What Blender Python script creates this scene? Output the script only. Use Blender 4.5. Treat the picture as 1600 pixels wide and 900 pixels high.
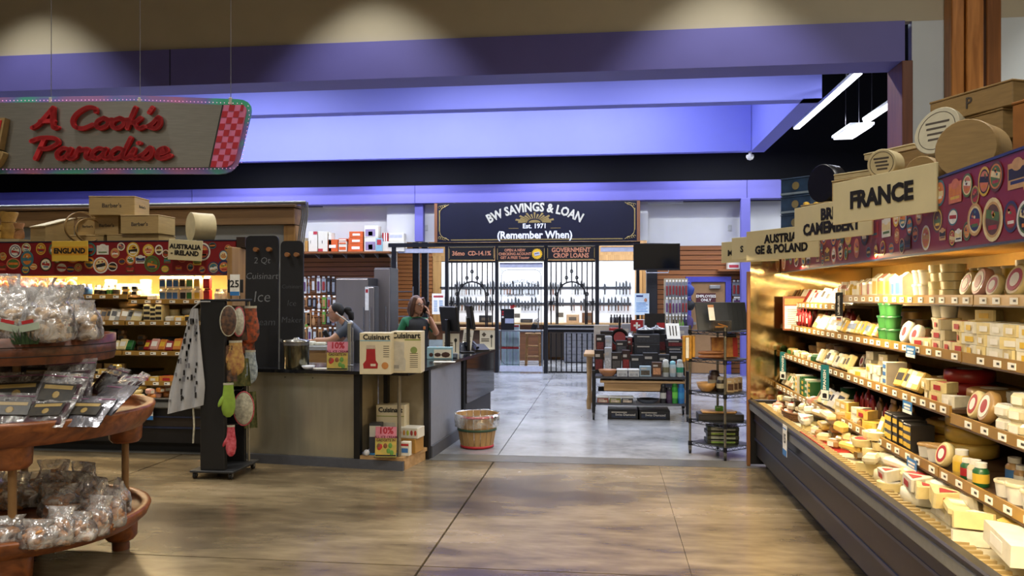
import bpy, bmesh, math, random
from mathutils import Vector, Matrix, noise as mnoise
for o in list(bpy.data.objects): bpy.data.objects.remove(o)
S = bpy.context.scene
C = S.collection
rnd = random.Random(11)
PI = math.pi
# ------------------------------------------------------------------ camera
H = 1.55                      # lens height above the floor, metres
TH = math.radians(6.88)       # the lens is turned a little left of the aisle axis (+Y)
FPX = 1244.0                  # focal length in pixels of a 1600x900 frame (28 mm equivalent)
cam_d = bpy.data.cameras.new('camera'); cam = bpy.data.objects.new('camera', cam_d); C.objects.link(cam)
cam_d.sensor_width = 36; cam_d.lens = 28.0; cam_d.shift_y = 0.0075
cam_d.clip_start = 0.05; cam_d.clip_end = 200
cam.location = (0, 0, H); cam.rotation_euler = (PI/2, 0, TH)
S.camera = cam
# ------------------------------------------------------------------ world, exposure
w = bpy.data.worlds.new('world'); S.world = w; w.use_nodes = True
w.node_tree.nodes['Background'].inputs[0].default_value = (0.55, 0.56, 0.62, 1)
w.node_tree.nodes['Background'].inputs[1].default_value = 0.05
S.view_settings.view_transform = 'Standard'; S.view_settings.look = 'None'
S.view_settings.gamma = 1; S.view_settings.use_curve_mapping = False
S.view_settings.exposure = 0.0
# ------------------------------------------------------------------ lamps of the hall, with added fill lamps
def lamp(name, kind, loc, power, col, size=None, size_y=None, aim=None, spot=None, blend=.5, spread=None):
    d = bpy.data.lights.new(name, kind); d.energy = power; d.color = col
    if kind == 'AREA':
        d.shape = 'RECTANGLE'; d.size = size; d.size_y = size_y or size
        if spread: d.spread = math.radians(spread)
    if kind == 'SPOT':
        d.spot_size = math.radians(spot); d.spot_blend = blend; d.shadow_soft_size = size or .05
    if kind == 'POINT': d.shadow_soft_size = size or .05
    o = bpy.data.objects.new(name, d); C.objects.link(o); o.location = loc
    if aim is not None:
        v = Vector(aim) - Vector(loc); o.rotation_euler = v.to_track_quat('-Z', 'Y').to_euler()
    return o
WARM = (1, .76, .42); NEUT = (1, .93, .80); COOL = (.86, .91, 1)
# front hall: unseen ceiling lamps added for ambient light
FILL_COL = (1, .95, .86)
for x, y in ((-4.5, 2), (-4.5, 5.0), (-.6, 1.2), (-.6, 4.6)):
    lamp('hall_fill_lamp', 'AREA', (x, y, 6.3), 62, FILL_COL, .6, spread=110)
lamp('hall_fill_lamp', 'AREA', (3.4, 4.6, 6.3), 120, FILL_COL, .6, spread=165)  # unseen lamp, raised in power to brighten the white pier
for x, y in ((-7, -2.5), (-2.5, -3), (2, -2.5)):
    lamp('hall_fill_lamp', 'AREA', (x, y, 6.3), 165, FILL_COL, .6, spread=150)  # unseen lamps added behind the camera as fill on upright faces
# wall washers close to the cream wall
for x in (-10.5, -6.6, -2.6, 1.2, 5.2):
    lamp('wall_washer', 'SPOT', (x, 7.6, 6.1), 330, (1, .98, .90), .05, aim=(x, 7.61, 0), spot=80, blend=.55)
# back department: linear fluorescent pendants (dark ceiling) and the light well
for x in (-8.5, -5.2, -1.6, 1.3):
    lamp('back_linear_lamp', 'AREA', (x, 9.9, 4.75), 85, COOL, 2.2, .12)
for x in (-9, -6, -3, 0):
    lamp('back_linear_lamp', 'AREA', (x, 13.0, 5.55), 150, COOL, 2.4, .15)
    lamp('back_linear_lamp', 'AREA', (x, 13.0, 5.25), 24, COOL, 2.4, .15, aim=(x, 15.2, 4.9))
for x, y, sx_, sy_ in ((3.55, 10.6, .15, 1.6), (3.55, 14.0, .15, 1.6), (-7, 15.5, 1.6, .15), (-4, 15.5, 1.6, .15), (-1, 15.5, 1.6, .15), (2, 15.5, 1.6, .15)):
    lamp('back_linear_lamp', 'AREA', (x, y, 4.5), 62, COOL, sx_, sy_)
# knife shop: bright
for x in (-3.2, -1.2, .8):
    lamp('knife_shop_lamp', 'AREA', (x, 18.3, 3.15), 118, (.9, .95, 1), 1.6, .4)
# refrigerated cases: warm strips under each canopy
for y0, y1 in ((.8, 3.85), (3.9, 5.8), (5.9, 7.4)):
    L = y1 - y0
    lamp('case_canopy_lamp', 'AREA', (1.66, (y0+y1)/2, 1.775), 25*L, WARM, .06, L, aim=(1.90, (y0+y1)/2, .9))
    lamp('case_canopy_lamp', 'AREA', (1.66, (y0+y1)/2, 1.77), 17*L, WARM, .05, L, aim=(1.44, (y0+y1)/2, .6))
for x0, x1 in ((-9.0, -4.98), (-4.9, -3.9)):
    L = x1 - x0
    lamp('case_canopy_lamp', 'AREA', ((x0+x1)/2, 7.78, 1.775), 26*L, WARM, L, .06, aim=((x0+x1)/2, 7.98, .9))
    lamp('case_canopy_lamp', 'AREA', ((x0+x1)/2, 7.76, 1.77), 13*L, WARM, L, .05, aim=((x0+x1)/2, 7.50, .6))

# ------------------------------------------------------------------ pixel -> place helpers
ct, st = math.cos(TH), math.sin(TH)
def ray(px, py=462):
    u = (px-800)/FPX
    return Vector((-st+u*ct, ct+u*st, (462-py)/FPX))
def WY(px, py, Y):
    d = ray(px, py); t = Y/d.y; return Vector((d.x*t, Y, H+d.z*t))
def WX(px, py, X):
    d = ray(px, py); t = X/d.x; return Vector((X, d.y*t, H+d.z*t))
def WZ(px, py, Z):
    d = ray(px, py); t = (Z-H)/d.z; return Vector((d.x*t, d.y*t, Z))
def WT(px, py, t):
    d = ray(px, py); return Vector((d.x*t, d.y*t, H+d.z*t))

# ------------------------------------------------------------------ materials
MATS = {}
def M(name, col, rough=.5, metal=0, var=.10, scale=18, bump=0, emit=0, alpha=None, spec=.5, stretch=None, col2=None, coat=0, sheen=0):
    if name in MATS: return MATS[name]
    m = bpy.data.materials.new(name); m.use_nodes = True
    nt = m.node_tree; b = nt.nodes['Principled BSDF']
    if isinstance(col, str): col = hexc(col)
    c = (*col[:3], 1)
    b.inputs['Roughness'].default_value = rough; b.inputs['Metallic'].default_value = metal
    b.inputs['Specular IOR Level'].default_value = spec
    if coat: b.inputs['Coat Weight'].default_value = coat; b.inputs['Coat Roughness'].default_value = .08
    b.inputs['Base Color'].default_value = c
    if var or bump or col2:
        tc = nt.nodes.new('ShaderNodeTexCoord'); mp = nt.nodes.new('ShaderNodeMapping')
        if stretch: mp.inputs['Scale'].default_value = stretch
        nz = nt.nodes.new('ShaderNodeTexNoise'); nz.inputs['Scale'].default_value = scale; nz.inputs['Detail'].default_value = 4
        nt.links.new(tc.outputs['Object'], mp.inputs[0]); nt.links.new(mp.outputs[0], nz.inputs['Vector'])
        mx = nt.nodes.new('ShaderNodeMix'); mx.data_type = 'RGBA'
        rp = nt.nodes.new('ShaderNodeMapRange'); rp.inputs[1].default_value = .32; rp.inputs[2].default_value = .68
        nt.links.new(nz.outputs['Fac'], rp.inputs[0]); nt.links.new(rp.outputs[0], mx.inputs[0])
        if col2 is None:
            a = tuple(max(0, v*(1-var)) for v in c[:3]); d = tuple(min(1, v*(1+var)) for v in c[:3])
        else:
            a = c[:3]; d = hexc(col2) if isinstance(col2, str) else col2[:3]
        mx.inputs[6].default_value = (*a, 1); mx.inputs[7].default_value = (*d, 1)
        nt.links.new(mx.outputs[2], b.inputs['Base Color'])
        if bump:
            bp = nt.nodes.new('ShaderNodeBump'); bp.inputs['Strength'].default_value = bump; bp.inputs['Distance'].default_value = .01
            nt.links.new(nz.outputs['Fac'], bp.inputs['Height']); nt.links.new(bp.outputs[0], b.inputs['Normal'])
    if emit:
        b.inputs['Emission Color'].default_value = c; b.inputs['Emission Strength'].default_value = emit
    if alpha is not None: b.inputs['Alpha'].default_value = alpha
    MATS[name] = m; return m
def hexc(h):
    h = h.lstrip('#'); v = [int(h[i:i+2], 16)/255 for i in (0, 2, 4)]
    return tuple(x/12.92 if x <= .04045 else ((x+.055)/1.055)**2.4 for x in v)
def glassmat(name, tint=(1, 1, 1), gloss=.12, rough=.02, noise=None, lo=.05, haze=0):
    """thin sheet: mostly clear, with a reflection that grows at grazing angles"""
    if name in MATS: return MATS[name]
    m = bpy.data.materials.new(name); m.use_nodes = True; nt = m.node_tree
    nt.nodes.remove(nt.nodes['Principled BSDF']); out = nt.nodes['Material Output']
    tr = nt.nodes.new('ShaderNodeBsdfTransparent'); tr.inputs[0].default_value = (*tint, 1)
    gl = nt.nodes.new('ShaderNodeBsdfGlossy'); gl.inputs['Roughness'].default_value = rough
    lw = nt.nodes.new('ShaderNodeLayerWeight'); lw.inputs[0].default_value = gloss
    mx = nt.nodes.new('ShaderNodeMixShader')
    fac = lw.outputs['Fresnel']
    if noise:
        tc = nt.nodes.new('ShaderNodeTexCoord'); nz = nt.nodes.new('ShaderNodeTexNoise'); nz.inputs['Scale'].default_value = noise
        nz.inputs['Detail'].default_value = 3; nz.inputs['Distortion'].default_value = 1.2
        mr = nt.nodes.new('ShaderNodeMapRange'); mr.inputs[1].default_value = .42; mr.inputs[2].default_value = .72
        mr.inputs[3].default_value = lo; mr.inputs[4].default_value = .62
        nt.links.new(tc.outputs['Object'], nz.inputs['Vector']); nt.links.new(nz.outputs['Fac'], mr.inputs[0])
        ad = nt.nodes.new('ShaderNodeMath'); ad.operation = 'MAXIMUM'; nt.links.new(mr.outputs[0], ad.inputs[0]); nt.links.new(fac, ad.inputs[1]); fac = ad.outputs[0]
        bp = nt.nodes.new('ShaderNodeBump'); bp.inputs['Strength'].default_value = .8; bp.inputs['Distance'].default_value = .02
        nt.links.new(nz.outputs['Fac'], bp.inputs['Height']); nt.links.new(bp.outputs[0], gl.inputs['Normal'])
    nt.links.new(fac, mx.inputs[0]); nt.links.new(tr.outputs[0], mx.inputs[1]); nt.links.new(gl.outputs[0], mx.inputs[2])
    res = mx.outputs[0]
    if haze:
        df = nt.nodes.new('ShaderNodeBsdfDiffuse'); df.inputs[0].default_value = (.8, .8, .8, 1); m3 = nt.nodes.new('ShaderNodeMixShader'); m3.inputs[0].default_value = haze
        if noise:
            mr2 = nt.nodes.new('ShaderNodeMapRange'); mr2.inputs[1].default_value = .38; mr2.inputs[2].default_value = .70; mr2.inputs[3].default_value = haze*.25; mr2.inputs[4].default_value = min(.9, haze*2.2)
            nt.links.new(nz.outputs['Fac'], mr2.inputs[0]); nt.links.new(mr2.outputs[0], m3.inputs[0])
        nt.links.new(res, m3.inputs[1]); nt.links.new(df.outputs[0], m3.inputs[2]); res = m3.outputs[0]
    nt.links.new(res, out.inputs[0]); MATS[name] = m; return m
def woodmat(name, c1, c2, rough=.45, axis='X', scale=3.0, knots=False):
    if name in MATS: return MATS[name]
    m = bpy.data.materials.new(name); m.use_nodes = True; nt = m.node_tree; b = nt.nodes['Principled BSDF']
    tc = nt.nodes.new('ShaderNodeTexCoord'); mp = nt.nodes.new('ShaderNodeMapping')
    mp.inputs['Scale'].default_value = {'X': (.6, 9, 9), 'Y': (9, .6, 9), 'Z': (9, 9, .6)}[axis]
    nz = nt.nodes.new('ShaderNodeTexNoise'); nz.inputs['Scale'].default_value = scale; nz.inputs['Detail'].default_value = 6; nz.inputs['Distortion'].default_value = .6
    nt.links.new(tc.outputs['Object'], mp.inputs[0]); nt.links.new(mp.outputs[0], nz.inputs['Vector'])
    cr = nt.nodes.new('ShaderNodeValToRGB'); e = cr.color_ramp.elements
    e[0].position = .32; e[0].color = (*hexc(c1), 1); e[1].position = .68; e[1].color = (*hexc(c2), 1)
    nt.links.new(nz.outputs['Fac'], cr.inputs[0]); nt.links.new(cr.outputs[0], b.inputs['Base Color'])
    b.inputs['Roughness'].default_value = rough
    bp = nt.nodes.new('ShaderNodeBump'); bp.inputs['Strength'].default_value = .15; nt.links.new(nz.outputs['Fac'], bp.inputs['Height']); nt.links.new(bp.outputs[0], b.inputs['Normal'])
    MATS[name] = m; return m

# ------------------------------------------------------------------ mesh builder
class MB:
    def __init__(s): s.v = []; s.f = []; s.mi = []; s.sm = []; s.cur = 0; s.xf = None
    def _add(s, vs, fs, smooth=False):
        b = len(s.v)
        if s.xf is not None: vs = [s.xf @ Vector(p) for p in vs]
        s.v += [tuple(p) for p in vs]
        for f in fs: s.f.append(tuple(i+b for i in f)); s.mi.append(s.cur); s.sm.append(smooth)
        return s
    def m(s, i): s.cur = i; return s
    def t(s, mat): s.xf = mat; return s
    def box(s, x0, x1, y0, y1, z0, z1, r=0):
        if r > 0: return s.rbox(x0, x1, y0, y1, z0, z1, r)
        vs = [(x, y, z) for z in (z0, z1) for y in (y0, y1) for x in (x0, x1)]
        return s._add(vs, [(0, 2, 3, 1), (4, 5, 7, 6), (0, 1, 5, 4), (2, 6, 7, 3), (0, 4, 6, 2), (1, 3, 7, 5)])
    def rbox(s, x0, x1, y0, y1, z0, z1, r):
        """box with chamfered edges"""
        r = min(r, (x1-x0)*.49, (y1-y0)*.49, (z1-z0)*.49)
        bm = bmesh.new(); bmesh.ops.create_cube(bm, size=1)
        for v in bm.verts: v.co = ((x0+x1)/2+v.co.x*(x1-x0), (y0+y1)/2+v.co.y*(y1-y0), (z0+z1)/2+v.co.z*(z1-z0))
        bmesh.ops.bevel(bm, geom=bm.edges[:], offset=r, segments=1, profile=.5, affect='EDGES')
        bm.verts.ensure_lookup_table(); bm.verts.index_update()
        s._add([v.co.copy() for v in bm.verts], [[v.index for v in f.verts] for f in bm.faces]); bm.free(); return s
    def cyl(s, p0, p1, r0, r1=None, n=12, caps=True, smooth=True):
        r1 = r0 if r1 is None else r1
        p0 = Vector(p0); p1 = Vector(p1); d = (p1-p0).normalized()
        a = d.orthogonal().normalized(); b = d.cross(a)
        vs = [p0+(a*math.cos(k*2*PI/n)+b*math.sin(k*2*PI/n))*r0 for k in range(n)] + [p1+(a*math.cos(k*2*PI/n)+b*math.sin(k*2*PI/n))*r1 for k in range(n)]
        s._add(vs, [(k, (k+1) % n, n+(k+1) % n, n+k) for k in range(n)], smooth)
        if caps:
            q = s.xf; s._add([p for p in vs[:n]], [tuple(reversed(range(n)))]); s._add([p for p in vs[n:]], [tuple(range(n))])
        return s
    def lathe(s, prof, n=24, c=(0, 0, 0), smooth=True, sx=1, sy=1, cap=True):
        vs = []; 
        for r, z in prof: vs += [(c[0]+r*math.cos(k*2*PI/n)*sx, c[1]+r*math.sin(k*2*PI/n)*sy, c[2]+z) for k in range(n)]
        fs = []
        for j in range(len(prof)-1):
            for k in range(n): fs.append((j*n+k, j*n+(k+1) % n, (j+1)*n+(k+1) % n, (j+1)*n+k))
        s._add(vs, fs, smooth)
        if not cap: return s
        if prof[0][0] > 1e-6: s._add(vs[:n], [tuple(reversed(range(n)))])
        if prof[-1][0] > 1e-6: s._add(vs[-n:], [tuple(range(n))])
        return s
    def prism(s, poly, z0, z1):
        """poly in XY extruded in Z (counter-clockwise)"""
        n = len(poly); vs = [(x, y, z0) for x, y in poly]+[(x, y, z1) for x, y in poly]
        return s._add(vs, [tuple(reversed(range(n))), tuple(range(n, 2*n))]+[(k, (k+1) % n, n+(k+1) % n, n+k) for k in range(n)])
    def tube(s, pts, r, n=6, closed=False):
        pts = [Vector(p) for p in pts]; N = len(pts); vs = []; up = None
        for i, p in enumerate(pts):
            a = pts[i-1] if (i > 0 or closed) else p; b = pts[(i+1) % N] if (i < N-1 or closed) else p
            d = (b-a).normalized()
            if up is None: up = d.orthogonal().normalized()
            up = (up-d*up.dot(d)).normalized(); q = d.cross(up)
            rr = r[i] if isinstance(r, (list, tuple)) else r
            vs += [p+(up*math.cos(k*2*PI/n)+q*math.sin(k*2*PI/n))*rr for k in range(n)]
        fs = []
        for i in range(N if closed else N-1):
            j = (i+1) % N
            for k in range(n): fs.append((i*n+k, i*n+(k+1) % n, j*n+(k+1) % n, j*n+k))
        s._add(vs, fs, True)
        if not closed: s._add(vs[:n], [tuple(reversed(range(n)))]); s._add(vs[-n:], [tuple(range(n))])
        return s
    def ell(s, c, rx, ry, rz, nu=12, nv=8, rot=None):
        vs = []; fs = []; c = Vector(c)
        for j in range(nv+1):
            ph = -PI/2+PI*j/nv
            for k in range(nu):
                p = Vector((rx*math.cos(ph)*math.cos(2*PI*k/nu), ry*math.cos(ph)*math.sin(2*PI*k/nu), rz*math.sin(ph)))
                if rot is not None: p = rot @ p
                vs.append(c+p)
        for j in range(nv):
            for k in range(nu): fs.append((j*nu+k, j*nu+(k+1) % nu, (j+1)*nu+(k+1) % nu, (j+1)*nu+k))
        return s._add(vs, fs, True)
    def quad(s, a, b, c, d): return s._add([a, b, c, d], [(0, 1, 2, 3)])
    def jitter(s, amt, freq=3., seed=0):
        for i, p in enumerate(s.v):
            q = mnoise.noise_vector(Vector(p)*freq+Vector((seed*7.3, seed*3.1, seed)))
            s.v[i] = tuple(Vector(p)+q*amt)
        return s
    def mesh(s, name, mats):
        me = bpy.data.meshes.new(name); me.from_pydata(s.v, [], s.f)
        for m in (mats if isinstance(mats, (list, tuple)) else [mats]): me.materials.append(m)
        me.polygons.foreach_set('material_index', s.mi); me.polygons.foreach_set('use_smooth', s.sm)
        me.update(); return me
    def build(s, name, mats, parent=None, loc=(0, 0, 0), rotz=0, rot=None):
        return put(name, s.mesh(name, mats), parent, loc, rotz, rot)
def put(name, me, parent=None, loc=(0, 0, 0), rotz=0, rot=None, scale=None):
    o = bpy.data.objects.new(name, me); C.objects.link(o); o.location = loc
    o.rotation_euler = rot if rot is not None else (0, 0, rotz)
    if scale: o.scale = scale
    if parent is not None: o.parent = parent
    return o
SERIES = {}
def tag(o, label, cat, group=None):
    o['label'] = label; o['category'] = cat
    if group: o['group'] = group
    if '{n}' in label: SERIES.setdefault(label, []).append(o)
    return o
def thing(name, label, cat, loc=(0, 0, 0), rotz=0, group=None):
    o = bpy.data.objects.new(name, None); C.objects.link(o); o.empty_display_size = .1
    o.location = loc; o.rotation_euler = (0, 0, rotz); return tag(o, label, cat, group)
def struct(o): o['kind'] = 'structure'; return o
def stuff(o): o['kind'] = 'stuff'; return o
_ones = 'zeroth first second third fourth fifth sixth seventh eighth ninth tenth eleventh twelfth thirteenth fourteenth fifteenth sixteenth seventeenth eighteenth nineteenth'.split()
_tens = ['', '', 'twenty', 'thirty', 'forty', 'fifty', 'sixty', 'seventy', 'eighty', 'ninety']
def ordinal(n):
    if n < 20: return _ones[n]
    a, b = divmod(n, 10)
    if n >= 100: return f'{n}th'
    return _tens[a]+'-'+_ones[b] if b else _tens[a][:-1]+'ieth'
def finish_labels(camspace=True):
    """things that look alike are told apart by counting them along their row, from the left of the picture"""
    for lab, os_ in SERIES.items():
        def key(o):
            p = o.location; u = (p.x*ct+p.y*st)/max(.1, -p.x*st+p.y*ct); return (round(u, 4), p.z)
        os_.sort(key=key)
        for i, o in enumerate(os_): o['label'] = lab.replace('{n}', ordinal(i+1))
# ------------------------------------------------------------------ lettering
def textmesh(s, size=1, bold=0., shear=0., extrude=.002, align='CENTER', space=1., xs=1., font=None, lead=1.):
    cu = bpy.data.curves.new('lettering', 'FONT'); cu.body = s; cu.size = size; cu.offset = bold*size; cu.shear = shear
    cu.extrude = extrude; cu.align_x = align; cu.align_y = 'CENTER'; cu.space_character = space; cu.space_line = lead; cu.resolution_u = 2
    o = bpy.data.objects.new('lettering', cu); me = bpy.data.meshes.new_from_object(o)
    bpy.data.objects.remove(o); bpy.data.curves.remove(cu)
    if xs != 1:
        for v in me.vertices: v.co.x *= xs
    return me
def text(s, size, mat, parent, loc, rot=(PI/2, 0, 0), name='lettering', **k):
    me = textmesh(s, size, **k); me.materials.clear(); me.materials.append(mat)
    return put(name, me, parent, loc, rot=rot)
def arctext(s, size, mat, parent, loc, radius, rot=(PI/2, 0, 0), grow=0, name='lettering', **k):
    me = textmesh(s, size, **k); me.materials.clear(); me.materials.append(mat)
    for v in me.vertices:
        a = v.co.x/radius; r = radius+v.co.y*(1+grow*abs(a)); v.co.x = r*math.sin(a); v.co.y = r*math.cos(a)-radius
    return put(name, me, parent, loc, rot=rot)
def crom(pts, k=5):
    P = [Vector((*p, 0)) for p in pts]; out = []
    for i in range(len(P)-1):
        p0 = P[max(0, i-1)]; p1 = P[i]; p2 = P[i+1]; p3 = P[min(len(P)-1, i+2)]
        for j in range(k):
            t = j/k; out.append(.5*((2*p1)+(-p0+p2)*t+(2*p0-5*p1+4*p2-p3)*t*t+(-p0+3*p1-3*p2+p3)*t**3))
    out.append(P[-1]); return [(p.x, p.y) for p in out]
GLY = {
 'A': (.86, [[(-.06, .02), (.14, .22), (.5, .98)], [(.5, 1.0), (.56, .5), (.66, .04), (.8, .04)], [(.16, .34), (.62, .36)]]),
 'C': (.84, [[(.78, .80), (.72, .97), (.46, 1.), (.16, .72), (.06, .36), (.2, .06), (.48, .0), (.78, .18)]]),
 'o': (.54, [[(.28, .5), (.08, .36), (.06, .12), (.22, 0), (.42, .14), (.42, .4), (.26, .5), (.4, .4), (.58, .42)]]),
 'k': (.62, [[(.05, 0), (.1, .5), (.18, 1.0)], [(.12, .26), (.28, .3), (.44, .5)], [(.24, .3), (.42, 0), (.62, .08)]]),
 "'": (.14, [[(.14, 1.0), (.06, .76)]]),
 's': (.46, [[(-.04, .08), (.12, .24), (.28, .54), (.36, .22), (.24, .0), (.02, .06)]]),
 'P': (.74, [[(.16, .0), (.3, .92)], [(-.08, .84), (.2, 1.0), (.62, .98), (.74, .74), (.5, .5), (.24, .48)]]),
 'a': (.58, [[(.42, .42), (.2, .5), (.05, .26), (.14, 0), (.34, .12), (.44, .46)], [(.44, .48), (.4, .12), (.5, .0), (.64, .12)]]),
 'r': (.5, [[(.02, .1), (.12, .5), (.16, .4), (.38, .46), (.36, .14), (.46, .0), (.56, .1)]]),
 'd': (.6, [[(.42, .42), (.2, .5), (.05, .26), (.14, 0), (.34, .12), (.44, .46)], [(.54, 1.0), (.44, .4), (.42, .1), (.52, 0), (.66, .12)]]),
 'i': (.32, [[(.0, .1), (.12, .48), (.1, .12), (.2, 0), (.36, .12)], [(.2, .74), (.25, .76)]]),
 'e': (.48, [[(.06, .2), (.34, .34), (.28, .52), (.1, .4), (.08, .1), (.24, 0), (.5, .16)]]),
 ' ': (.34, [])}
def script(s, size, x0, z0, y0, y1, w, xs, mat, par, shear=.22):
    """brush lettering as thick ribbons in the XZ plane"""
    x = x0; n = 8
    for ch in s:
        adv, strokes = GLY[ch]; mb = MB()
        for stv in strokes:
            P = crom(stv) if len(stv) > 2 else stv
            P = [(x+(a*xs+b*shear)*size, z0+b*size) for a, b in P]; hw = w*size/2
            for i in range(len(P)):
                a = P[i]; mb._add([(a[0]+hw*math.cos(k*2*PI/n), y, a[1]+hw*math.sin(k*2*PI/n)*1.0) for y in (y0, y1) for k in range(n)],
                    [tuple(range(n)), tuple(range(2*n-1, n-1, -1))]+[(k, n+k, n+(k+1) % n, (k+1) % n) for k in range(n)])
                if i:
                    b = P[i-1]; d = Vector((a[0]-b[0], a[1]-b[1])); 
                    if d.length < 1e-6: continue
                    d.normalize(); q = (-d[1]*hw, d[0]*hw)
                    c4 = [(b[0]-q[0], b[1]-q[1]), (a[0]-q[0], a[1]-q[1]), (a[0]+q[0], a[1]+q[1]), (b[0]+q[0], b[1]+q[1])]
                    mb._add([(u, y, v) for y in (y0, y1) for u, v in c4], [(0, 1, 2, 3), (7, 6, 5, 4), (0, 4, 5, 1), (1, 5, 6, 2), (2, 6, 7, 3), (3, 7, 4, 0)])
        if mb.v: mb.build('script_letter', mat, par)
        x += adv*size*xs
def rz(a): return Matrix.Rotation(a, 4, 'Z')
def tr(x, y, z): return Matrix.Translation((x, y, z))
# ================================================================== SETTING
def floormat(name, cols, rough, scale, spread=(.3, .72), stretch=(1, 1, 1)):
    m = bpy.data.materials.new(name); m.use_nodes = True; nt = m.node_tree; b = nt.nodes['Principled BSDF']
    ge = nt.nodes.new('ShaderNodeNewGeometry'); mp = nt.nodes.new('ShaderNodeMapping'); mp.inputs['Scale'].default_value = stretch
    nt.links.new(ge.outputs['Position'], mp.inputs[0])
    n1 = nt.nodes.new('ShaderNodeTexNoise'); n1.inputs['Scale'].default_value = scale; n1.inputs['Detail'].default_value = 9; n1.inputs['Roughness'].default_value = .60; n1.inputs['Distortion'].default_value = .25
    n2 = nt.nodes.new('ShaderNodeTexNoise'); n2.inputs['Scale'].default_value = scale*7; n2.inputs['Detail'].default_value = 4
    nt.links.new(mp.outputs[0], n1.inputs['Vector']); nt.links.new(mp.outputs[0], n2.inputs['Vector'])
    ad = nt.nodes.new('ShaderNodeMath'); ad.operation = 'MULTIPLY_ADD'; ad.inputs[1].default_value = .28; nt.links.new(n2.outputs['Fac'], ad.inputs[0]); 
    sb = nt.nodes.new('ShaderNodeMath'); sb.operation = 'SUBTRACT'; sb.inputs[1].default_value = .14; nt.links.new(n1.outputs['Fac'], sb.inputs[0]); nt.links.new(sb.outputs[0], ad.inputs[2])
    cr = nt.nodes.new('ShaderNodeValToRGB'); e = cr.color_ramp.elements
    e[0].position = spread[0]; e[1].position = spread[1]
    e[0].color = (*hexc(cols[0]), 1); e[1].color = (*hexc(cols[-1]), 1)
    for i, c in enumerate(cols[1:-1]):
        q = e.new(spread[0]+(spread[1]-spread[0])*(i+1)/(len(cols)-1)); q.color = (*hexc(c), 1)
    nt.links.new(ad.outputs[0], cr.inputs[0]); nt.links.new(cr.outputs[0], b.inputs['Base Color'])
    mr = nt.nodes.new('ShaderNodeMapRange'); mr.inputs[3].default_value = rough*.75; mr.inputs[4].default_value = rough*1.3
    nt.links.new(n1.outputs['Fac'], mr.inputs[0]); nt.links.new(mr.outputs[0], b.inputs['Roughness'])
    MATS[name] = m; return m
F1 = floormat('stained_concrete', ['#3b3327', '#584c3a', '#786a52', '#8f7f66'], .25, .9, (.30, .70), (.55, 1.5, 1))
F2 = floormat('polished_grey_concrete', ['#6d6f74', '#8c8e94', '#a2a4aa'], .20, 1.4)
JO = M('joint_dark', '#26221c', .8)
fl = struct(MB().box(-13, 6, -5, 7.36, -.12, -.02).build('floor', JO))
xs_ = [-13, -7.2, -4.13, -1.06, .46, 3.5, 6]; ys_ = [-5, -1.6, 1.45, 4.47, 7.36]
for i in range(len(xs_)-1):
    for j in range(len(ys_)-1):
        g = .007; gx0 = g; gx1 = g
        if xs_[i] == .46: gx0 = .0015
        if xs_[i+1] == .46: gx1 = .0015
        MB().box(xs_[i]+gx0, xs_[i+1]-gx1, ys_[j]+g*.7, ys_[j+1]-g*.7, -.05, 0).build('slab', F1, fl)
fb = struct(MB().box(-14, 8, 7.36, 22, -.12, -.02).build('floor_back', JO))
MB().box(-14, 8, 7.37, 7.66, -.05, 0).build('threshold_strip', floormat('dark_threshold', ['#4b4a48', '#5d5b57', '#6a675f'], .3, 2), fb)
xb = [-14, -7.2, -4.13, -1.06, 2.0, 5.1, 8]; yb = [7.67, 10.7, 13.8, 16.6, 22]
for i in range(len(xb)-1):
    for j in range(len(yb)-1): MB().box(xb[i]+.004, xb[i+1]-.004, yb[j]+.004, yb[j+1]-.004, -.05, 0).build('slab', F2, fb)

CREAM = M('cream_paint', '#b3aa95', .75, var=.03, scale=3)
PURP = M('purple_paint', '#605da8', .55, var=.03, scale=3)
LAV = M('lavender_paint', '#7b80da', .6, var=.02, scale=2)
WHITE = M('white_wall_paint', '#cfcfcc', .7, var=.02, scale=3)
PALE = M('pale_wall_paint', '#a9abab', .7, var=.02, scale=3)
DARK = M('black_ceiling_paint', '#08080b', .9, var=.1)
PINE = woodmat('knotty_pine', '#9c6128', '#c98744', .4, 'Z', 2.2)
BOARD = woodmat('cornice_wood', '#7d5f40', '#95734e', .5, 'X', 2.0)
SLAT = woodmat('slatwall_wood', '#7a4a26', '#935c31', .45, 'X', 2.0)
OAK = woodmat('oak_trim', '#8f6a3c', '#ab8350', .5, 'Z', 2.0)
# front hall shell
struct(MB().box(-13.2, 6.2, 8.62, 8.72, 4.372, 6.7).build('wall_upper', CREAM))
hd = struct(MB().box(-13.2, 3.02, 8.585, 9.0, 3.955, 4.37).build('trim_1', PURP))
MB().box(-4.985, -4.975, 8.58, 8.586, 3.956, 4.369).build('panel_seam', M('seam_dark', '#2a2850', .8), hd)
struct(MB().box(-13.2, 6.2, -5, 8.72, 6.7, 6.8).build('ceiling', M('front_ceiling_paint', '#5d574c', .8)))
struct(MB().box(-13.3, -13.2, -5, 8.7, -.05, 6.7).build('wall_left', CREAM))
struct(MB().box(6.2, 6.3, -5, 8.7, -.05, 6.7).build('wall_right', CREAM))
struct(MB().box(-13.3, 6.3, -5.1, -5, -.05, 6.7).build('wall_rear', CREAM))
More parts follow.
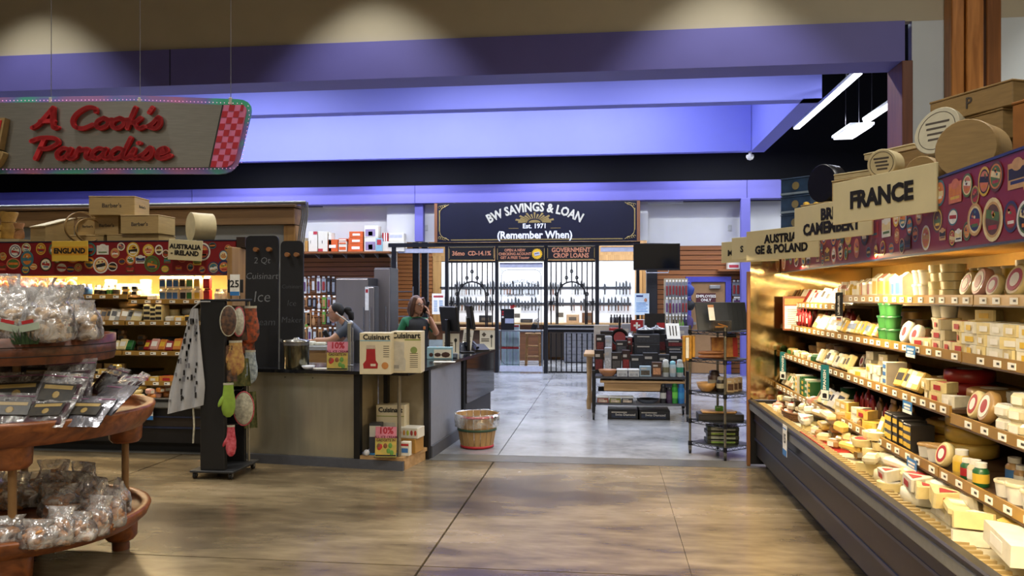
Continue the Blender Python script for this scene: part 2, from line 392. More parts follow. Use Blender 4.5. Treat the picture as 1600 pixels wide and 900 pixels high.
# right pier: wood reveal, white panel, knotty posts
struct(MB().box(3.10, 6.2, 8.62, 8.72, 0, 4.371).build('wall_pier', M('pier_white', '#c8d0d6', .7, var=.03, scale=2)))
struct(MB().box(2.985, 3.09, 8.56, 9.0, 0, 3.954, .006).build('trim_2', woodmat('reddish_reveal', '#5b3426', '#74452e', .5, 'Z', 2)))
p = struct(MB().box(3.41, 3.53, 8.43, 8.615, 0, 6.69, .008).build('trim_3', PINE))
MB().box(3.538, 3.70, 8.40, 8.615, 0, 6.69, .008).build('post_board', PINE, p)
MB().box(3.76, 3.90, 8.48, 8.615, 0, 6.69, .008).build('post_board', woodmat('dark_pine', '#6a3f19', '#8a5526', .4, 'Z', 2.2), p)
# left low partition with wooden cornice
pt = struct(MB().box(-13.2, -3.62, 8.62, 8.72, 0, 2.54).build('wall_partition', PALE))
MB().box(-13.2, -3.47, 8.52, 8.74, 2.345, 2.53, .006).build('cornice_board', BOARD, pt)
MB().box(-13.2, -3.45, 8.49, 8.76, 2.535, 2.565, .004).build('cornice_cap', woodmat('cap_wood', '#5d4630', '#77593c', .5, 'X', 2.0), pt)
MB().box(-3.61, -3.475, 8.55, 8.73, 0, 2.34, .006).build('corner_post', OAK, pt)
for k in range(4):
    x = -3.445+.022*k
    cdt = MB().tube([(x, 8.6, 0), (x-.02, 8.6, 1.6), (x-.03, 8.6, 2.05), (x+.0, 8.6, 2.28), (x+.03, 8.6, 2.45), (x+.03, 8.6, 2.6)], .0095, 6).build('conduit_pipe', M('galvanised_pipe', '#8d8f93', .4, .7), pt)
top_pipe = MB().tube([(-13, 8.58, 2.592), (-3.36, 8.58, 2.592)], .022, 6).build('conduit_run', M('galvanised_pipe', '#8d8f93', .4, .7), pt)
# light well of the back department
WL = struct(MB().box(-13.5, 2.86, 11.15, 11.37, 4.21, 6.2).build('ceiling_well', LAV))
MB().box(-13.5, 2.60, 15.0, 15.16, 4.21, 6.2).build('well_far_side', LAV, WL)
MB().box(2.61, 2.86, 11.38, 15.16, 4.21, 6.2).build('well_end_side', LAV, WL)
MB().box(-13.5, 2.86, 11.15, 15.16, 6.2, 6.25).build('well_lid', M('well_lid_paint', '#b9bce0', .7), WL)
UND = LAV
MB().box(-13.5, 2.86, 11.15, 11.37, 4.2, 4.209).build('well_rim', UND, WL)
MB().box(-13.5, 2.60, 15.0, 15.16, 4.2, 4.209).build('well_rim', UND, WL)
MB().box(2.61, 2.86, 11.15, 15.16, 4.2, 4.209).build('well_rim', UND, WL)
# dark ceiling and back wall
struct(MB().box(-14, 8, 9.0, 22, 6.3, 6.4).build('ceiling_back', DARK))
struct(MB().box(-14, 8, 16.9, 17.0, 3.80, 6.3).build('wall_upper_back', DARK))
for a, b in ((-14.1, -14), (8, 8.1)): struct(MB().box(a, b, 8.7, 22, 0, 6.3).build('wall_end', DARK))
lb = struct(MB().box(-14, 8, 15.86, 16.2, 3.435, 3.79).build('trim_4', PURP))
for px in (648, 1167, 300): 
    x = WY(px, 300, 15.85).x; MB().box(x-.004, x+.004, 15.853, 15.861, 3.436, 3.789).build('panel_seam', M('seam_dark', '#2a2850', .8), lb)
XL0 = WY(606, 400, 16.0).x; XR0 = WY(1012, 400, 16.0).x
wl = struct(MB().box(-14, XL0, 16.3, 16.4, 0, 3.43).build('wall_back_left', WHITE))
wr = struct(MB().box(XR0, 8, 16.3, 16.4, 0, 3.43).build('wall_back_right', WHITE))
for (wobj, a, b, ztop) in ((wl, -9.0, XL0-.02, 2.42), (wr, XR0+.05, 7.0, 2.55)):
    n = int(ztop/.098)
    me = MB().box(0, b-a, -.022, 0, 0, .086, .004).mesh('slat', SLAT)
    MB().box(a, b, 16.275, 16.299, 0, ztop).build('slat_backing', M('slat_groove', '#2e1a0d', .8), wobj)
    for k in range(n): put('slat', me, wobj, (a, 16.274, .01+k*.098))
col = struct(MB().box(WY(1157, 400, 15.9).x, WY(1171, 400, 15.9).x, 15.8, 15.98, 0, 3.434, .004).build('trim_5', PURP))
col = struct(MB().box(WY(647, 350, 15.9).x, WY(660, 350, 15.9).x, 15.95, 16.12, 2.66, 3.434, .004).build('trim_6', PURP))
struct(MB().box(WY(606, 350, 16.2).x, WY(683, 350, 16.0).x, 16.13, 16.2, 2.66, 3.43).build('wall_over_window', WHITE))
struct(MB().box(WY(996, 350, 16.0).x, WY(1012, 350, 16.2).x, 16.13, 16.2, 2.66, 3.43).build('wall_over_window', WHITE))
for px, py in ((661, 356), (1137, 355)):
    q = WY(px+5, py, 16.12); pl_ = tag(MB().box(-.035, .035, -.012, 0, -.06, .06, .004).build('switch_plate', M('ivory_plastic', '#b5b6ac', .5), None, (q.x, 16.128 if px < 800 else 16.298, q.z)), 'small ivory cover plate on the white wall '+('left' if px < 800 else 'right')+' of the savings sign', 'plate')
# door at the rear right
dx0, dx1 = WY(1080, 450, 16.2).x, WY(1133, 450, 16.2).x; dtop = WY(1100, 441, 16.2).z
d = struct(MB().box(dx0, dx1, 16.2, 16.25, .01, dtop).build('door_1', M('tan_door', '#8d6b46', .5, var=.05)))
fm = M('purple_frame_paint', '#3f3fa0', .5)
MB().box(dx0-.11, dx0-.005, 16.16, 16.26, 0, dtop+.11).build('door_frame', fm, d); MB().box(dx1+.005, dx1+.11, 16.16, 16.26, 0, dtop+.11).build('door_frame', fm, d)
MB().box(dx0-.004, dx1+.004, 16.16, 16.26, dtop+.006, dtop+.11).build('door_frame', fm, d)
MB().box(dx0+.35, dx1-.1, 16.13, 16.199, dtop-.13, dtop-.06, .01).build('door_closer', M('closer_grey', '#8f8f8c', .4, .5), d)
MB().cyl((dx0+.06, 16.13, 1.0), (dx0+.06, 16.2, 1.0), .03).build('door_handle', M('closer_grey', '#8f8f8c', .4, .5), d)
sg = thing('employee_sign', 'small maroon sign with white capitals on the tan rear door', 'sign', (WY(1103, 470, 16.18).x, 16.185, WY(1103, 466, 16.18).z))
MB().box(-.19, .19, 0, .01, -.1, .1).build('plate', M('maroon_plate', '#4a1a1e', .5), sg)
text('EMPLOYEES\nONLY', .075, M('sign_white', '#e6e3da', .6), sg, (0, -.003, 0), bold=.02)
for y_ in (17.6, 19.6): struct(MB().box(-14, 8, 22, 22.1, 0, 6.3).build('wall_far', DARK)) if y_ > 19 else None
# ================================================================== REFRIGERATED CHEESE CASES
BLK = M('case_black_enamel', '#1d1d20', .38, .2, var=.1)
BRN = M('case_brown_panel', '#2b2420', .42, .1, var=.1)
BLUE_EDGE = M('case_blue_edge', '#28304a', .35, .3)
BUMP = M('case_bumper_grey', '#6f6f6c', .45, .1)
RAIL = M('shelf_rail_wood', '#a07a38', .35, .1, var=.2, scale=6)
RAILD = M('shelf_edge_brown', '#4a3420', .5)
INNER = M('case_inner_tan', '#b8984e', .6, var=.05)
DECKM = M('deck_wire_white', '#c9bfa0', .5)
TAGM = M('price_tag_paper', '#f2efe4', .6, var=.03)
FASC = M('fascia_red', '#7d151b', .45, var=.08, scale=5)
# palette of printed cheese labels
PRC = [M('print_'+n, c, .5, var=.12, scale=30) for n, c in (('cream', '#d8c48f'), ('orange', '#c9772c'), ('green', '#4d6b35'), ('navy', '#28305a'), ('brown', '#5b3a22'), ('white', '#d9d5c8'), ('tan', '#bd9258'), ('yellow', '#cfa83a'), ('crimson', '#a02a28'), ('teal', '#3f6f78'), ('black', '#201c1c'), ('salmon', '#c7704e'))]
def fascia_print(L, hgt, n, seed):
    """flat printed rounds, ovals and banners on the red fascia; local x along, z up, facing -y"""
    r = random.Random(seed); mb = MB(); placed = []
    def disc(x, z, rx, rz_, y, mi, k=20):
        if y > -.0001: return
        mb.m(mi)._add([(x+rx*math.cos(a*2*PI/k), y, z+rz_*math.sin(a*2*PI/k)) for a in range(k)], [tuple(range(k))])
    def rect(x, z, w_, h_, y, mi, tilt=0):
        c, s = math.cos(tilt), math.sin(tilt)
        mb.m(mi)._add([(x+a*c-b*s, y, z+a*s+b*c) for a, b in ((-w_, -h_), (w_, -h_), (w_, h_), (-w_, h_))], [(0, 1, 2, 3)])
    tries = 0
    while len(placed) < n and tries < 6000:
        tries += 1; R0 = r.choice((.042, .052, .062, .07, .078, .085, .09)); x = r.uniform(R0, L-R0); z = r.uniform(R0*.55, hgt-R0*.55)
        z = min(max(z, R0+.004), hgt-R0-.004)
        if any(math.hypot(x-a, z-b) < (R0+c)*.80 for a, b, c in placed): continue
        placed.append((x, z, R0)); y = -.001-.0006*(len(placed) % 6); kind = r.random(); a, b, c, d = (r.randrange(12) for _ in range(4)); fx = r.uniform(.85, 1.1)
        fx = min(fx, 1.0)
        if kind < .6:
            disc(x, z, R0*fx, R0, y, a); disc(x, z, R0*fx*.82, R0*.82, y-.0001, b); disc(x, z, R0*fx*.7, R0*.7, y-.0002, c)
            rect(x, z+r.uniform(-.2, .2)*R0, R0*.62, R0*.2, y-.0003, d, r.uniform(-.3, .3)); rect(x, z-R0*.35, R0*.4, R0*.1, y-.0004, r.randrange(12))
            for q in range(4): disc(x+r.uniform(-.35, .35)*R0, z+r.uniform(.1, .5)*R0, R0*.13, R0*.1, y-.0005, r.randrange(12), 8)
        elif kind < .8:
            disc(x, z, R0*fx, R0*.75, y, a); disc(x, z, R0*fx*.85, R0*.6, y-.0001, b); rect(x, z, R0*.7, R0*.16, y-.0002, c, r.uniform(-.2, .2))
        else:
            rect(x, z, R0*.85, R0*.6, y, a); rect(x, z+R0*.1, R0*.78, R0*.26, y-.0001, b); disc(x, z+R0*.5, R0*.5, R0*.3, y-.0002, a, 12); rect(x, z-R0*.3, R0*.6, R0*.08, y-.0003, c)
    return mb
tagme = MB().box(-.03, .03, -.004, 0, -.014, .014).m(1).box(-.022, .0, -.005, -.0035, -.004, .006).mesh('price_tag', [TAGM, M('tag_ink', '#3b3830', .6)])
def cheese_case(name, label, u0, u1, sections, zs, dz, deckz, place, off, seed, backrot, lampu):
    """u along the run, d depth (aisle front ~1.25), z up.  place(mat) maps local (u,d,z) to the room"""
    T = thing(name, label, 'cheese case'); X = place
    def B(nm, mat, *a, r=0):
        mb = MB().t(X); mb.box(*a, r=r); return mb.build(nm, mat, T)
    B('kick_plate', M('kick_black', '#0d0d0f', .6), u0, u1, 1.42+off, 2.40+off, 0, .10)
    B('lower_panel', BLK, u0, u1, 1.335+off, 2.40+off, .102, .25); B('blue_edge', BLUE_EDGE, u0, u1, 1.318+off, 1.334+off, .243, .262)
    B('middle_panel', BRN, u0, u1, 1.325+off, 2.40+off, .264, deckz-.175); B('blue_edge', BLUE_EDGE, u0, u1, 1.312+off, 1.324+off, deckz-.184, deckz-.168)
    B('upper_panel', BLK, u0, u1, 1.315+off, 2.40+off, deckz-.173, deckz-.075)
    B('bumper_rail', BUMP, u0, u1, 1.272+off, 1.312+off, deckz-.09, deckz-.02, r=.012)
    B('deck_lip', BLK, u0, u1, 1.262+off, 1.318+off, deckz-.019, deckz+.012, r=.008)
    B('deck', DECKM, u0, u1, 1.32+off, 2.33+off, deckz-.07, deckz-.03)
    n = int((u1-u0)/.055); gr = MB().t(X)
    for k in range(n): gr.box(u0+k*.055, u0+k*.055+.02, 1.325+off, 1.40+off, deckz-.029, deckz-.012)
    stuff(gr.build('air_grille', M('grille_tan', '#a08a5c', .5), T))
    B('back_panel', INNER, u0, u1, 2.34+off, 2.40+off, deckz-.02, 1.93)
    B('canopy', BLK, u0, u1, 1.58+off, 2.40+off, 1.94, 2.08); B('canopy_lining', INNER, u0, u1, 1.60+off, 2.33+off, 1.80, 1.939)
    B('fascia', FASC, u0, u1, 1.553+off, 1.578+off, 1.765, 2.10); B('fascia_edge', BLUE_EDGE, u0, u1, 1.548+off, 1.582+off, 2.101, 2.112); B('fascia_edge', BLUE_EDGE, u0, u1, 1.548+off, 1.582+off, 1.754, 1.764)
    pr = fascia_print(u1-u0, .335, int((u1-u0)*19), seed)
    me = pr.mesh('fascia_print', PRC); o = put('fascia_print', me, T)
    o.matrix_local = X @ tr(u0, 1.553+off, 1.765); stuff(o)
    fr = (1.65, 1.60, 1.55, 1.50)
    for si, (a, b) in enumerate(sections):
        for k in range(4):
            z = zs[k]+dz[k][si]; f = fr[k]+off
            sh = MB().t(X).box(a+.006, b-.006, f+.012, 2.335+off, z-.030, z-.012).build('shelf', RAILD, T)
            MB().t(X).box(a+.006, b-.006, f, f+.011, z-.045, z+.004).build('price_rail', RAIL, sh)
            MB().t(X).box(a+.006, b-.006, f-.004, f-.0005, z-.049, z-.042).build('rail_edge', RAILD, sh)
            u = a+.07
            while u < b-.05:
                t = put('price_tag', tagme, sh); t.matrix_local = X @ tr(u, f-.0008, z-.022); u += .12*(1+.25*(hash((si, k, int(u*100))) % 3))
    return T
XR = Matrix(((0, 1, 0, 0), (1, 0, 0, 0), (0, 0, 1, 0), (0, 0, 0, 1)))     # u->Y, d->X
XL = Matrix.Identity(4)
ZR = (1.55, 1.29, 1.012, .762); SEC = ((5.87, 7.43), (3.85, 5.87), (.62, 3.85))
DZR = ((-.06, 0, 0), (0, 0, 0), (.03, .03, 0), (0, 0, 0)); DKR = .60
rc = cheese_case('cheese_case', 'long open refrigerated cheese case with red label fascia along the right aisle', .6, 7.44, SEC, ZR, DZR, DKR, XR, 0, 5, 0, 0)
MB().box(1.255, 1.285, 7.445, 7.49, 0, 1.77, .004).build('end_post', woodmat('end_post_wood', '#6b4526', '#8a5c34', .5, 'Z', 2), rc)
MB().box(1.286, 2.40, 7.447, 7.475, .02, .60).build('end_panel', BLK, rc)
MB().box(1.286, 2.40, 7.455, 7.463, .605, 1.93).build('end_glass', M('mirrored_end', '#b9a67c', .10, 1, var=.1, scale=3, bump=.25), rc)
MB().box(1.55, 2.40, 7.445, 7.47, 1.935, 2.11).build('end_cap', FASC, rc)
YL = 6.05
ZL = (1.56, 1.29, .985, .75); SECL = ((-9.0, -4.93), (-4.93, -3.72)); DZL = ((0, -.05), (0, 0), (0, 0), (0, -.065)); DKL = .535
lc = cheese_case('cheese_case', 'open refrigerated cheese case with red label fascia against the left partition', -9.0, -3.715, SECL, ZL, DZL, DKL, XL, YL, 9, 0, 0)
MB().box(-3.712, -3.66, 7.42, 8.45, 0, 2.03, .006).build('end_panel', OAK, lc)
MB().box(-3.712, -3.62, 7.62, 8.46, 2.035, 2.14).build('end_cap', M('cap_dark_wood', '#33241a', .5), lc)

# ------------------------------------------------------------------ cheeses and packs
CH = {n: M('cheese_'+n.replace(' ', '_'), c, .45, var=.08, scale=25, coat=.35) for n, c in dict(cream='#dcc98f', yellow='#d8b458', orange='#c97b2e', white='#dcd6c2', tan='#a8834c', brown='#6f4f2c', red='#8e1c1e', green='#1f5a2c', grey='#9b988c', black='#221e1b', gold='#a5802f', pink='#c99383', blue='#39528f', pale='#cfc3a0').items()}
LW = M('sticker_white', '#e8e4d8', .45, var=.05); LB = M('sticker_dark', '#2a2623', .45); LR = M('sticker_red', '#a8262a', .45); LBL = M('sticker_blue', '#3c6ca8', .45); LY = M('sticker_yellow', '#d8b23c', .45); LG = M('sticker_green', '#3a7a3c', .45)
STK = dict(white=LW, dark=LB, red=LR, blue=LBL, yellow=LY, green=LG)
PCACHE = {}
def proto(kind, col, stk):
    """returns (mesh, [(part name, mesh)], width, depth, height); base at z=0, front faces -y"""
    key = (kind, col, stk)
    if key in PCACHE: return PCACHE[key]
    c = CH[col]; s = STK[stk]; parts = []
    if kind == 'wedge':
        w_, d_, h_ = .115, .10, .05
        me = MB().prism([(-.055, -.05), (.05, -.045), (.055, -.035), (.0, .055), (-.01, .055), (-.058, -.04)], 0, h_).mesh('cheese_wedge', c)
        parts.append(('sticker', MB().prism([(-.035, -.035), (.03, -.034), (.002, .01), (-.006, .01)], h_+.0005, h_+.0015).m(0).box(-.03, .028, -.0515, -.0505, .012, .036).mesh('sticker', s)))
    elif kind == 'upright wedge':
        w_, d_, h_ = .07, .05, .10
        me = MB().t(Matrix.Rotation(-.35, 4, 'X')).prism([(-.03, -.02), (.03, -.022), (.034, .0), (.0, .03), (-.032, .0)], 0, h_).mesh('cheese_wedge', c)
        parts.append(('sticker', MB().t(Matrix.Rotation(-.35, 4, 'X')).box(-.022, .022, -.0235, -.0225, .025, .075).mesh('sticker', s)))
    elif kind == 'block':
        w_, d_, h_ = .10, .065, .055
        me = MB().rbox(-.047, .047, -.032, .032, 0, h_, .014).mesh('cheese_block', c)
        parts.append(('sticker', MB().box(-.026, .022, -.0335, -.0325, .012, .042).box(-.03, .02, -.02, .015, h_+.0004, h_+.0014).mesh('sticker', s)))
    elif kind == 'leaning block':
        w_, d_, h_ = .075, .06, .10
        me = MB().t(tr(0, 0, .012) @ Matrix.Rotation(-.45, 4, 'X')).rbox(-.034, .034, -.018, .018, 0, .095, .006).mesh('cheese_block', c)
        parts.append(('sticker', MB().t(tr(0, 0, .012) @ Matrix.Rotation(-.45, 4, 'X')).box(-.024, .024, -.0195, -.0185, .03, .07).mesh('sticker', s)))
    elif kind == 'slab':
        w_, d_, h_ = .19, .075, .04
        me = MB().rbox(-.09, .09, -.034, .034, 0, h_, .012).mesh('cheese_slab', c)
        parts.append(('sticker', MB().box(-.035, .03, -.022, .02, h_+.0004, h_+.0014).mesh('sticker', s)))
    elif kind == 'flat packet':
        w_, d_, h_ = .055, .07, .12
        me = MB().t(tr(0, 0, .006) @ Matrix.Rotation(-.5, 4, 'X') @ rz(.25)).rbox(-.045, .045, -.006, .006, 0, .115, .005).mesh('cheese_packet', c)
        parts.append(('sticker', MB().t(tr(0, 0, .006) @ Matrix.Rotation(-.5, 4, 'X') @ rz(.25)).box(-.032, .03, -.0072, -.0063, .045, .09).mesh('sticker', s)))
    elif kind == 'standing round':
        w_, d_, h_ = .125, .075, .12
        q = tr(0, 0, .062) @ Matrix.Rotation(PI/2-.3, 4, 'X')
        me = MB().t(q).lathe([(.052, -.018), (.06, -.012), (.06, .012), (.052, .018)], 20).mesh('cheese_round', c)
        parts.append(('sticker', MB().t(q).cyl((0, 0, .0185), (0, 0, .0195), .042, n=18).mesh('sticker', s)))
        parts.append(('emblem', MB().t(q).cyl((0, 0, .0197), (0, 0, .0205), .026, n=14).mesh('emblem', STK['white' if stk != 'white' else 'red'])))
    elif kind == 'round box':
        w_, d_, h_ = .125, .125, .042
        me = MB().lathe([(.058, 0), (.058, .026)], 20).mesh('cheese_box', c)
        parts.append(('lid', MB().lathe([(.0605, .015), (.0605, .041)], 20).mesh('lid', c)))
        parts.append(('sticker', MB().cyl((0, 0, .0415), (0, 0, .0422), .045, n=18).mesh('sticker', s)))
    elif kind == 'big wheel':
        w_, d_, h_ = .25, .24, .07
        me = MB().lathe([(.10, 0), (.118, .008), (.12, .035), (.118, .062), (.10, .07)], 24).mesh('cheese_wheel', c)
        parts.append(('sticker', MB().cyl((0, 0, .0704), (0, 0, .0712), .06, n=18).mesh('sticker', s)))
    elif kind == 'half wheel':
        w_, d_, h_ = .24, .14, .052
        me = MB().prism([(.115*math.cos(a*PI/12), -.055+.115*math.sin(a*PI/12)) for a in range(13)], 0, h_).mesh('half_wheel', c)
        parts.append(('sticker', MB().box(-.05, .05, -.0565, -.0555, .012, .04).mesh('sticker', s)))
    elif kind == 'tub':
        w_, d_, h_ = .105, .105, .075
        me = MB().lathe([(.038, 0), (.046, .062)], 16).mesh('cheese_tub', s)
        parts.append(('lid', MB().lathe([(.05, .062), (.05, .072), (.046, .075)], 16).mesh('lid', c)))
    elif kind == 'jar':
        w_, d_, h_ = .065, .065, .095
        me = MB().lathe([(.026, 0), (.03, .004), (.03, .062), (.02, .075)], 14).mesh('jar', c)
        parts.append(('cap', MB().lathe([(.022, .075), (.022, .094)], 14).mesh('cap', LW)))
        parts.append(('sticker', MB().lathe([(.0305, .016), (.0305, .052)], 14).mesh('sticker', s)))
    elif kind == 'carton':
        w_, d_, h_ = .06, .12, .135
        me = MB().rbox(-.028, .028, -.055, .055, 0, h_, .002).mesh('carton', c)
        mb = MB()
        for k in range(3): mb.box(-.024, .024, -.0565, -.0555, .02+k*.04, .042+k*.04)
        parts.append(('printed_front', mb.mesh('printed_front', s)))
    elif kind == 'pouch':
        w_, d_, h_ = .10, .06, .15
        mb = MB().ell((0, 0, .068), .046, .024, .068, 12, 8); mb.box(-.04, .04, -.003, .003, .128, .15)
        me = mb.jitter(.006, 22, 2).mesh('cheese_pouch', c)
        parts.append(('sticker', MB().box(-.022, .022, -.0285, -.0255, .045, .09).mesh('sticker', s)))
    elif kind == 'milk carton':
        w_, d_, h_ = .07, .07, .125
        me = MB().box(-.032, .032, -.03, .03, 0, .1).prism([(-.032, -.03), (.032, -.03), (.032, .03), (-.032, .03)], .1, .1001)._add([(-.032, -.03, .1), (.032, -.03, .1), (.032, .03, .1), (-.032, .03, .1), (-.032, 0, .125), (.032, 0, .125)], [(0, 1, 5, 4), (2, 3, 4, 5), (0, 4, 3), (1, 2, 5)]).mesh('carton', c)
        parts.append(('sticker', MB().box(-.028, .028, -.0312, -.0303, .02, .085).mesh('sticker', s)))
    PCACHE[key] = (me, parts, w_, d_, h_); return PCACHE[key]
NOUN = {'wedge': ('cheese_wedge', 'wrapped wedge of cheese'), 'upright wedge': ('cheese_wedge', 'upright wedge of cheese'), 'block': ('cheese_block', 'small block of cheese'), 'leaning block': ('cheese_block', 'leaning block of cheese'), 'slab': ('cheese_slab', 'long slab of cheese'), 'flat packet': ('cheese_packet', 'slanted flat cheese packet'), 'standing round': ('cheese_round', 'standing cheese round'), 'round box': ('cheese_box', 'round wooden cheese box'), 'big wheel': ('round_cheese', 'flat wheel of cheese'), 'half wheel': ('halved_cheese', 'half wheel of cheese'), 'tub': ('spread_tub', 'tub with lid'), 'jar': ('jar', 'small jar'), 'carton': ('printed_carton', 'printed carton'), 'pouch': ('cheese_pouch', 'plump pouch'), 'milk carton': ('gable_carton', 'gable-topped carton')}
CATS = {'tub': 'tub', 'jar': 'jar', 'carton': 'carton', 'pouch': 'pouch', 'milk carton': 'carton'}
def pack(kind, col, stk, loc, rotz, where, tilt=(0, 0), scale=1):
    me, parts, *_ = proto(kind, col, stk); nm, noun = NOUN[kind]
    o = put(nm, me, None, loc, rot=(tilt[0], tilt[1], rotz))
    if scale != 1: o.scale = (scale,)*3
    tag(o, f'{col} {noun}, {{n}} from left {where}', CATS.get(kind, 'cheese'), f'{noun} {where}')
    for pn, pm in parts: put(pn, pm, o)
    return o
def shelf_fill(side, z, front, runs, where, seed):
    """runs: (u_from, u_to, kind, colours, stickers, rows, stack)"""
    r = random.Random(seed)
    for (ua, ub, kind, cols, stks, rows, stack) in runs:
        me, parts, w_, d_, h_ = proto(kind, cols[0], stks[0])
        lo, hi = min(ua, ub), max(ua, ub)
        for row in range(rows):
            u = lo+w_*.5; 
            while u < hi-w_*.4:
                cc = r.choice(cols); ss = r.choice(stks)
                ns = stack if not isinstance(stack, tuple) else r.randint(*stack)
                ns = ns+(1 if row and ns > 1 else 0)
                for lv in range(ns):
                    j = (r.uniform(-.006, .006), r.uniform(-.006, .006)) if lv else (0, r.uniform(-.006, .008))
                    d = front+.02+d_*.5+row*(d_+.012)+j[1]
                    a = r.uniform(-.32, .32) if kind in ('wedge', 'block', 'leaning block', 'upright wedge', 'pouch') else r.uniform(-.12, .12) if kind not in ('carton', 'tub') else r.uniform(-.03, .03)
                    p = (u+j[0], d, z+lv*(h_+.0015)) if side == 'L' else (d, u+j[0], z+lv*(h_+.0015))
                    pack(kind, cc, ss, p, a+(0 if side == 'L' else -PI/2), where, scale=(1 if stack != 1 else r.uniform(.88, 1.22)) if side == 'R' or stack != 1 else r.uniform(1.08, 1.35))
                u += w_*r.uniform(1.03, 1.12)
def yx(px, X): return WX(px, 462, X).y
e = -.0118   # shelf surface is just under the rail top
f1, f2, f3, f4 = 1.655, 1.605, 1.555, 1.505
Y1 = lambda px: yx(px, 1.72)
shelf_fill('R', ZR[0]-.06+e, f1, [(7.40, Y1(1282), 'flat packet', ('grey', 'white', 'red'), ('white', 'red'), 1, 1), (Y1(1282), 5.9, 'flat packet', ('white', 'grey'), ('dark', 'white'), 1, 1)], 'on top shelf, right case', 1)
shelf_fill('R', ZR[0]-.06+e, f1+.13, [(7.35, 6.5, 'jar', ('orange', 'yellow', 'brown'), ('white', 'red'), 2, 1), (6.45, 5.9, 'round box', ('white', 'cream'), ('red', 'green'), 1, (2, 3))], 'at back of top shelf, right case', 2)
shelf_fill('R', ZR[0]+e, f1, [(Y1(1312), Y1(1345), 'jar', ('yellow', 'orange', 'pink'), ('white', 'yellow'), 1, 1), (Y1(1345), Y1(1400), 'milk carton', ('white', 'pink'), ('white', 'red', 'yellow'), 1, 1), (Y1(1400), Y1(1424), 'milk carton', ('white',), ('blue',), 1, 1), (Y1(1426), Y1(1455), 'tub', ('white',), ('dark', 'white'), 1, 2),
    (Y1(1457), Y1(1492), 'round box', ('black', 'cream'), ('yellow', 'dark'), 1, (3, 4)), (Y1(1494), Y1(1570), 'standing round', ('white', 'pink', 'cream'), ('white', 'red'), 1, 1), (Y1(1572), 2.3, 'standing round', ('white', 'orange', 'cream'), ('red', 'white', 'blue'), 1, 1)], 'on top shelf, right case', 3)
shelf_fill('R', ZR[0]+e, f1+.14, [(5.8, 4.9, 'jar', ('pink', 'orange', 'white', 'yellow'), ('white', 'red', 'blue'), 2, 1), (4.85, 3.9, 'tub', ('pale', 'white'), ('white', 'yellow'), 1, 2), (3.9, 2.4, 'round box', ('cream', 'yellow', 'pale'), ('yellow', 'white'), 2, (3, 4))], 'at back of top shelf, right case', 4)
Y2 = lambda px: yx(px, 1.67)
shelf_fill('R', ZR[1]+e, f2, [(7.4, Y2(1236), 'flat packet', ('grey', 'white', 'tan'), ('white',), 1, 1), (Y2(1236), Y2(1270), 'pouch', ('red',), ('white', 'red'), 1, 1), (Y2(1270), Y2(1308), 'flat packet', ('tan', 'white'), ('white', 'dark'), 1, 1), (Y2(1310), Y2(1372), 'leaning block', ('tan', 'yellow', 'cream'), ('white', 'blue'), 1, 1), (Y2(1376), Y2(1398), 'tub', ('white', 'green'), ('green',), 1, (2, 3)),
    (Y2(1400), Y2(1440), 'standing round', ('white', 'cream'), ('white',), 1, 1), (Y2(1440), Y2(1520), 'wedge', ('white', 'cream', 'pale'), ('white', 'red', 'yellow'), 2, (1, 3)), (Y2(1520), 2.3, 'wedge', ('white', 'pale', 'cream'), ('white', 'yellow'), 2, (2, 3))], 'on second shelf, right case', 5)
shelf_fill('R', ZR[1]+e, f2+.15, [(7.3, 6.0, 'pouch', ('brown', 'red', 'tan'), ('white', 'dark'), 1, 1), (5.8, 4.8, 'round box', ('tan', 'brown'), ('green', 'white'), 1, (2, 4)), (4.75, 4.5, 'tub', ('green', 'white'), ('white',), 1, 3), (4.4, 2.4, 'big wheel', ('tan', 'pale', 'cream'), ('white', 'yellow'), 1, (1, 2))], 'at back of second shelf, right case', 6)
Y3 = lambda px: yx(px, 1.62)
shelf_fill('R', ZR[2]+.03+e, f3, [(7.4, Y3(1280), 'block', ('pale', 'white', 'green', 'tan'), ('white', 'green'), 1, 1), (Y3(1280), Y3(1330), 'leaning block', ('cream', 'white'), ('white', 'dark'), 1, 1), (Y3(1332), Y3(1385), 'wedge', ('white', 'cream', 'pale'), ('white', 'yellow'), 2, (1, 2)), (Y3(1388), Y3(1398), 'carton', ('cream', 'white'), ('white', 'blue'), 1, 1), (Y3(1399), Y3(1440), 'leaning block', ('cream', 'yellow', 'white'), ('white', 'dark'), 1, 1), (Y3(1441), 3.9, 'wedge', ('white', 'pink', 'cream'), ('white', 'red'), 1, (1, 2))], 'on third shelf, right case', 7)
shelf_fill('R', ZR[2]+.03+e, f3+.17, [(7.3, 6.1, 'round box', ('brown', 'tan'), ('white', 'dark'), 1, (1, 3)), (6.0, 5.0, 'standing round', ('grey', 'tan', 'brown'), ('white', 'dark'), 1, 1), (4.9, 4.0, 'big wheel', ('red', 'grey', 'tan'), ('white',), 1, (1, 2))], 'at back of third shelf, right case', 8)
shelf_fill('R', ZR[2]+e, f3, [(3.83, Y3(1512), 'leaning block', ('white', 'brown', 'cream'), ('red', 'white', 'dark'), 1, 1), (Y3(1514), Y3(1560), 'standing round', ('green', 'tan', 'cream'), ('blue', 'red', 'white'), 1, 1), (Y3(1560), 2.2, 'block', ('white', 'pale'), ('white', 'yellow'), 1, (2, 3))], 'on third shelf, right case', 9)
shelf_fill('R', ZR[2]+e, f3+.16, [(3.8, 2.3, 'round box', ('tan', 'cream', 'grey'), ('white',), 2, (2, 4))], 'at back of third shelf, right case', 10)
Y4 = lambda px: yx(px, 1.57)
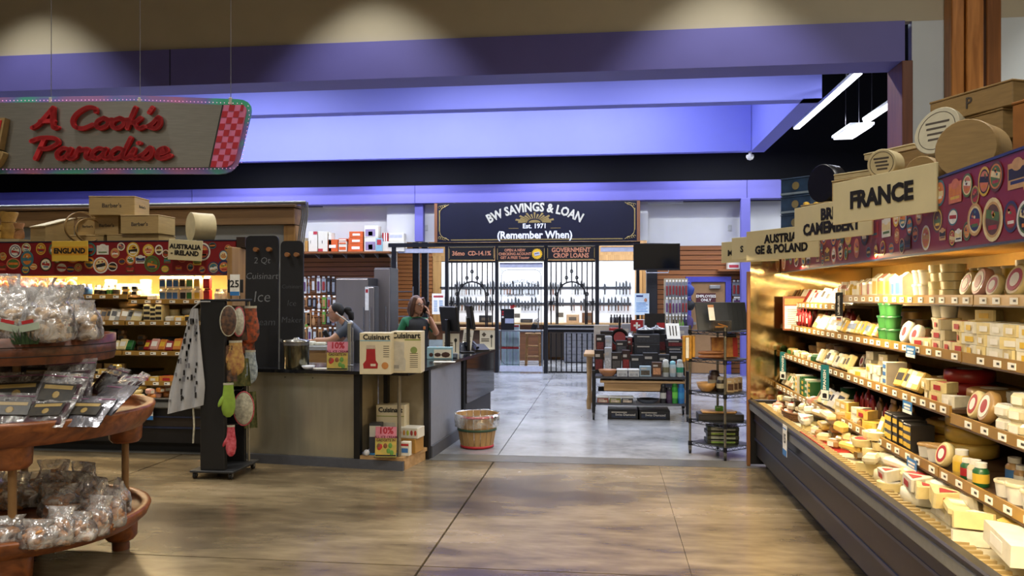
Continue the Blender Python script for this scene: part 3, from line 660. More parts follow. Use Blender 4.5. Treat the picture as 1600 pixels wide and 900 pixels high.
shelf_fill('R', ZR[3]+e, f4, [(7.4, Y4(1245), 'flat packet', ('pale', 'white', 'tan'), ('white', 'green'), 1, 1), (Y4(1247), Y4(1275), 'carton', ('green', 'white'), ('yellow', 'green'), 1, 1), (Y4(1277), Y4(1310), 'flat packet', ('cream', 'tan', 'white'), ('white', 'dark'), 1, 1), (Y4(1312), Y4(1372), 'wedge', ('white', 'yellow', 'cream'), ('white', 'yellow', 'red'), 1, (1, 2)), (Y4(1374), Y4(1392), 'upright wedge', ('yellow', 'cream'), ('green', 'white'), 1, 1),
    (Y4(1394), Y4(1438), 'carton', ('black',), ('yellow',), 1, 1), (Y4(1440), Y4(1468), 'tub', ('cream', 'tan'), ('white',), 1, 1), (Y4(1470), Y4(1490), 'standing round', ('cream',), ('red',), 1, 1), (Y4(1492), Y4(1545), 'jar', ('green', 'pale', 'yellow'), ('white', 'red', 'yellow'), 1, 1), (Y4(1547), 2.1, 'tub', ('tan', 'pale'), ('white', 'blue'), 1, 1)], 'on lowest shelf, right case', 11)
shelf_fill('R', ZR[3]+e, f4+.16, [(7.3, 6.0, 'round box', ('brown', 'green', 'tan'), ('dark', 'white'), 1, (1, 3)), (5.9, 5.4, 'pouch', ('red',), ('red', 'white'), 1, 1), (5.35, 4.7, 'pouch', ('red', 'tan', 'brown'), ('white',), 1, 1), (4.6, 4.1, 'big wheel', ('gold', 'yellow'), ('white',), 1, (2, 3)), (3.7, 2.2, 'jar', ('tan', 'brown', 'grey'), ('white', 'blue'), 2, 1)], 'at back of lowest shelf, right case', 12)
# bottom deck: heaps
r = random.Random(21); zd = DKR-.03
YD = lambda px: yx(px, 1.5)
PLACED = []
def heap(n, ua, ub, xa, xb, kinds, where, lv_max=2, tilt=.22, sc=(1, 1), side='R'):
    """drop packs one by one; each rests on the highest pack under it"""
    done = tries = 0
    while done < n and tries < n*14:
        tries += 1
        kind, cols, stks = r.choice(kinds); _, _, w_, d_, h_ = proto(kind, cols[0], stks[0]); k = r.uniform(*sc)
        u = r.uniform(min(ua, ub), max(ua, ub)); x = r.uniform(xa, xb); R0 = .42*max(w_, d_)*k; z = zd
        for (pu, px_, pr_, pt_) in PLACED:
            if (u-pu)**2+(x-px_)**2 < ((R0+pr_)*.93)**2: z = max(z, pt_)
        if z > zd+lv_max*.058: continue
        PLACED.append((u, x, R0, z+h_*k+.004)); up = z > zd+.01; t_ = (r.uniform(-tilt, tilt)*up, r.uniform(-tilt, tilt)*up)
        a = r.uniform(-PI, PI) if kind in ('wedge', 'block') else (-PI/2 if side == 'R' else 0)+r.uniform(-.5, .5)
        pack(kind, r.choice(cols), r.choice(stks), (x, u, z+.003) if side == 'R' else (u, x, z+.003), a, where, t_, k); done += 1
dk = 'on bottom deck, right case'
heap(95, 7.3, YD(1290), 1.42, 1.95, [('wedge', ('white', 'pale', 'cream'), ('white',)), ('block', ('pale', 'cream', 'white'), ('white',)), ('block', ('white', 'pink'), ('red', 'white'))], dk, 3, .25, (.8, 1.05))
heap(14, YD(1232), YD(1262), 1.40, 1.62, [('block', ('tan', 'pale', 'grey'), ('dark', 'white'))], dk, 2, .3, (.7, .9))
heap(60, YD(1290), YD(1350), 1.42, 1.95, [('slab', ('yellow', 'cream'), ('white',)), ('block', ('yellow', 'cream', 'tan'), ('yellow', 'white'))], dk, 3, .15)
heap(24, YD(1350), YD(1372), 1.42, 1.9, [('block', ('white', 'pale'), ('white',)), ('round box', ('pale', 'cream'), ('white', 'red'))], dk, 3, .08)
for i, (px, xx) in enumerate(((1372, 1.56), (1386, 1.56), (1376, 1.72), (1398, 1.69), (1412, 1.70), (1390, 1.84), (1410, 1.86))):
    for lv in range((1, 1, 3, 3, 3, 4, 4)[i]): pack('round box', 'cream' if lv % 2 else 'pale', 'red' if lv == 0 and i < 2 else 'white', (xx, yx(px, xx), zd+lv*.0425), r.uniform(0, 3), dk); PLACED.append((yx(px, xx), xx, .055, zd+(lv+1)*.0425))
for i, (px, xx, c_, k_) in enumerate(((1404, 1.5, 'pale', 'big wheel'), (1416, 1.72, 'cream', 'big wheel'), (1450, 1.50, 'white', 'big wheel'), (1468, 1.74, 'white', 'big wheel'), (1490, 1.50, 'white', 'half wheel'), (1500, 1.74, 'pale', 'big wheel'), (1520, 1.54, 'cream', 'half wheel'), (1532, 1.78, 'white', 'half wheel'), (1545, 1.56, 'yellow', 'half wheel'))):
    pack(k_, c_, 'red' if i in (0, 1) else 'white', (xx, yx(px, xx), zd+.002), r.uniform(-.6, .6)-PI/2, dk); PLACED.append((yx(px, xx), xx, .105, zd+.075))
heap(40, YD(1372), YD(1530), 1.40, 1.62, [('slab', ('cream', 'white', 'pale'), ('white',)), ('wedge', ('white', 'cream'), ('white', 'red')), ('round box', ('cream', 'pale'), ('red', 'white'))], dk, 1.6, .12, (1.0, 1.3))
heap(60, YD(1520), 2.1, 1.40, 1.95, [('slab', ('yellow', 'cream'), ('yellow', 'white')), ('wedge', ('cream', 'white', 'yellow'), ('white',)), ('half wheel', ('cream', 'white'), ('red', 'white'))], dk, 2, .15, (1.1, 1.45))
# wicker basket, red trays, green grass mat on the deck
bk = thing('wicker_basket', 'shallow oval wicker basket among cheeses on the right case deck', 'basket', (1.50, YD(1247), zd+.001))
wick = M('wicker', '#7a5330', .6, var=.3, scale=60, bump=.5)
for k in range(5): MB().tube([(.10*(1+.05*k)*math.cos(a*PI/10), .20*(1+.05*k)*math.sin(a*PI/10), .008+.014*k) for a in range(20)], .008, 6, True).build('woven_ring', wick, bk)
MB().lathe([(.001, 0), (1, 0), (1, .006)], 20, sx=.10, sy=.20).build('basket_floor', wick, bk)
for i, (a, b) in enumerate(((YD(1287), YD(1306)), (YD(1306), YD(1330)))):
    t_ = tag(MB().box(1.335, 1.52, b+.01, a-.01, zd-.002, zd+.004).box(1.335, 1.343, b+.01, a-.01, zd+.004, zd+.03).build('tray_liner', M('red_tray', '#a0241f', .4)), ['red paper tray liner under cheese slabs nearest the wicker basket', 'red paper tray liner under cheese slabs farther from the wicker basket'][i], 'tray')
gm = MB(); rg = random.Random(4)
for k in range(420):
    u = rg.uniform(yx(1545, 2.0), yx(1420, 2.0)); x = rg.uniform(1.93, 2.3); h_ = rg.uniform(.06, .2); a = rg.uniform(0, 6.3); b = rg.uniform(-.04, .04)
    gm._add([(x+.02*math.cos(a), u+.02*math.sin(a), zd), (x-.02*math.cos(a), u-.02*math.sin(a), zd), (x+b, u+b, zd+h_)], [(0, 1, 2)])
tag(stuff(gm.build('display_greenery', M('plastic_grass', '#16331a', .6, var=.4))), 'dark green display greenery at the back of the right case deck', 'greenery')
# ------------------------------------------------------------------ left case contents
LZ = lambda k, s: ZL[k]+DZL[k][s]+e
XA = lambda px: WY(px, 462, 7.75).x
shelf_fill('L', LZ(0, 0), 1.655+YL, [(-6.6, XA(60), 'pouch', ('orange', 'pink'), ('white', 'red'), 1, 1), (XA(60), XA(122), 'pouch', ('pink', 'tan', 'orange'), ('white', 'red'), 1, 1), (XA(124), XA(148), 'jar', ('blue', 'white'), ('blue',), 1, 1), (XA(148), XA(190), 'jar', ('white',), ('green', 'dark'), 1, 1), (XA(190), XA(226), 'block', ('white', 'cream'), ('dark', 'white'), 1, (1, 2))], 'on top shelf, left case', 31)
shelf_fill('L', LZ(0, 0), 1.655+YL+.12, [(-6.5, XA(150), 'big wheel', ('tan', 'orange', 'cream'), ('yellow',), 1, (1, 2)), (XA(150), XA(226), 'round box', ('white', 'cream'), ('white',), 1, (3, 4))], 'at back of top shelf, left case', 32)
shelf_fill('L', LZ(0, 1), 1.655+YL, [(XA(232), XA(250), 'block', ('white', 'green'), ('white', 'green'), 1, 1), (XA(250), XA(282), 'milk carton', ('white',), ('blue',), 1, 2), (XA(282), XA(304), 'milk carton', ('white',), ('dark', 'green'), 1, 2), (XA(305), XA(318), 'milk carton', ('white',), ('yellow',), 1, 2), (XA(319), XA(333), 'milk carton', ('red',), ('red',), 1, 2), (XA(336), XA(366), 'jar', ('white', 'cream'), ('white',), 1, 1)], 'on top shelf, left case', 33)
shelf_fill('L', LZ(1, 0), 1.605+YL, [(-6.6, XA(226), 'flat packet', ('white', 'cream', 'tan', 'grey'), ('white', 'dark'), 1, 1)], 'on second shelf, left case', 34)
shelf_fill('L', LZ(1, 0), 1.605+YL+.14, [(-6.5, XA(226), 'big wheel', ('tan', 'brown', 'cream'), ('white',), 1, (2, 3))], 'at back of second shelf, left case', 35)
shelf_fill('L', LZ(1, 1), 1.605+YL, [(XA(232), XA(262), 'carton', ('cream',), ('dark',), 1, 1), (XA(263), XA(318), 'block', ('yellow', 'white'), ('dark', 'white'), 1, 1)], 'on second shelf, left case', 36)
shelf_fill('L', LZ(1, 1), 1.605+YL+.14, [(XA(234), XA(270), 'round box', ('tan', 'cream'), ('white',), 1, 3), (XA(272), XA(360), 'big wheel', ('black', 'brown', 'grey'), ('dark',), 1, 2)], 'at back of second shelf, left case', 37)
shelf_fill('L', LZ(2, 0), 1.555+YL, [(-6.6, XA(205), 'leaning block', ('white', 'cream', 'green'), ('white', 'dark'), 1, 1), (XA(205), XA(226), 'leaning block', ('green',), ('green', 'white'), 1, 1)], 'on third shelf, left case', 38)
shelf_fill('L', LZ(2, 0), 1.555+YL+.14, [(-6.5, XA(226), 'block', ('green', 'brown', 'black'), ('green', 'dark'), 1, (2, 4))], 'at back of third shelf, left case', 39)
shelf_fill('L', LZ(2, 1), 1.555+YL, [(XA(232), XA(320), 'leaning block', ('orange', 'red', 'pink'), ('white', 'red', 'yellow'), 1, 1)], 'on third shelf, left case', 40)
shelf_fill('L', LZ(2, 1), 1.555+YL+.14, [(XA(234), XA(360), 'big wheel', ('red', 'black'), ('dark',), 1, (2, 3))], 'at back of third shelf, left case', 41)
shelf_fill('L', LZ(3, 0), 1.505+YL, [(-6.6, XA(70), 'leaning block', ('cream', 'pink', 'blue'), ('white', 'red'), 1, 1), (XA(72), XA(190), 'wedge', ('orange', 'yellow', 'cream'), ('white', 'yellow', 'dark'), 1, 1), (XA(190), XA(226), 'block', ('black', 'yellow'), ('yellow', 'dark'), 1, (1, 2))], 'on lowest shelf, left case', 42)
shelf_fill('L', LZ(3, 0), 1.505+YL+.14, [(-6.5, XA(226), 'half wheel', ('orange', 'tan', 'brown'), ('dark',), 1, (2, 3))], 'at back of lowest shelf, left case', 43)
shelf_fill('L', LZ(3, 1), 1.505+YL, [(XA(232), XA(300), 'wedge', ('yellow', 'orange', 'cream'), ('white', 'green', 'red'), 1, 1)], 'on lowest shelf, left case', 44)
zd = DKL-.03
PLACED.clear()
def heapL(n, ua, ub, kinds, where): heap(n, ua, ub, 7.46, 7.95, kinds, where, 2, .15, (.9, 1.1), 'L')
heapL(30, XA(150), XA(245), [('block', ('cream', 'yellow', 'white'), ('white', 'yellow')), ('slab', ('cream', 'yellow'), ('white',))], 'on bottom deck, left case')
heapL(10, XA(245), XA(270), [('block', ('orange', 'pink'), ('white',))], 'on bottom deck, left case')
heapL(14, -6.6, XA(145), [('half wheel', ('cream', 'tan'), ('white',)), ('slab', ('yellow', 'cream'), ('white',))], 'on bottom deck, left case')
# ================================================================== ON TOP OF THE CASES, SIGNS
BWOOD = M('light_box_wood', '#b69a66', .6, var=.08, scale=8, stretch=(1, 1, 8))
PWOOD = M('pale_veneer', '#c9b88c', .6, var=.08, scale=10)
INK = M('black_ink', '#171412', .6, var=0)
GREYINK = M('branded_ink', '#4d443a', .7, var=0)
ZT = 2.1135
def crate(name, label, w_, d_, h_, loc, rotz, words=None, mat=BWOOD, size=.05, side=None):
    T = thing(name, label, 'box', loc, rotz)
    MB().rbox(-w_/2, w_/2, -d_/2, d_/2, 0, h_-.012, .004).build('body', mat, T); MB().rbox(-w_/2-.003, w_/2+.003, -d_/2-.003, d_/2+.003, h_-.011, h_, .003).build('lid', mat, T)
    if words: text(words, size, GREYINK, T, (0, -d_/2-.001, h_*.5), bold=.01)
    if words and side: text(words, size*.7, GREYINK, T, (w_/2+.001, 0, h_*.5), rot=(PI/2, 0, PI/2))
    return T
Yc = 7.95
def onL(px, Y): return WY(px, 400, Y).x
s_ = lambda px, Y=Yc: px/1244*Y/0.95           # pixel size at that depth
# left case: wooden boxes, hoops, drum
crate('wooden_box', 'brand-printed wooden box topmost of the pile on the left case', .48, .34, .20, (onL(189, 7.95), 7.93, ZT+.08+.198), .12, "Barber's", size=.062, side=True)
crate('wooden_box', 'brand-printed wooden box at right of the pile, beside the round drum', .42, .32, .195, (onL(232, 7.9), 7.9, ZT+.08), .0, "Barber's", size=.056)
crate('wooden_box', 'wooden box in the middle of the pile, half hidden by its neighbour', .26, .32, .195, (onL(180, 8.0), 8.0, ZT+.08), .05, "Barber's", size=.05)
crate('wooden_box', 'wooden box at left of the pile, behind the standing wooden hoops', .22, .32, .195, (onL(148, 8.06), 8.08, ZT+.08), .1, "Barber's", size=.035)
crate('wooden_box', 'low wooden box lying under the left of the printed pile', .38, .34, .078, (onL(150, 7.98), 8.0, ZT), .0)
crate('wooden_box', 'low wooden box lying under the right of the printed pile', .58, .32, .078, (onL(223, 7.95), 7.93, ZT), .0)
T = thing('wooden_box', 'pale slant-topped wooden box left of the yellow country sign', 'box', (onL(82, 7.9), 7.9, ZT), -.45)
MB()._add([(-.15, -.15, 0), (.15, -.15, 0), (.15, .15, 0), (-.15, .15, 0), (-.15, -.15, .16), (.15, -.15, .16), (.15, .15, .26), (-.15, .15, .26)], [(0, 3, 2, 1), (4, 5, 6, 7), (0, 1, 5, 4), (1, 2, 6, 5), (2, 3, 7, 6), (3, 0, 4, 7)]).build('body', BWOOD, T)
MB()._add([(-.16, -.16, .162), (.16, -.16, .162), (.16, .16, .268), (-.16, .16, .268), (-.16, -.16, .172), (.16, -.16, .172), (.16, .16, .278), (-.16, .16, .278)], [(0, 3, 2, 1), (4, 5, 6, 7), (0, 1, 5, 4), (1, 2, 6, 5), (2, 3, 7, 6), (3, 0, 4, 7)]).build('lid', PWOOD, T)
def hoop(label, px, Y, R0, wd, rotz, lean):
    q = tr(0, 0, R0) @ Matrix.Rotation(lean, 4, 'Y') @ Matrix.Rotation(PI/2, 4, 'X')
    mb = MB().t(q); n = 28
    for (ra, rb) in ((R0, R0-.008),):
        vs = [(rr*math.cos(k*2*PI/n), rr*math.sin(k*2*PI/n), zz) for rr, zz in ((ra, -wd/2), (ra, wd/2), (rb, wd/2), (rb, -wd/2)) for k in range(n)]
        mb._add(vs, [(j*n+k, j*n+(k+1) % n, ((j+1) % 4)*n+(k+1) % n, ((j+1) % 4)*n+k) for j in range(4) for k in range(n)], True)
    return tag(mb.build('wooden_hoop', M('hoop_wood', '#a8864f', .5, var=.1), None, (onL(px, Y), Y, ZT), rotz), label, 'hoop')
hoop('taller thin wooden hoop standing left of the box pile', 128, 7.86, .165, .06, .9, 0)
hoop('shorter thin wooden hoop standing against the box pile', 138, 7.78, .125, .05, .9, 0)
def drum(label, loc, R0, L, rotz, mat=PWOOD, words=None, lean=0, rim=True, inkm=GREYINK, size=.05):
    """round veneer box lying on its side, lid facing local -y"""
    T = thing('veneer_drum', label, 'cheese drum', loc, rotz); q = tr(0, 0, R0) @ Matrix.Rotation(lean, 4, 'X') @ Matrix.Rotation(PI/2, 4, 'X')
    MB().t(q).lathe([(R0*.985, -L/2), (R0*.985, L/2-.03)], 28).build('body', mat, T)
    MB().t(q).lathe([(R0, L/2-.055), (R0, L/2-.004), (R0-.004, L/2)], 28).build('lid', mat, T)
    if words:
        for k in range(4): o = MB().box(-R0*(.55-.08*k), R0*(.5-.1*(k % 2)), -.006, .006, 0, .001).build('stamped_line', inkm, T); o.matrix_local = q @ tr(0, R0*(.35-.24*k), L/2)
        o = put('stamp', MB().tube([(R0*.8*math.cos(k*PI/14), R0*.8*math.sin(k*PI/14), 0) for k in range(28)], .0022, 4, True).mesh('stamp', inkm), T); o.matrix_local = q @ tr(0, 0, L/2)
    return T
drum('pale round veneer drum lying behind the white country sign', (onL(312, 7.92), 7.95, ZT), .155, .22, -.75)
# left end: tan paper figure-like gift bags
for i, (px, w_, h_, c_, lb) in enumerate(((14, .19, .30, '#a8813c', 'tall ochre wrapped bundle on the left case top'), (37, .11, .17, '#a9764c', 'short salmon-brown wrapped bundle beside the tall ochre bundle'), (2, .12, .16, '#b09048', 'short ochre wrapped bundle at the frame edge on the left case'))):
    mb = MB().lathe([(w_*.36, 0), (w_*.5, h_*.1), (w_*.48, h_*.45), (w_*.36, h_*.62), (w_*.52, h_*.95), (w_*.5, h_)], 14, sy=.7).jitter(.012, 16, i)
    T = thing('wrapped_bundle', lb, 'bundle', (onL(px, 7.85), 7.85-.06*(i > 0), ZT+.035)); mb.build('wrapping', M('ochre_wrap_%s' % 'abc'[i], c_, .6, var=.2, bump=.4), T)
    MB().tube([(w_*.37*math.cos(k*PI/8), w_*.27*math.sin(k*PI/8), h_*.62) for k in range(16)], .008, 5, True).build('tie', M('raffia', '#8b6b3a', .8), T)
tag(MB().box(onL(-60, 7.85), onL(48, 7.85), 7.68, 8.05, ZT, ZT+.033).build('display_plank', PWOOD), 'thin plank under the wrapped bundles on the left case', 'plank')
# country boards
def board(name, label, wx, wz, loc, rotz, words, size, mat, thick=.012, tilt=0, stripes=None, hold=True, **k):
    T = thing(name, label, 'sign', loc, rotz); T.rotation_euler = (0, tilt, rotz)
    MB().rbox(-wx/2, wx/2, 0, thick, 0, wz, .002).build('board', mat, T)
    if stripes:
        for a, b, m_ in stripes: MB().box(-wx/2+.001, wx/2-.001, -.0015, -.0005, a*wz, b*wz).build('stripe', m_, T)
    if words: text(words, size, INK, T, (0, -.0025, wz*.5), bold=.045, extrude=.001, **k)
    return T
CB = M('cream_board', '#d3c69a', .6, var=.05, scale=6); YB = M('yellow_board', '#d8b23e', .6, var=.03); OB = M('orange_stripe', '#cf9426', .6, var=.03)
q = WY(109, 424, 7.53); board('country_sign', 'yellow and orange striped country board reading England', .395, .205, (q.x, 7.53, q.z+.11), .0, 'ENGLAND', .074, YB, tilt=.0, stripes=((.3, .72, OB),))
bpy.context.view_layer.update()
q = WY(290, 407, 7.55); board('country_sign', 'cream country board reading Australia and Ireland', .36, .205, (q.x, 7.53, q.z-.0), .0, 'AUSTRALIA\n- IRELAND', .064, CB, tilt=.06)
for o in bpy.data.objects:
    if o.get('label', '').startswith('yellow and orange striped'): o.location.z = WY(109, 408, 7.53).z
def rboard(label, px, t, yb, L, words, size, dirx, wz=.235, **k):
    a = WT(px, yb, t); dx = dirx; dy = -math.sqrt(1-dx*dx); c = a+Vector((dx, dy, 0))*L/2
    return board('country_sign', label, L, wz, (c.x, c.y, a.z), math.atan2(dy, dx), words, size, CB, **k)
rboard('cream wooden country board reading France, nearest on the right case', 1301, 4.5, 352, .76, 'FRANCE', .125, .37)
rboard('cream wooden board reading Brie Camembert, behind the France board', 1241, 5.4, 380, .78, 'BRIE\nCAMEMBERT', .10, .35, lead=.85)
rboard('cream wooden board reading Austria and Poland on the right case', 1166, 6.4, 408, .78, 'AUSTRIA\nGE & POLAND', .088, .5, lead=.9)
T = rboard('narrow cream board with a letter S left of the Austria board', 1143, 6.95, 406, .6, None, .1, .6, wz=.19)
text('S', .075, INK, T, (-.18, -.0025, .085), bold=.03, extrude=.001)
T = rboard('farthest cream board with a letter M on the right case', 1127, 7.3, 411, .6, None, .1, .7, wz=.19)
text('M', .075, INK, T, (-.2, -.0025, .085), bold=.03, extrude=.001)
# goods on the right case roof
DR = M('drum_wood', '#9c7f50', .55, var=.12, scale=9, stretch=(1, 1, 6)); WCH = M('white_rind', '#c9c2a8', .6, var=.06)
drum('large round veneer drum with branded lid, nearest front on right case', (1.76, WX(1500, 260, 1.70).y, ZT), .14, .20, -.75, DR, None)
drum('white printed cheese wheel leaning high on the right case', (1.80, WX(1462, 230, 1.78).y, ZT+.195), .135, .055, -1.0, WCH, '~ ~ ~', lean=-.25)
drum('small pale round drum lying between the France board and big drum', (1.72, WX(1448, 260, 1.72).y, ZT), .095, .12, -.9, DR)
drum('stamped tan cheese drum standing behind the France board', (1.74, WX(1384, 260, 1.74).y, ZT+.172), .092, .12, -.75, PWOOD, '~ ~')
drum('black waxed cheese wheel standing on right case beside blue boxes', (1.72, WX(1292, 280, 1.72).y, ZT+.172), .15, .12, -1.05, M('black_wax', '#15161c', .35))
def stackbox(label, px, X, w_, d_, h_, z, rotz, mat, words=None, size=.06):
    T = crate('wooden_crate', label, w_, d_, h_, (X, WX(px, 260, X).y, z), rotz, words, mat, size); return T
stackbox('long tan wooden crate under the leaning white wheel', 1425, 1.98, .50, .30, .19, ZT, -1.2, DR)
stackbox('pale flat box lying open on the tan crate', 1410, 1.98, .42, .26, .045, ZT+.379, -1.1, PWOOD)
stackbox('big dark-stamped crate at the bottom of the near stack', 1535, 2.05, .50, .34, .24, ZT, -1.25, DR)
stackbox('brand-stamped crate in the middle of the near stack', 1545, 2.05, .48, .32, .15, ZT+.242, -1.2, DR, 'Colm', .085)
stackbox('brand-stamped crate at the top of the near stack', 1550, 2.05, .52, .32, .13, ZT+.394, -1.15, DR, 'P', .085)
stackbox('orange-brown toothed-edge crate at the right frame edge', 1680, 1.78, .34, .24, .21, ZT, -1.2, M('orange_crate', '#96602a', .55, var=.1))
stackbox('thin pale box on top of the small cheeses behind France board', 1345, 1.80, .30, .2, .045, ZT+.272, -.9, PWOOD)
stackbox('pale low box under the thin box behind France board', 1345, 1.80, .32, .22, .27, ZT, -.9, BWOOD)
stackbox('plain pale crate carrying the black wheel', 1292, 1.74, .30, .26, .17, ZT, -1.05, BWOOD)
stackbox('plain pale crate carrying the stamped tan drum', 1386, 1.74, .26, .2, .17, ZT, -.8, BWOOD)
stackbox('tan wooden crate stacked on the long tan crate', 1424, 1.99, .44, .28, .185, ZT+.192, -1.15, DR)
stackbox('mauve-lidded low box beside the black wheel', 1320, 1.86, .22, .2, .10, ZT, -1.0, M('mauve_box', '#8d7a88', .6))
stackbox('small white box beside the base of the black wheel', 1278, 1.63, .12, .05, .06, ZT, -1.0, WHITE)
NB = M('navy_box', '#2c4668', .45, var=.35, scale=9); 
for i, z in enumerate((0, .162, .324)):
    T = stackbox(('lower', 'middle', 'upper')[i]+' blue cheese case box stacked behind the black wheel', 1256, 1.74, .30, .26, .16, ZT+z, -.85+.04*i, NB)
    MB().cyl((0, -.136, .085), (0, -.134, .085), .035, n=14).build('crest', M('crest_gold', '#93835a', .5), T); MB().box(-.15, .15, -.1345, -.1335, .012, .03).build('stripe', M('pale_stripe', '#8fa2b5', .5), T)
# flowers behind the Austria board
fp = thing('flower_bunch', 'bunch of yellow flowers on the far end of right case', 'flowers', (1.75, 6.95, ZT)); rf = random.Random(3)
MB().lathe([(.05, 0), (.06, .08)], 12).build('pot', M('green_pot', '#3b5a35', .5), fp)
for k in range(12):
    a = rf.uniform(0, 6.3); d = rf.uniform(.02, .12); z = rf.uniform(.14, .22); c_ = (d*math.cos(a), d*math.sin(a), z)
    MB().tube([(0, 0, .07), c_], .003, 4).build('stem', M('stem_green', '#3d5a2a', .6), fp); MB().ell(c_, .028, .028, .018, 8, 5).build('blossom', M('blossom_yellow', '#d2a72c', .6, var=.2), fp)
# shelf talkers
def talker(label, loc, rotz, w_, h_, mats, words, size, flag=None, vert=False):
    T = thing('shelf_talker', label, 'sign', loc, rotz); MB().box(-w_/2, w_/2, 0, .002, -h_, 0).build('card', mats[0], T)
    if words: text(words, size, mats[1], T, (0, -.0015, -h_*.42 if vert else -h_*.4), rot=(PI/2, -PI/2, 0) if vert else (PI/2, 0, 0), bold=.02, extrude=.0005)
    if flag: flag(T)
    return T
BLU = M('talker_blue', '#2f74b4', .5); TEAL = M('talker_teal', '#1d6a70', .5); SW = M('sign_white', '#e6e3da', .6); BKC = M('talker_black', '#1a1817', .5)
RZ = -PI/2
def whitefoot(T): MB().box(-.035, .035, -.0012, -.0004, -.24, -.175).build('white_panel', SW, T); MB().prism([(-.02, -.23), (.02, -.23), (.02, -.20), (.005, -.195), (-.02, -.20)], 0, .0004).build('animal_icon', INK, T).matrix_local = Matrix.Rotation(PI/2, 4, 'X') @ tr(0, 0, .0015)
for px, py, X, lb in ((1209, 545, 1.545, 'teal hanging shelf card on the third shelf near the far end'), (1290, 570, 1.495, 'teal hanging shelf card reading Spanish on the lowest shelf')):
    q = WX(px, py, X); talker(lb, (X-.006, min(q.y, 7.3), q.z), RZ+.5, .075, .245, (TEAL, SW), 'SPANISH', .036, whitefoot, True)
q = WX(1313, 457, 1.64); T = talker('black hanging shelf card with a tiny German flag on top shelf', (1.63, q.y, q.z), RZ+.5, .07, .215, (BKC, SW), 'LIMBURGER', .026, None, True)
for k, m_ in enumerate((INK, LR, LY)): MB().box(-.02, .02, -.0014, -.0006, -.185-.009*k, -.177-.009*k).build('flag_band', m_, T)
MB().box(-.033, .033, -.0005, -.0001, -.214, -.168).build('white_panel', SW, T)
for i, (px, py, X) in enumerate(((1426, 540, 1.595), (1421, 627, 1.545), (1428, 717, 1.495))):
    q = WX(px, py, X); T = talker('blue and white shelf card clipped to the '+('second', 'third', 'lowest')[i]+' shelf rail', (X-.012, q.y, q.z), RZ, .125, .062, (BLU, SW), ('FRENCH\nCHEESE', 'TRIPLE\nCREAM', 'FRENCH\nBRIE')[i] if False else None, .018)
    for k in range(2): MB().box(-.045+.006*k, .045-.008*k, -.0012, -.0004, -.024-.017*k, -.014-.017*k).build('print_line', SW, T)
    MB().box(-.0625, .0625, -.0011, -.0003, -.062, -.046).build('white_band', SW, T)
q = WX(1212, 458, 1.66); T = talker('framed orange-bordered notice hanging inside the far end of right case', (1.63, 7.25, 1.545), -.15, .20, .30, (M('notice_brown', '#7a3f22', .5), INK), None, .02)
MB().box(-.085, .085, -.0014, -.0004, -.285, -.085).build('paper', SW, T); MB().box(-.085, .085, -.0014, -.0004, -.075, -.02).build('header_band', M('header_orange', '#c98a4a', .5), T)
for k in range(9): MB().box(-.06, .06, -.0022, -.0015, -.118-.016*k, -.114-.016*k).build('print_line', GREYINK, T)
def price_sheet(label, loc, rotz, num, w_=.15, h_=.26, tilt=0):
    T = thing('price_sheet', label, 'price sign', loc, rotz); T.rotation_euler = (tilt, 0, rotz); MB().box(-w_/2, w_/2, 0, .002, 0, h_).build('sheet', SW, T); MB().box(-w_/2, w_/2, -.0012, -.0003, 0, h_*.2).build('blue_band', BLU, T)
    text(num, h_*.42, INK, T, (0, -.002, h_*.55), bold=.02, extrude=.0005, xs=.8); MB().box(-w_*.4, w_*.4, -.0012, -.0003, h_*.86, h_*.9).build('print_line', BLU, T); return T
q = WX(1227, 712, 1.26); price_sheet('white and blue price sheet hanging on right case bumper', (1.255, q.y, q.z), RZ, '15', .13, .22)
q = WY(226, 656, 7.29); price_sheet('white and blue price sheet hanging below the left case deck', (q.x, 7.295, q.z), 0, '99', .17, .19)

# ------------------------------------------------------------------ hanging sign over the left aisle
TS = 6.4
def SP(px, py): return ((px+42)/FPX*TS, (462-py)/FPX*TS+H)        # sign plane is parallel to the picture; x from the emblem axis
base = WT(-42, 462, TS)
hs = thing('hanging_sign', 'large hanging metal sign with red script lettering and pink checkered end', 'sign', (base.x, base.y, 0), TH)
def irid(name):
    m = bpy.data.materials.new(name); m.use_nodes = True; nt = m.node_tree; b = nt.nodes['Principled BSDF']
    tc = nt.nodes.new('ShaderNodeTexCoord'); mp = nt.nodes.new('ShaderNodeMapping'); mp.inputs['Scale'].default_value = (1, 1, 2.0)
    nz = nt.nodes.new('ShaderNodeTexNoise'); nz.inputs['Scale'].default_value = 1.6; nz.inputs['Detail'].default_value = 2
    cr = nt.nodes.new('ShaderNodeValToRGB'); e_ = cr.color_ramp.elements; e_[0].position = .3; e_[0].color = (*hexc('#2fa860'), 1); e_[1].position = .72; e_[1].color = (*hexc('#d0486e'), 1)
    for p_, c_ in ((.42, '#55b0a0'), (.5, '#7a78c0'), (.6, '#b07aa8')): x_ = e_.new(p_); x_.color = (*hexc(c_), 1)
    nt.links.new(tc.outputs['Object'], mp.inputs[0]); nt.links.new(mp.outputs[0], nz.inputs['Vector']); nt.links.new(nz.outputs['Fac'], cr.inputs[0]); nt.links.new(cr.outputs[0], b.inputs['Base Color'])
    b.inputs['Roughness'].default_value = .35; b.inputs['Metallic'].default_value = .3; return m
def rounded(pts, rr, k=5):
    out = []; n = len(pts)
    for i in range(n):
        p0, p1, p2 = Vector(pts[i-1]), Vector(pts[i]), Vector(pts[(i+1) % n]); a = (p0-p1).normalized(); b = (p2-p1).normalized(); q = rr[i]
        if q == 0: out.append(tuple(p1)); continue
        for j in range(k+1): t = j/k; out.append(tuple((p1+a*q)*(1-t)**2+p1*2*t*(1-t)+(p1+b*q)*t*t))
    return out
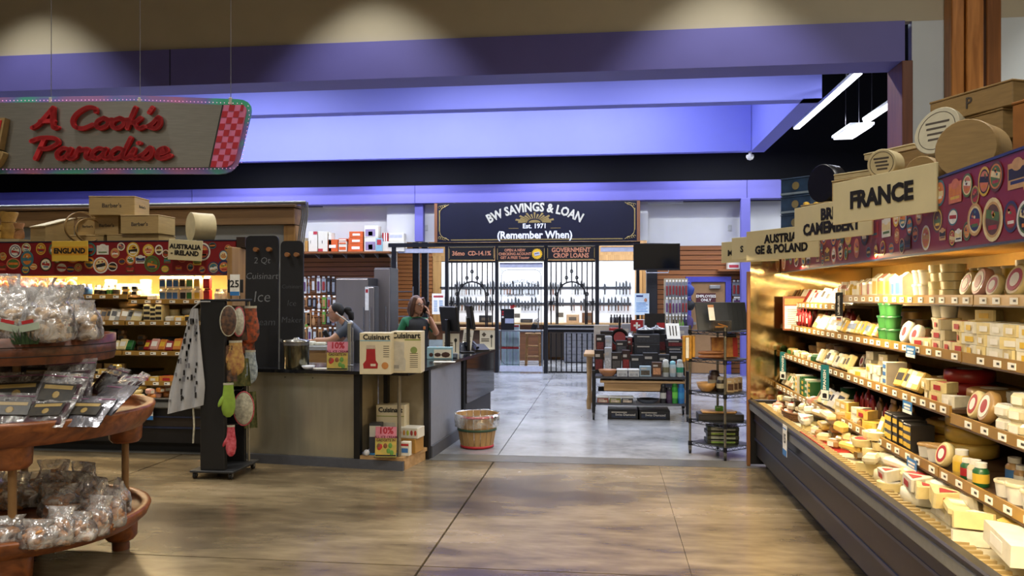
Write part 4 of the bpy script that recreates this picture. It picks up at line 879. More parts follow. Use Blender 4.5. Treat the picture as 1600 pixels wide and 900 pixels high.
def plate(pts, y0, y1, nm, mat, par=hs): 
    n = len(pts); return MB()._add([(x, y, z) for y in (y0, y1) for x, z in pts], [tuple(range(n)), tuple(range(2*n-1, n-1, -1))]+[(k, n+k, n+(k+1) % n, (k+1) % n) for k in range(n)]).build(nm, mat, par)
def mir(pts): return [(-x, z) for x, z in reversed(pts)]
R_ = [SP(-42, 271), SP(368, 272), SP(397, 156), SP(210, 149), SP(-42, 153)]
outer = rounded(R_, [0, .14, .13, 0, 0]); full = outer[:-1]+[outer[-1]]+mir(outer)[1:-1]
plate(full, .0, .03, 'edge_panel', irid('iridescent_acrylic'))
R2 = [SP(-42, 264), SP(330, 262), SP(351, 165), SP(210, 159), SP(-42, 162)]
plate(R2+mir(R2)[1:-1], -.02, -.0005, 'metal_face', M('brushed_metal_face', '#85837d', .34, .75, var=.08, scale=30, stretch=(.3, 1, 6)))
for sgn in (1, -1):
    strip = rounded([SP(330, 262), SP(366, 262), SP(388, 165), SP(351, 165)], [0, .09, .06, 0])
    if sgn < 0: strip = mir(strip)
    plate(strip, -.0215, -.0008, 'checker_strip', M('checker_pink', '#c76a92', .5))
    rd = M('checker_red', '#a31226', .5); A = SP(330, 262); B = SP(351, 165); D = SP(366, 262)
    bar = [SP(328, 262), SP(330, 262), SP(351, 165), SP(349, 165)]
    plate(bar if sgn > 0 else mir(bar), -.024, -.0009, 'strip_border', INK)
    for i in range(10):
        for j in range(4):
            if (i+j) % 2: continue
            z0 = A[1]+(B[1]-A[1])*i/10; z1 = A[1]+(B[1]-A[1])*(i+1)/10; wq = (D[0]-A[0])/4.0
            xa0 = A[0]+(B[0]-A[0])*i/10+wq*j; xa1 = A[0]+(B[0]-A[0])*(i+1)/10+wq*j
            if j == 3 and i in (0, 9): wq *= .55
            sq = [(xa0+.003, z0), (xa0+wq, z0), (xa1+wq, z1), (xa1+.003, z1)]
            plate(sq if sgn > 0 else mir(sq), -.0235, -.0217, 'checker_square', rd)
# LED dots all round the face
led = MB(); LEDM = M('led_pink', '#ffb0d8', .5, var=0, emit=1.0); path = [SP(-42, 265), SP(330, 264), SP(366, 263), SP(378, 254), SP(390, 180), SP(388, 166), SP(378, 162), SP(351, 161), SP(210, 156), SP(-42, 158)]
for i in range(len(path)-1):
    a, b = Vector(path[i]), Vector(path[i+1]); n = max(1, int((b-a).length/.03))
    for k in range(n):
        p_ = a+(b-a)*k/n
        for sx in (1, -1): led.ell((sx*p_.x, -.004, p_.y), .0034, .0034, .0034, 5, 3)
stuff(led.build('led_dots', LEDM, hs))
RED = M('red_letter', '#a8141c', .45, var=.05)
x0, z0 = SP(60, 203); script("A Cook's", .165, x0, z0, -.065, -.03, .20, 1.42, RED, hs)
x0, z0 = SP(54, 250); script('Paradise', .165, x0, z0, -.065, -.03, .20, 1.58, RED, hs)
# emblem in the middle, cut by the frame
sh = [SP(-104, 250), SP(14, 238), SP(18, 188), SP(-104, 180)]
plate([SP(-98, 238), SP(10, 236), SP(19, 188), SP(-103, 188)], -.09, -.022, 'emblem_panel', M('emblem_gold', '#8d7448', .5)); plate([SP(-96, 234), SP(6, 233), SP(15, 192), SP(-99, 192)], -.096, -.091, 'emblem_face', RED)
plate(rounded([SP(-42, 290), SP(8, 262), SP(18, 240), SP(-42, 228), SP(-102, 240), SP(-92, 262)], [.05, .06, .03, .02, .03, .06]), -.088, -.0225, 'lower_emblem', M('emblem_gold', '#8d7448', .5))
plate(rounded([SP(-42, 286), SP(5, 260), SP(14, 241), SP(-42, 231), SP(-98, 241), SP(-89, 260)], [.05, .06, .03, .02, .03, .06]), -.1, -.097, 'lower_emblem_face', M('emblem_pink', '#c07a86', .5))
x0, z0 = SP(3, 205); text('T', .17, SW, hs, (x0-.02, -.099, z0), bold=.02)
x0, z0 = SP(6, 250); text('e', .11, M('emblem_maroon', '#3c1c30', .5), hs, (x0-.012, -.102, z0+.01), bold=.02, shear=.2)
WIRE = M('steel_wire', '#8d8d92', .4, .8)
for px in (79, 218, 360, -163, -302):
    x0, z0 = SP(px, 158); MB().rbox(x0-.012, x0+.012, -.006, .034, z0-.03, z0+.03, .004).build('hanger_clip', M('clip_grey', '#b5b3a8', .4, .3), hs); MB().cyl((x0, .012, z0+.03), (x0, .012, 6.69), .0028, n=6).build('hanger_wire', WIRE, hs)
# ================================================================== DEMO COUNTER
GRAN = M('black_granite', '#17181c', .12, var=.3, scale=90, spec=.6)
STEEL = M('brushed_steel_panel', '#aca795', .20, .6, var=.06, scale=20, stretch=(1, 1, .1))
GREYP = M('grey_laminate', '#7d808c', .5, var=.04); PLIN = M('plinth_grey', '#4b4d55', .55); BPOST = M('black_post', '#101013', .45)
TANL = M('tan_laminate', '#9a907a', .55, var=.05); PLY = woodmat('plywood_shelf', '#9c7a4e', '#b8956a', .5, 'X', 2)
CT = .876
ctr = thing('demo_counter', 'L-shaped demonstration counter with black stone top and steel front', 'counter', (0, 0, 0))
def P(pts, z0, z1, nm, mat, par=ctr): return MB().prism(pts, z0, z1).build(nm, mat, par)
P([(-3.42, 7.04), (-1.745, 6.835), (-1.655, 7.62), (-3.34, 7.80)], .845, CT-.001, 'countertop', GRAN)
P([(-2.27, 7.69), (-1.654, 7.621), (-1.41, 9.96), (-2.05, 10.03)], .845, CT-.001, 'countertop', GRAN)
def wallseg(a, b, th, z0, z1, nm, mat):
    a = Vector((*a, 0)); b = Vector((*b, 0)); d = (b-a).normalized(); n = Vector((-d.y, d.x, 0))*th
    return P([(a.x, a.y), (b.x, b.y), (b.x+n.x, b.y+n.y), (a.x+n.x, a.y+n.y)], z0, z1, nm, mat)
wallseg((-3.36, 7.085), (-2.275, 6.952), .04, .085, .843, 'front_panel', STEEL)
wallseg((-3.38, 7.06), (-1.80, 6.868), .05, .0, .083, 'plinth', PLIN)
wallseg((-2.27, 6.94), (-2.215, 6.933), .06, .0835, .844, 'corner_post', BPOST)
wallseg((-2.10, 7.30), (-2.06, 7.296), .06, .117, .843, 'corner_post', BPOST)
wallseg((-1.735, 7.395), (-1.685, 7.389), .06, 0, .843, 'corner_post', BPOST)
P([(-2.212, 6.935), (-1.80, 6.885), (-1.70, 7.385), (-2.17, 7.44)], .084, .116, 'niche_shelf', PLY)
wallseg((-1.79, 6.90), (-1.715, 7.38), .05, 0, .0835, 'plinth', PLY)
wallseg((-2.20, 7.47), (-1.74, 7.42), .03, .117, .843, 'niche_back', TANL); wallseg((-2.215, 7.45), (-2.26, 7.0), .02, .117, .843, 'niche_side', TANL)
MB().cyl((-1.85, 6.93, .117), (-1.85, 6.93, .844), .017, n=12).build('support_pole', M('brushed_pole', '#8f8878', .35, .6), ctr)
wallseg((-1.683, 7.455), (-1.60, 8.60), .04, .115, .843, 'side_panel', GREYP); wallseg((-1.665, 7.455), (-1.585, 8.60), .04, 0, .113, 'plinth', PLIN)
DGL = M('dark_gloss_panel', '#1b1512', .06, var=.2, scale=4, spec=.8)
wallseg((-1.57, 8.60), (-1.555, 8.65), .06, .30, .844, 'corner_post', BPOST)
wallseg((-1.545, 8.652), (-1.425, 9.93), .05, .36, .843, 'display_glass', DGL); wallseg((-1.60, 8.62), (-1.47, 9.93), .05, .10, .358, 'lower_panel', BPOST); wallseg((-1.60, 8.615), (-1.47, 9.95), .04, 0, .098, 'plinth', PLIN)
for u in (.25, .42): MB().cyl((-3.36+1.085*u*1.5, 7.079-.133*u*1.5, .80), (-3.36+1.085*u*1.5, 7.085-.133*u*1.5, .80), .006, n=8).build('screw_head', INK, ctr)
P([(-3.34, 7.82), (-3.30, 7.82), (-3.30, 8.0), (-3.34, 8.0)], .0, .84, 'rear_post', BPOST)
# ------------------------------------------------------------------ printed cartons
WCARD = M('white_card', '#cfcabb', .5, var=.03); CREAMC = M('cream_card', '#cbbfa0', .5, var=.03)
def on(px, py, z=CT): return WZ(px, py, z)
def carton(name, label, loc, rotz, w_, d_, h_, mat, cat='box'):
    T = thing(name, label, cat, loc, rotz); MB().rbox(-w_/2, w_/2, -d_/2, d_/2, 0, h_, .003).build('carton_body', mat, T); T['w'] = w_; return T
def prt(T, x0, x1, z0, z1, d_, mat, nm='printed_panel', y=.0012): return MB().box(x0, x1, -d_/2-y, -d_/2-.0004, z0, z1).build(nm, mat, T)
def appliance_print(T, w_, h_, d_, body, glass, bandm, cx=-.02, s=1):
    prt(T, -w_/2+.004, w_/2-.004, h_*.80, h_*.825, d_, bandm, 'colour_band')
    sil = [(-.07, .05), (.05, .05), (.055, .09), (.035, .12), (.03, .22), (-.045, .22), (-.05, .12), (-.075, .09)]
    o = MB().prism([(cx+x*s, z*s) for x, z in sil], 0, .0008).build('appliance_picture', body, T); o.matrix_local = tr(0, -d_/2-.0006, 0) @ Matrix.Rotation(PI/2, 4, 'X')
    o = MB().prism([(cx-.05*s, .215*s), (cx+.035*s, .215*s), (cx+.03*s, .25*s), (cx-.045*s, .25*s)], 0, .0008).build('appliance_lid', glass, T); o.matrix_local = tr(0, -d_/2-.0006, 0) @ Matrix.Rotation(PI/2, 4, 'X')
    prt(T, cx-.01, cx+.035, .07*s, .09*s, d_, M('panel_pale', '#c9b9a5', .5), y=.0022)
    for k in range(6): prt(T, w_/2-.065, w_/2-.015, h_*.42+k*.018, h_*.42+k*.018+.005, d_, GREYINK, 'print_line')
REDP = M('appliance_red', '#96181c', .5); SILP = M('appliance_silver', '#b5b0a2', .5); CLP = M('print_clear', '#b7a590', .5); BBAND = M('band_blue', '#7fa9b8', .5); GBAND = M('band_olive', '#7d8a3c', .5)
q = on(585, 585); A_ = carton('ice_cream_maker_box', 'boxed red ice cream maker, left of two big cartons on the counter', (q.x, q.y+.10, CT), .06, .272, .19, .355, CREAMC)
text('Cuisinart', .063, INK, A_, (.01, -.0965, .318), bold=.025); appliance_print(A_, .272, .355, .19, REDP, CLP, BBAND, -.03, 1.0)
o = MB().cyl((.085, -.0965, .075), (.085, -.0955, .075), .03, n=14).build('dessert_picture', M('dessert_tan', '#b5793f', .5), A_)
MB().box(-.1375, -.1362, -.08, .08, .04, .3).build('side_print', M('side_lilac', '#9f9aa8', .5), A_)
q = on(633, 583); B_ = carton('blender_box', 'boxed silver appliance, right of two big cartons on the counter', (q.x, q.y+.10, CT), .06, .266, .19, .362, CREAMC)
text('Cuisinart', .068, INK, B_, (.0, -.0965, .325), bold=.03)
prt(B_, -.01, .13, .285, .295, .19, GBAND, 'colour_band')
o = MB().prism([(-.12, .02), (-.005, .02), (0, .11), (-.015, .14), (-.015, .27), (-.11, .28), (-.11, .14), (-.125, .11)], 0, .0008).build('appliance_picture', SILP, B_); o.matrix_local = tr(0, -.0956, 0) @ Matrix.Rotation(PI/2, 4, 'X')
prt(B_, -.115, -.06, .04, .07, .19, M('panel_grey', '#84827c', .5), y=.002)
MB().cyl((.07, -.0962, .2), (.07, -.0954, .2), .03, n=14).build('soup_picture', M('soup_green', '#7c8a4c', .5), B_)
for k in range(8): prt(B_, .035, .105, .05+.017*k, .055+.017*k, .19, GREYINK, 'print_line')
def flyer(label, loc, rotz, w_, h_, lean):
    T = thing('ice_cream_flyer', label, 'flyer', loc, rotz); T.rotation_euler = (-lean, 0, rotz)
    MB().box(-w_/2, w_/2, 0, .003, 0, h_).build('paper', M('flyer_yellow', '#c7a14c', .5, col2='#8f9a4c', scale=14), T)
    MB().box(-w_/2, w_/2, -.0012, -.0003, h_*.62, h_).build('pink_header', M('flyer_pink', '#c77a8c', .5), T)
    text('10%', h_*.30, M('flyer_red', '#a3192c', .5), T, (0, -.002, h_*.86), bold=.03, extrude=.0004); text('ALL ICE CREAM\nGADGETS IN', h_*.115, M('flyer_maroon', '#5a1726', .5), T, (0, -.002, h_*.60), bold=.02, extrude=.0004, xs=.98, lead=.9)
    rr = random.Random(int(w_*1000))
    for k in range(9): MB().cyl((rr.uniform(-.36, .36)*w_, -.0016, rr.uniform(.08, .36)*h_), (0, 0, 0), 0.001) if False else MB().ell((rr.uniform(-.36, .36)*w_, -.0008, rr.uniform(.08, .38)*h_), w_*.1, .0012, h_*.09, 10, 4).build('dessert_picture', [M('fl_red', '#a8312a', .5), M('fl_green', '#5d8a3c', .5), M('fl_brown', '#7a4a2c', .5)][k % 3], T)
    MB().box(-w_/2+.004, w_/2-.004, -.0012, -.0003, h_*.02, h_*.07).build('footer_band', INK, T)
    MB().box(-w_/2-.006, w_/2+.006, .0035, .006, -.0, h_+.006).build('acrylic_back', glassmat('clear_acrylic', (.97, .98, 1), .3, .05), T); MB().box(-w_/2-.006, w_/2+.006, -.03, .05, -.004, -.0005).build('acrylic_foot', glassmat('clear_acrylic', (.97, .98, 1), .3, .05), T)
q = on(525, 580); flyer('colourful ten percent flyer standing on the black countertop', (q.x, q.y+.03, CT+.006), .05, .19, .255, .08)
# canister, dish, papers
q = on(456, 577); cn = thing('glass_canister', 'tall steel and glass canister with metal lid on the counter', 'canister', (q.x, q.y+.11, CT))
MB().lathe([(.112, 0), (.116, .006), (.116, .215)], 28).build('steel_body', M('canister_steel', '#6d6a58', .18, .9, var=.1, scale=3), cn); MB().lathe([(.117, .216), (.117, .246)], 28).build('glass_collar', M('collar_grey', '#77787c', .2, .5), cn)
MB().lathe([(.121, .247), (.121, .262), (.03, .272), (.03, .284), (.001, .286)], 28).build('lid', M('lid_steel', '#9a9a98', .25, .8), cn)
q = on(478, 578); tag(MB().lathe([(.03, 0), (.045, .006), (.062, .034), (.058, .034), (.04, .009), (.001, .008)], 20).build('sample_dish', M('white_ceramic', '#c9ccd4', .3), None, (q.x, q.y+.06, CT)), 'small white dish in front of the steel canister', 'dish')
q = on(500, 577); tag(MB().box(-.09, .09, -.05, .05, 0, .006).build('paper_stack', WCARD, None, (q.x, q.y+.05, CT), .2), 'low stack of white papers beside the small dish', 'paper')
# glass guard
a = on(476, 571); b = on(546, 571)
gg = thing('glass_guard', 'clear glass guard panel with steel post on the counter', 'glass guard', ((a.x+b.x)/2, (a.y+b.y)/2, CT)); L = (Vector((b.x, b.y))-Vector((a.x, a.y))).length; gg.rotation_euler.z = math.atan2(b.y-a.y, b.x-a.x)
MB().box(-L/2, L/2-.02, -.003, .003, .01, .47).build('glass_pane', glassmat('guard_glass', (.96, .98, .97), .12, .01), gg); MB().rbox(L/2-.018, L/2+.014, -.014, .014, .006, .41, .003).build('steel_post', M('post_alu', '#a29f92', .35, .7), gg); MB().rbox(L/2-.035, L/2+.035, -.03, .03, 0, .006, .002).build('post_foot', M('post_alu', '#a29f92', .35, .7), gg)
# chalkboards
CHB = M('chalkboard', '#121318', .55, var=.25, scale=7); CHK = M('chalk', '#74767a', .9, var=.2, scale=80); CHK2 = M('faint_chalk', '#4a4c52', .9, var=.3, scale=80)
def paddle(label, px, py, w_, h_, rotz, lean, back, lines):
    q = on(px, py); T = thing('chalk_paddle', label, 'chalkboard', (q.x, q.y+back, CT), rotz); T.rotation_euler = (lean[0], lean[1], rotz)
    pts = rounded([(-w_/2, 0), (w_/2, 0), (w_/2, h_), (-w_/2, h_)], [.0, .0, .05, .05]); plate(pts, 0, .022, 'board', CHB, T)
    for sx in (-.14, .26): MB().cyl((sx*w_, .0, h_-.135), (sx*w_, -.055, h_-.135), .019, .022, n=12).build('wooden_knob', M('knob_wood', '#8a5c34', .45), T)
    for s_, z, sz, m_ in lines: text(s_, sz, m_, T, (0.0, -.001, z), shear=.12, bold=-.008, extrude=.0006)
    return T
paddle('taller black chalk paddle with two wooden knobs and chalk writing', 408, 572, .325, 1.25, .02, (-.02, .0), .0, (('2 Qt', 1.01, .085, CHK), ('Cuisinart', .86, .088, CHK), ('Ice', .66, .15, CHK), ('Cream', .42, .10, CHK2)))
paddle('shorter black chalk paddle with two wooden knobs beside steel canister', 451, 573, .225, 1.20, .02, (-.02, .0), .06, (('Cuisinart', .76, .055, CHK2), ('Ice', .60, .08, CHK2), ('Maker', .44, .08, CHK2), ('Reg $59.99', .24, .052, CHK)))
# items on the right wing
q = on(686, 561); bb = carton('brownie_box', 'long pale blue box with dark cake pictures on the counter wing', (q.x+.0, q.y+.05, CT), .1, .27, .08, .125, M('pale_blue_card', '#86aab8', .5))
prt(bb, -.06, .125, .01, .10, .08, WCARD); 
for k, x in enumerate((-.09, -.02, .065)): MB().ell((x, -.0415, .045), .024+.012*k, .0015, .022+.008*(k == 2), 12, 4).build('cake_picture', M('cake_brown', '#3c221a', .5), bb)
q = on(680, 553); fr_ = thing('recipe_stand', 'leaning picture card of golden bites behind the pale blue box', 'card', (q.x+.0, q.y+.12, CT), .15); fr_.rotation_euler = (-.35, 0, .15)
MB().box(-.10, .10, 0, .005, 0, .165).build('card', M('card_sky', '#8fa3b8', .5), fr_)
for x, z in ((-.05, .05), (.0, .06), (.05, .055), (-.02, .03), (.035, .025)): MB().ell((x, -.001, z), .022, .002, .026, 8, 4).build('snack_picture', M('snack_tan', '#c08d50', .5), fr_)
def spoon_sign(label, px, py, back, w_, h_):
    q = on(px, py); T = thing('spoon_sign', label, 'sign', (q.x, q.y+back, CT), .1); T.rotation_euler = (-.12, 0, .1)
    MB().box(-w_/2, w_/2, 0, .004, 0, h_).build('card', WCARD, T); MB().ell((w_*.28, -.001, h_*.68), w_*.09, .002, h_*.10, 12, 4).build('spoon_bowl', INK, T); MB().box(w_*.255, w_*.305, -.002, -.0004, h_*.12, h_*.6).build('spoon_handle', INK, T)
    o = MB().prism([(-.03, 0), (0, -.03), (.03, 0), (0, .03)], 0, .001).build('badge', GREYINK, T); o.matrix_local = tr(-w_*.22, -.0006, h_*.78) @ Matrix.Rotation(PI/2, 4, 'X')
    for k in range(2): MB().box(-w_*.4, w_*.12, -.0014, -.0004, h_*(.42+.1*k), h_*(.47+.1*k)).build('print_line', GREYINK, T)
    return T
spoon_sign('white card with a black spoon, nearer of two on the counter', 699, 556, .20, .19, .24); spoon_sign('white card with a black spoon, farther of two on the counter', 759, 547, .12, .19, .24)
q = on(709, 560); tag(MB().rbox(-.03, .03, -.03, .03, 0, .05, .006).m(1).box(-.02, .02, -.031, -.0302, .012, .036).build('ring_box', [M('dark_grey_plastic', '#4a4d55', .4), M('screen_dull', '#6a7078', .3)], None, (q.x, q.y+.05, CT)), 'tiny dark grey box right of the pale blue box', 'box')
q = on(695, 566); tag(MB().box(-.12, .10, -.05, .06, 0, .003).build('price_flyer', WCARD, None, (q.x, q.y+.03, CT), .1), 'flat white flyer lying at the counter edge', 'paper')
def monitor(label, px, Y, rz_, w_, h_, zc):
    p_ = WY(px, 500, Y); T = thing('computer_monitor', label, 'monitor', (p_.x, Y, CT), rz_); bz = M('monitor_black', '#121318', .4)
    h0 = zc-CT-h_/2; MB().t(tr(0, 0, 0)).rbox(-.10, .10, -.08, .08, 0, .015, .004).build('foot', bz, T); MB().rbox(-.03, .03, .0, .04, .015, h0+h_*.5, .006).build('neck', bz, T)
    q_ = tr(0, .03, h0) @ Matrix.Rotation(.14, 4, 'X'); MB().t(q_ @ tr(0, .02, 0)).rbox(-w_/2, w_/2, 0, .035, 0, h_, .008).build('shell', bz, T); MB().t(q_ @ tr(0, .0555, 0)).box(-w_/2+.015, w_/2-.015, 0, .001, .02, h_-.015).build('screen', M('screen_off', '#1b2026', .1), T); return T
monitor('black computer monitor nearer the woman on the phone, seen from behind', 697, 8.95, -.85, .38, .29, 1.28)
monitor('black computer monitor farther along the counter, seen edge-on', 729, 9.35, -1.25, .38, .29, 1.29)
q = on(728, 549); tt = thing('notice_holder', 'slanted white printed sheet in a holder on the counter', 'notice', (q.x, q.y+.0, CT), .25); tt.rotation_euler = (-.25, .16, .25)
MB().box(-.06, .06, 0, .004, .01, .27).build('sheet', WCARD, tt); MB().box(-.07, .07, -.02, .06, -.0, .008).build('holder_foot', REDP, tt)
for k in range(8): MB().box(-.045, .04-.01*(k % 3), -.0014, -.0004, .06+.022*k, .067+.022*k).build('print_line', GREYINK, tt)
q = on(748, 549); tel = thing('desk_telephone', 'black desk telephone at the far counter end', 'telephone', (q.x, q.y+.08, CT), .5); bkp = M('phone_black', '#141418', .4)
MB()._add([(-.09, -.1, 0), (.09, -.1, 0), (.09, .1, 0), (-.09, .1, 0), (-.09, -.1, .02), (.09, -.1, .02), (.09, .1, .08), (-.09, .1, .08)], [(0, 3, 2, 1), (4, 5, 6, 7), (0, 1, 5, 4), (1, 2, 6, 5), (2, 3, 7, 6), (3, 0, 4, 7)]).build('phone_body', bkp, tel)
MB().tube([(-.06, -.09, .045), (-.062, -.05, .075), (-.062, .05, .105), (-.06, .09, .1)], [.022, .014, .014, .022], 8).build('handset', bkp, tel)
q = on(744, 552); tag(MB().lathe([(.075, 0), (.085, .12), (.082, .12), (.072, .006), (.001, .006)], 20, cap=False).build('clear_bowl', glassmat('clear_acrylic', (.97, .98, 1), .3, .05), None, (q.x-.20, q.y+.15, CT)), 'clear acrylic bowl near the telephone', 'bowl')
q = on(765, 546); tag(MB().box(-.1, .1, -.06, .06, 0, .012).build('paper_stack', WCARD, None, (q.x-.06, q.y+.02, CT), .1), 'white paper stack at the far counter tip', 'paper')
# goods in the corner niche
NZ = .1165
q = WZ(614, 712, NZ); nb = carton('appliance_box', 'tall cream appliance carton standing in the counter niche', (-2.00, 7.27, NZ), .0, .27, .18, .42, CREAMC)
text('Cuisinart', .062, INK, nb, (.0, -.0915, .375), bold=.03); prt(nb, -.11, .05, .04, .26, .18, SILP, 'appliance_picture'); prt(nb, -.13, .13, .315, .322, .18, GBAND, 'colour_band')
flyer('colourful ten percent flyer standing in the counter niche', (WZ(601, 716, NZ).x, WZ(601, 716, NZ).y+.03, NZ+.006), .06, .19, .265, .10)
q = WZ(584, 716, NZ); bx_ = carton('small_carton', 'black and white carton behind the niche flyer', (-2.11, 7.10, NZ), .1, .11, .12, .27, M('charcoal_card', '#3a3a3e', .5)); prt(bx_, -.05, .05, .15, .25, .12, WCARD)
q = WZ(652, 708, NZ); bx_ = carton('small_carton', 'tan carton at the niche right under the popsicle box', (-1.80, 7.18, NZ), -.15, .16, .20, .13, M('tan_card', '#a87c3a', .5)); 
bx_ = carton('popsicle_box', 'white box printed with coloured ice pops in the niche', (-1.80, 7.18, NZ+.132), -.15, .19, .17, .095, WCARD)
for k, c_ in enumerate(('#a83a2c', '#c98a4a', '#a8b23c', '#a3403c', '#b5402c')): MB().ell((-.075+.037*k, -.0858, .05), .013, .0012, .026, 10, 4).build('pop_picture', M('pop_%s' % 'abcde'[k], c_, .5), bx_)
bx_ = carton('small_carton', 'small white and blue carton beside the niche pole', (-1.80, 6.985, NZ), -.1, .08, .07, .125, WCARD); prt(bx_, -.03, .03, .03, .07, .07, LBL); prt(bx_, -.035, .035, .09, .11, .07, LR)
tag(MB().ell((0, 0, .028), .028, .028, .028, 14, 10).build('white_ball', M('white_gloss', '#c9cbd0', .25), None, (*WZ(573, 712, NZ).xy, NZ)), 'small glossy white ball on the niche floor', 'ball')
tag(MB().box(-2.19, -1.86, 6.955, 7.06, NZ, NZ+.003).build('blue_mat', M('blue_mat', '#3478a8', .6), None), 'blue paper mat under the niche goods', 'mat')
# ------------------------------------------------------------------ bushel basket
q = WZ(735, 692, 0); bs = thing('bushel_basket', 'bushel basket of wooden staves with clear plastic liner by the counter', 'basket', (-1.335, 8.07, 0)); stv = woodmat('basket_stave', '#8f6f45', '#b08d5c', .6, 'Z', 3)
n = 18
for k in range(n):
    a = k*2*PI/n; da = PI/n*.9; vs = []
    for zz, rr in ((.005, .165), (.18, .195), (.345, .222)):
        for r_ in (rr, rr-.006): vs += [(r_*math.cos(a-da), r_*math.sin(a-da), zz), (r_*math.cos(a+da), r_*math.sin(a+da), zz)]
    MB()._add(vs, [(0, 1, 5, 4), (4, 5, 9, 8), (2, 6, 7, 3), (6, 10, 11, 7), (8, 9, 11, 10), (0, 2, 3, 1), (0, 4, 6, 2), (4, 8, 10, 6), (1, 3, 7, 5), (5, 7, 11, 9)]).build('stave', stv, bs)
MB().lathe([(.001, .008), (.16, .008)], 20).build('basket_floor', stv, bs)
RB = M('red_band', '#a8222c', .5)
for z, r_, m_ in ((.018, .169, RB), (.19, .199, M('green_wire', '#2e4a35', .5)), (.325, .223, RB)): MB().lathe([(r_, z-.012), (r_+.004, z-.012), (r_+.004, z+.012), (r_, z+.012), (r_, z-.012)], 24, cap=False).build('hoop_band', m_, bs)
lin = MB().lathe([(.150, .04), (.19, .2), (.222, .35), (.236, .352), (.232, .27), (.226, .22)], 36, cap=False); lin.jitter(.009, 14, 4); lin.build('plastic_liner', glassmat('plastic_film', (.97, .97, .98), .25, .15, noise=9, lo=.06, haze=.2), bs)
# ------------------------------------------------------------------ mitt rack on castors
rk = thing('mitt_rack', 'tall black display rack on castors hung with oven mitts', 'display rack', (-3.32, 6.59, 0), .0)
RKB = M('rack_black', '#101012', .55, var=.1)
MB().rbox(-.11, .105, -.21, -.155, .075, 1.50, .004).build('front_board', RKB, rk); MB().rbox(-.11, -.085, -.154, .21, .075, 1.50, .004).build('side_board', RKB, rk); MB().rbox(-.084, .105, .17, .21, .075, 1.46, .004).build('rear_board', RKB, rk)
MB().rbox(-.11, .16, -.212, .212, 1.501, 1.52, .003).build('top_board', RKB, rk); MB().rbox(-.19, .20, -.24, .27, .055, .074, .004).build('base_board', M('rack_base', '#26272a', .5), rk)
MB().cyl((.135, .19, .075), (.135, .19, 1.5), .012, n=8).build('side_pole', M('pole_alu', '#a39a86', .4, .6), rk)
cwm = M('castor_grey', '#8d8d90', .3, .6); cbm = M('castor_rubber', '#1b1b1d', .6)
def castor(par, x, y, r_=.027, top=.055):
    c_ = MB().cyl((x-.011, y, r_), (x+.011, y, r_), r_, n=14).build('castor', cbm, par)
    MB().box(x-.016, x-.012, y-.012, y+.012, r_*.8, top).box(x+.012, x+.016, y-.012, y+.012, r_*.8, top).box(x-.016, x+.016, y-.012, y+.012, top-.004, top).build('castor_fork', cwm, c_)
for x, y in ((-.16, -.2), (.16, -.2), (-.16, .22), (.16, .22)): castor(rk, x, y)
for z in (1.42, 1.08, .72, .42):
    for y in (-.08, .08): MB().tube([(-.083, y, z), (.12, y, z), (.135, y, z+.02)], .0035, 5).build('hook', WIRE, rk)
FLO = M('floral_cotton', '#3b342c', .8, var=0, scale=28, col2='#b5522a'); YEL = M('yellow_cotton', '#b5924c', .8, scale=30, col2='#8a5a3c'); LPA = M('pale_print_cotton', '#aab4b5', .8, scale=34, col2='#5f6a72'); GRN = M('green_cotton', '#7d9a34', .8); WPR = M('white_print_cotton', '#bdb8a2', .8, scale=40, col2='#8d8a7c'); RDC = M('red_cotton', '#9c2230', .8, scale=40, col2='#c0606a'); BKW = M('dark_cotton', '#2a2422', .8, scale=30, col2='#6a4a34'); DGR = M('olive_cotton', '#3f4a26', .8, scale=34, col2='#6f6a3a')
def hang(name, label, px, py0, py1, Xp, kind, mat, wpx, rotz=.35):
    a = WX(px, py0, Xp); L = (py1-py0)/FPX*a.y*.99; w_ = wpx*1.18/FPX*a.y; T = thing(name, label, 'oven mitt' if 'mitt' in name else 'pot holder', (Xp, a.y, a.z), rotz)
    MB().tube([(.012*math.cos(k*PI/6), 0, -.012+.012*math.sin(k*PI/6)) for k in range(12)], .003, 5, True).build('loop', mat, T)
    if kind == 'mitt':
        mb = MB().t(tr(0, 0, 0)); prof = [(.34, 0), (.36, .1), (.4, .3), (.5, .5), (.5, .75), (.38, .92), (.15, 1.0)]
        mb.lathe([(w_*p_, -L*z) for p_, z in reversed(prof)], 16, sy=.38); mb.ell((-w_*.5, 0, -L*.52), w_*.17, w_*.14, L*.19, 10, 6, Matrix.Rotation(.45, 3, 'Y')); mb.build('padded_glove', mat, T)
        MB().lathe([(w_*.37, -L*.06), (w_*.37, .0)], 16, sy=.4).build('cuff', WPR, T)
    elif kind == 'pad':
        MB().t(tr(0, 0, -L/2) @ Matrix.Rotation(PI/2, 4, 'X')).lathe([(.001, -.012), (.9, -.009), (1, 0), (.9, .009), (.001, .012)], 20, sx=w_/2, sy=L/2).build('quilted_pad', mat, T)
        MB().tube([(w_/2*math.cos(k*PI/12), 0, -L/2+L/2*math.sin(k*PI/12)) for k in range(24)], .006, 5, True).build('binding', WPR if mat is not WPR else RDC, T)
    else:
        mb = MB(); nx, nz = 8, 10
        vs = [((i/nx-.5)*w_*(.75+.25*j/nz), .012*math.sin(i*1.9+j*.3), -L*j/nz) for j in range(nz+1) for i in range(nx+1)]; fs = [(j*(nx+1)+i, j*(nx+1)+i+1, (j+1)*(nx+1)+i+1, (j+1)*(nx+1)+i) for j in range(nz) for i in range(nx)]
        mb._add(vs, fs, True); mb._add([(x, y+.012, z) for x, y, z in vs], fs, True); mb.build('folded_cloth', mat, T)
    return T
X0 = -3.175
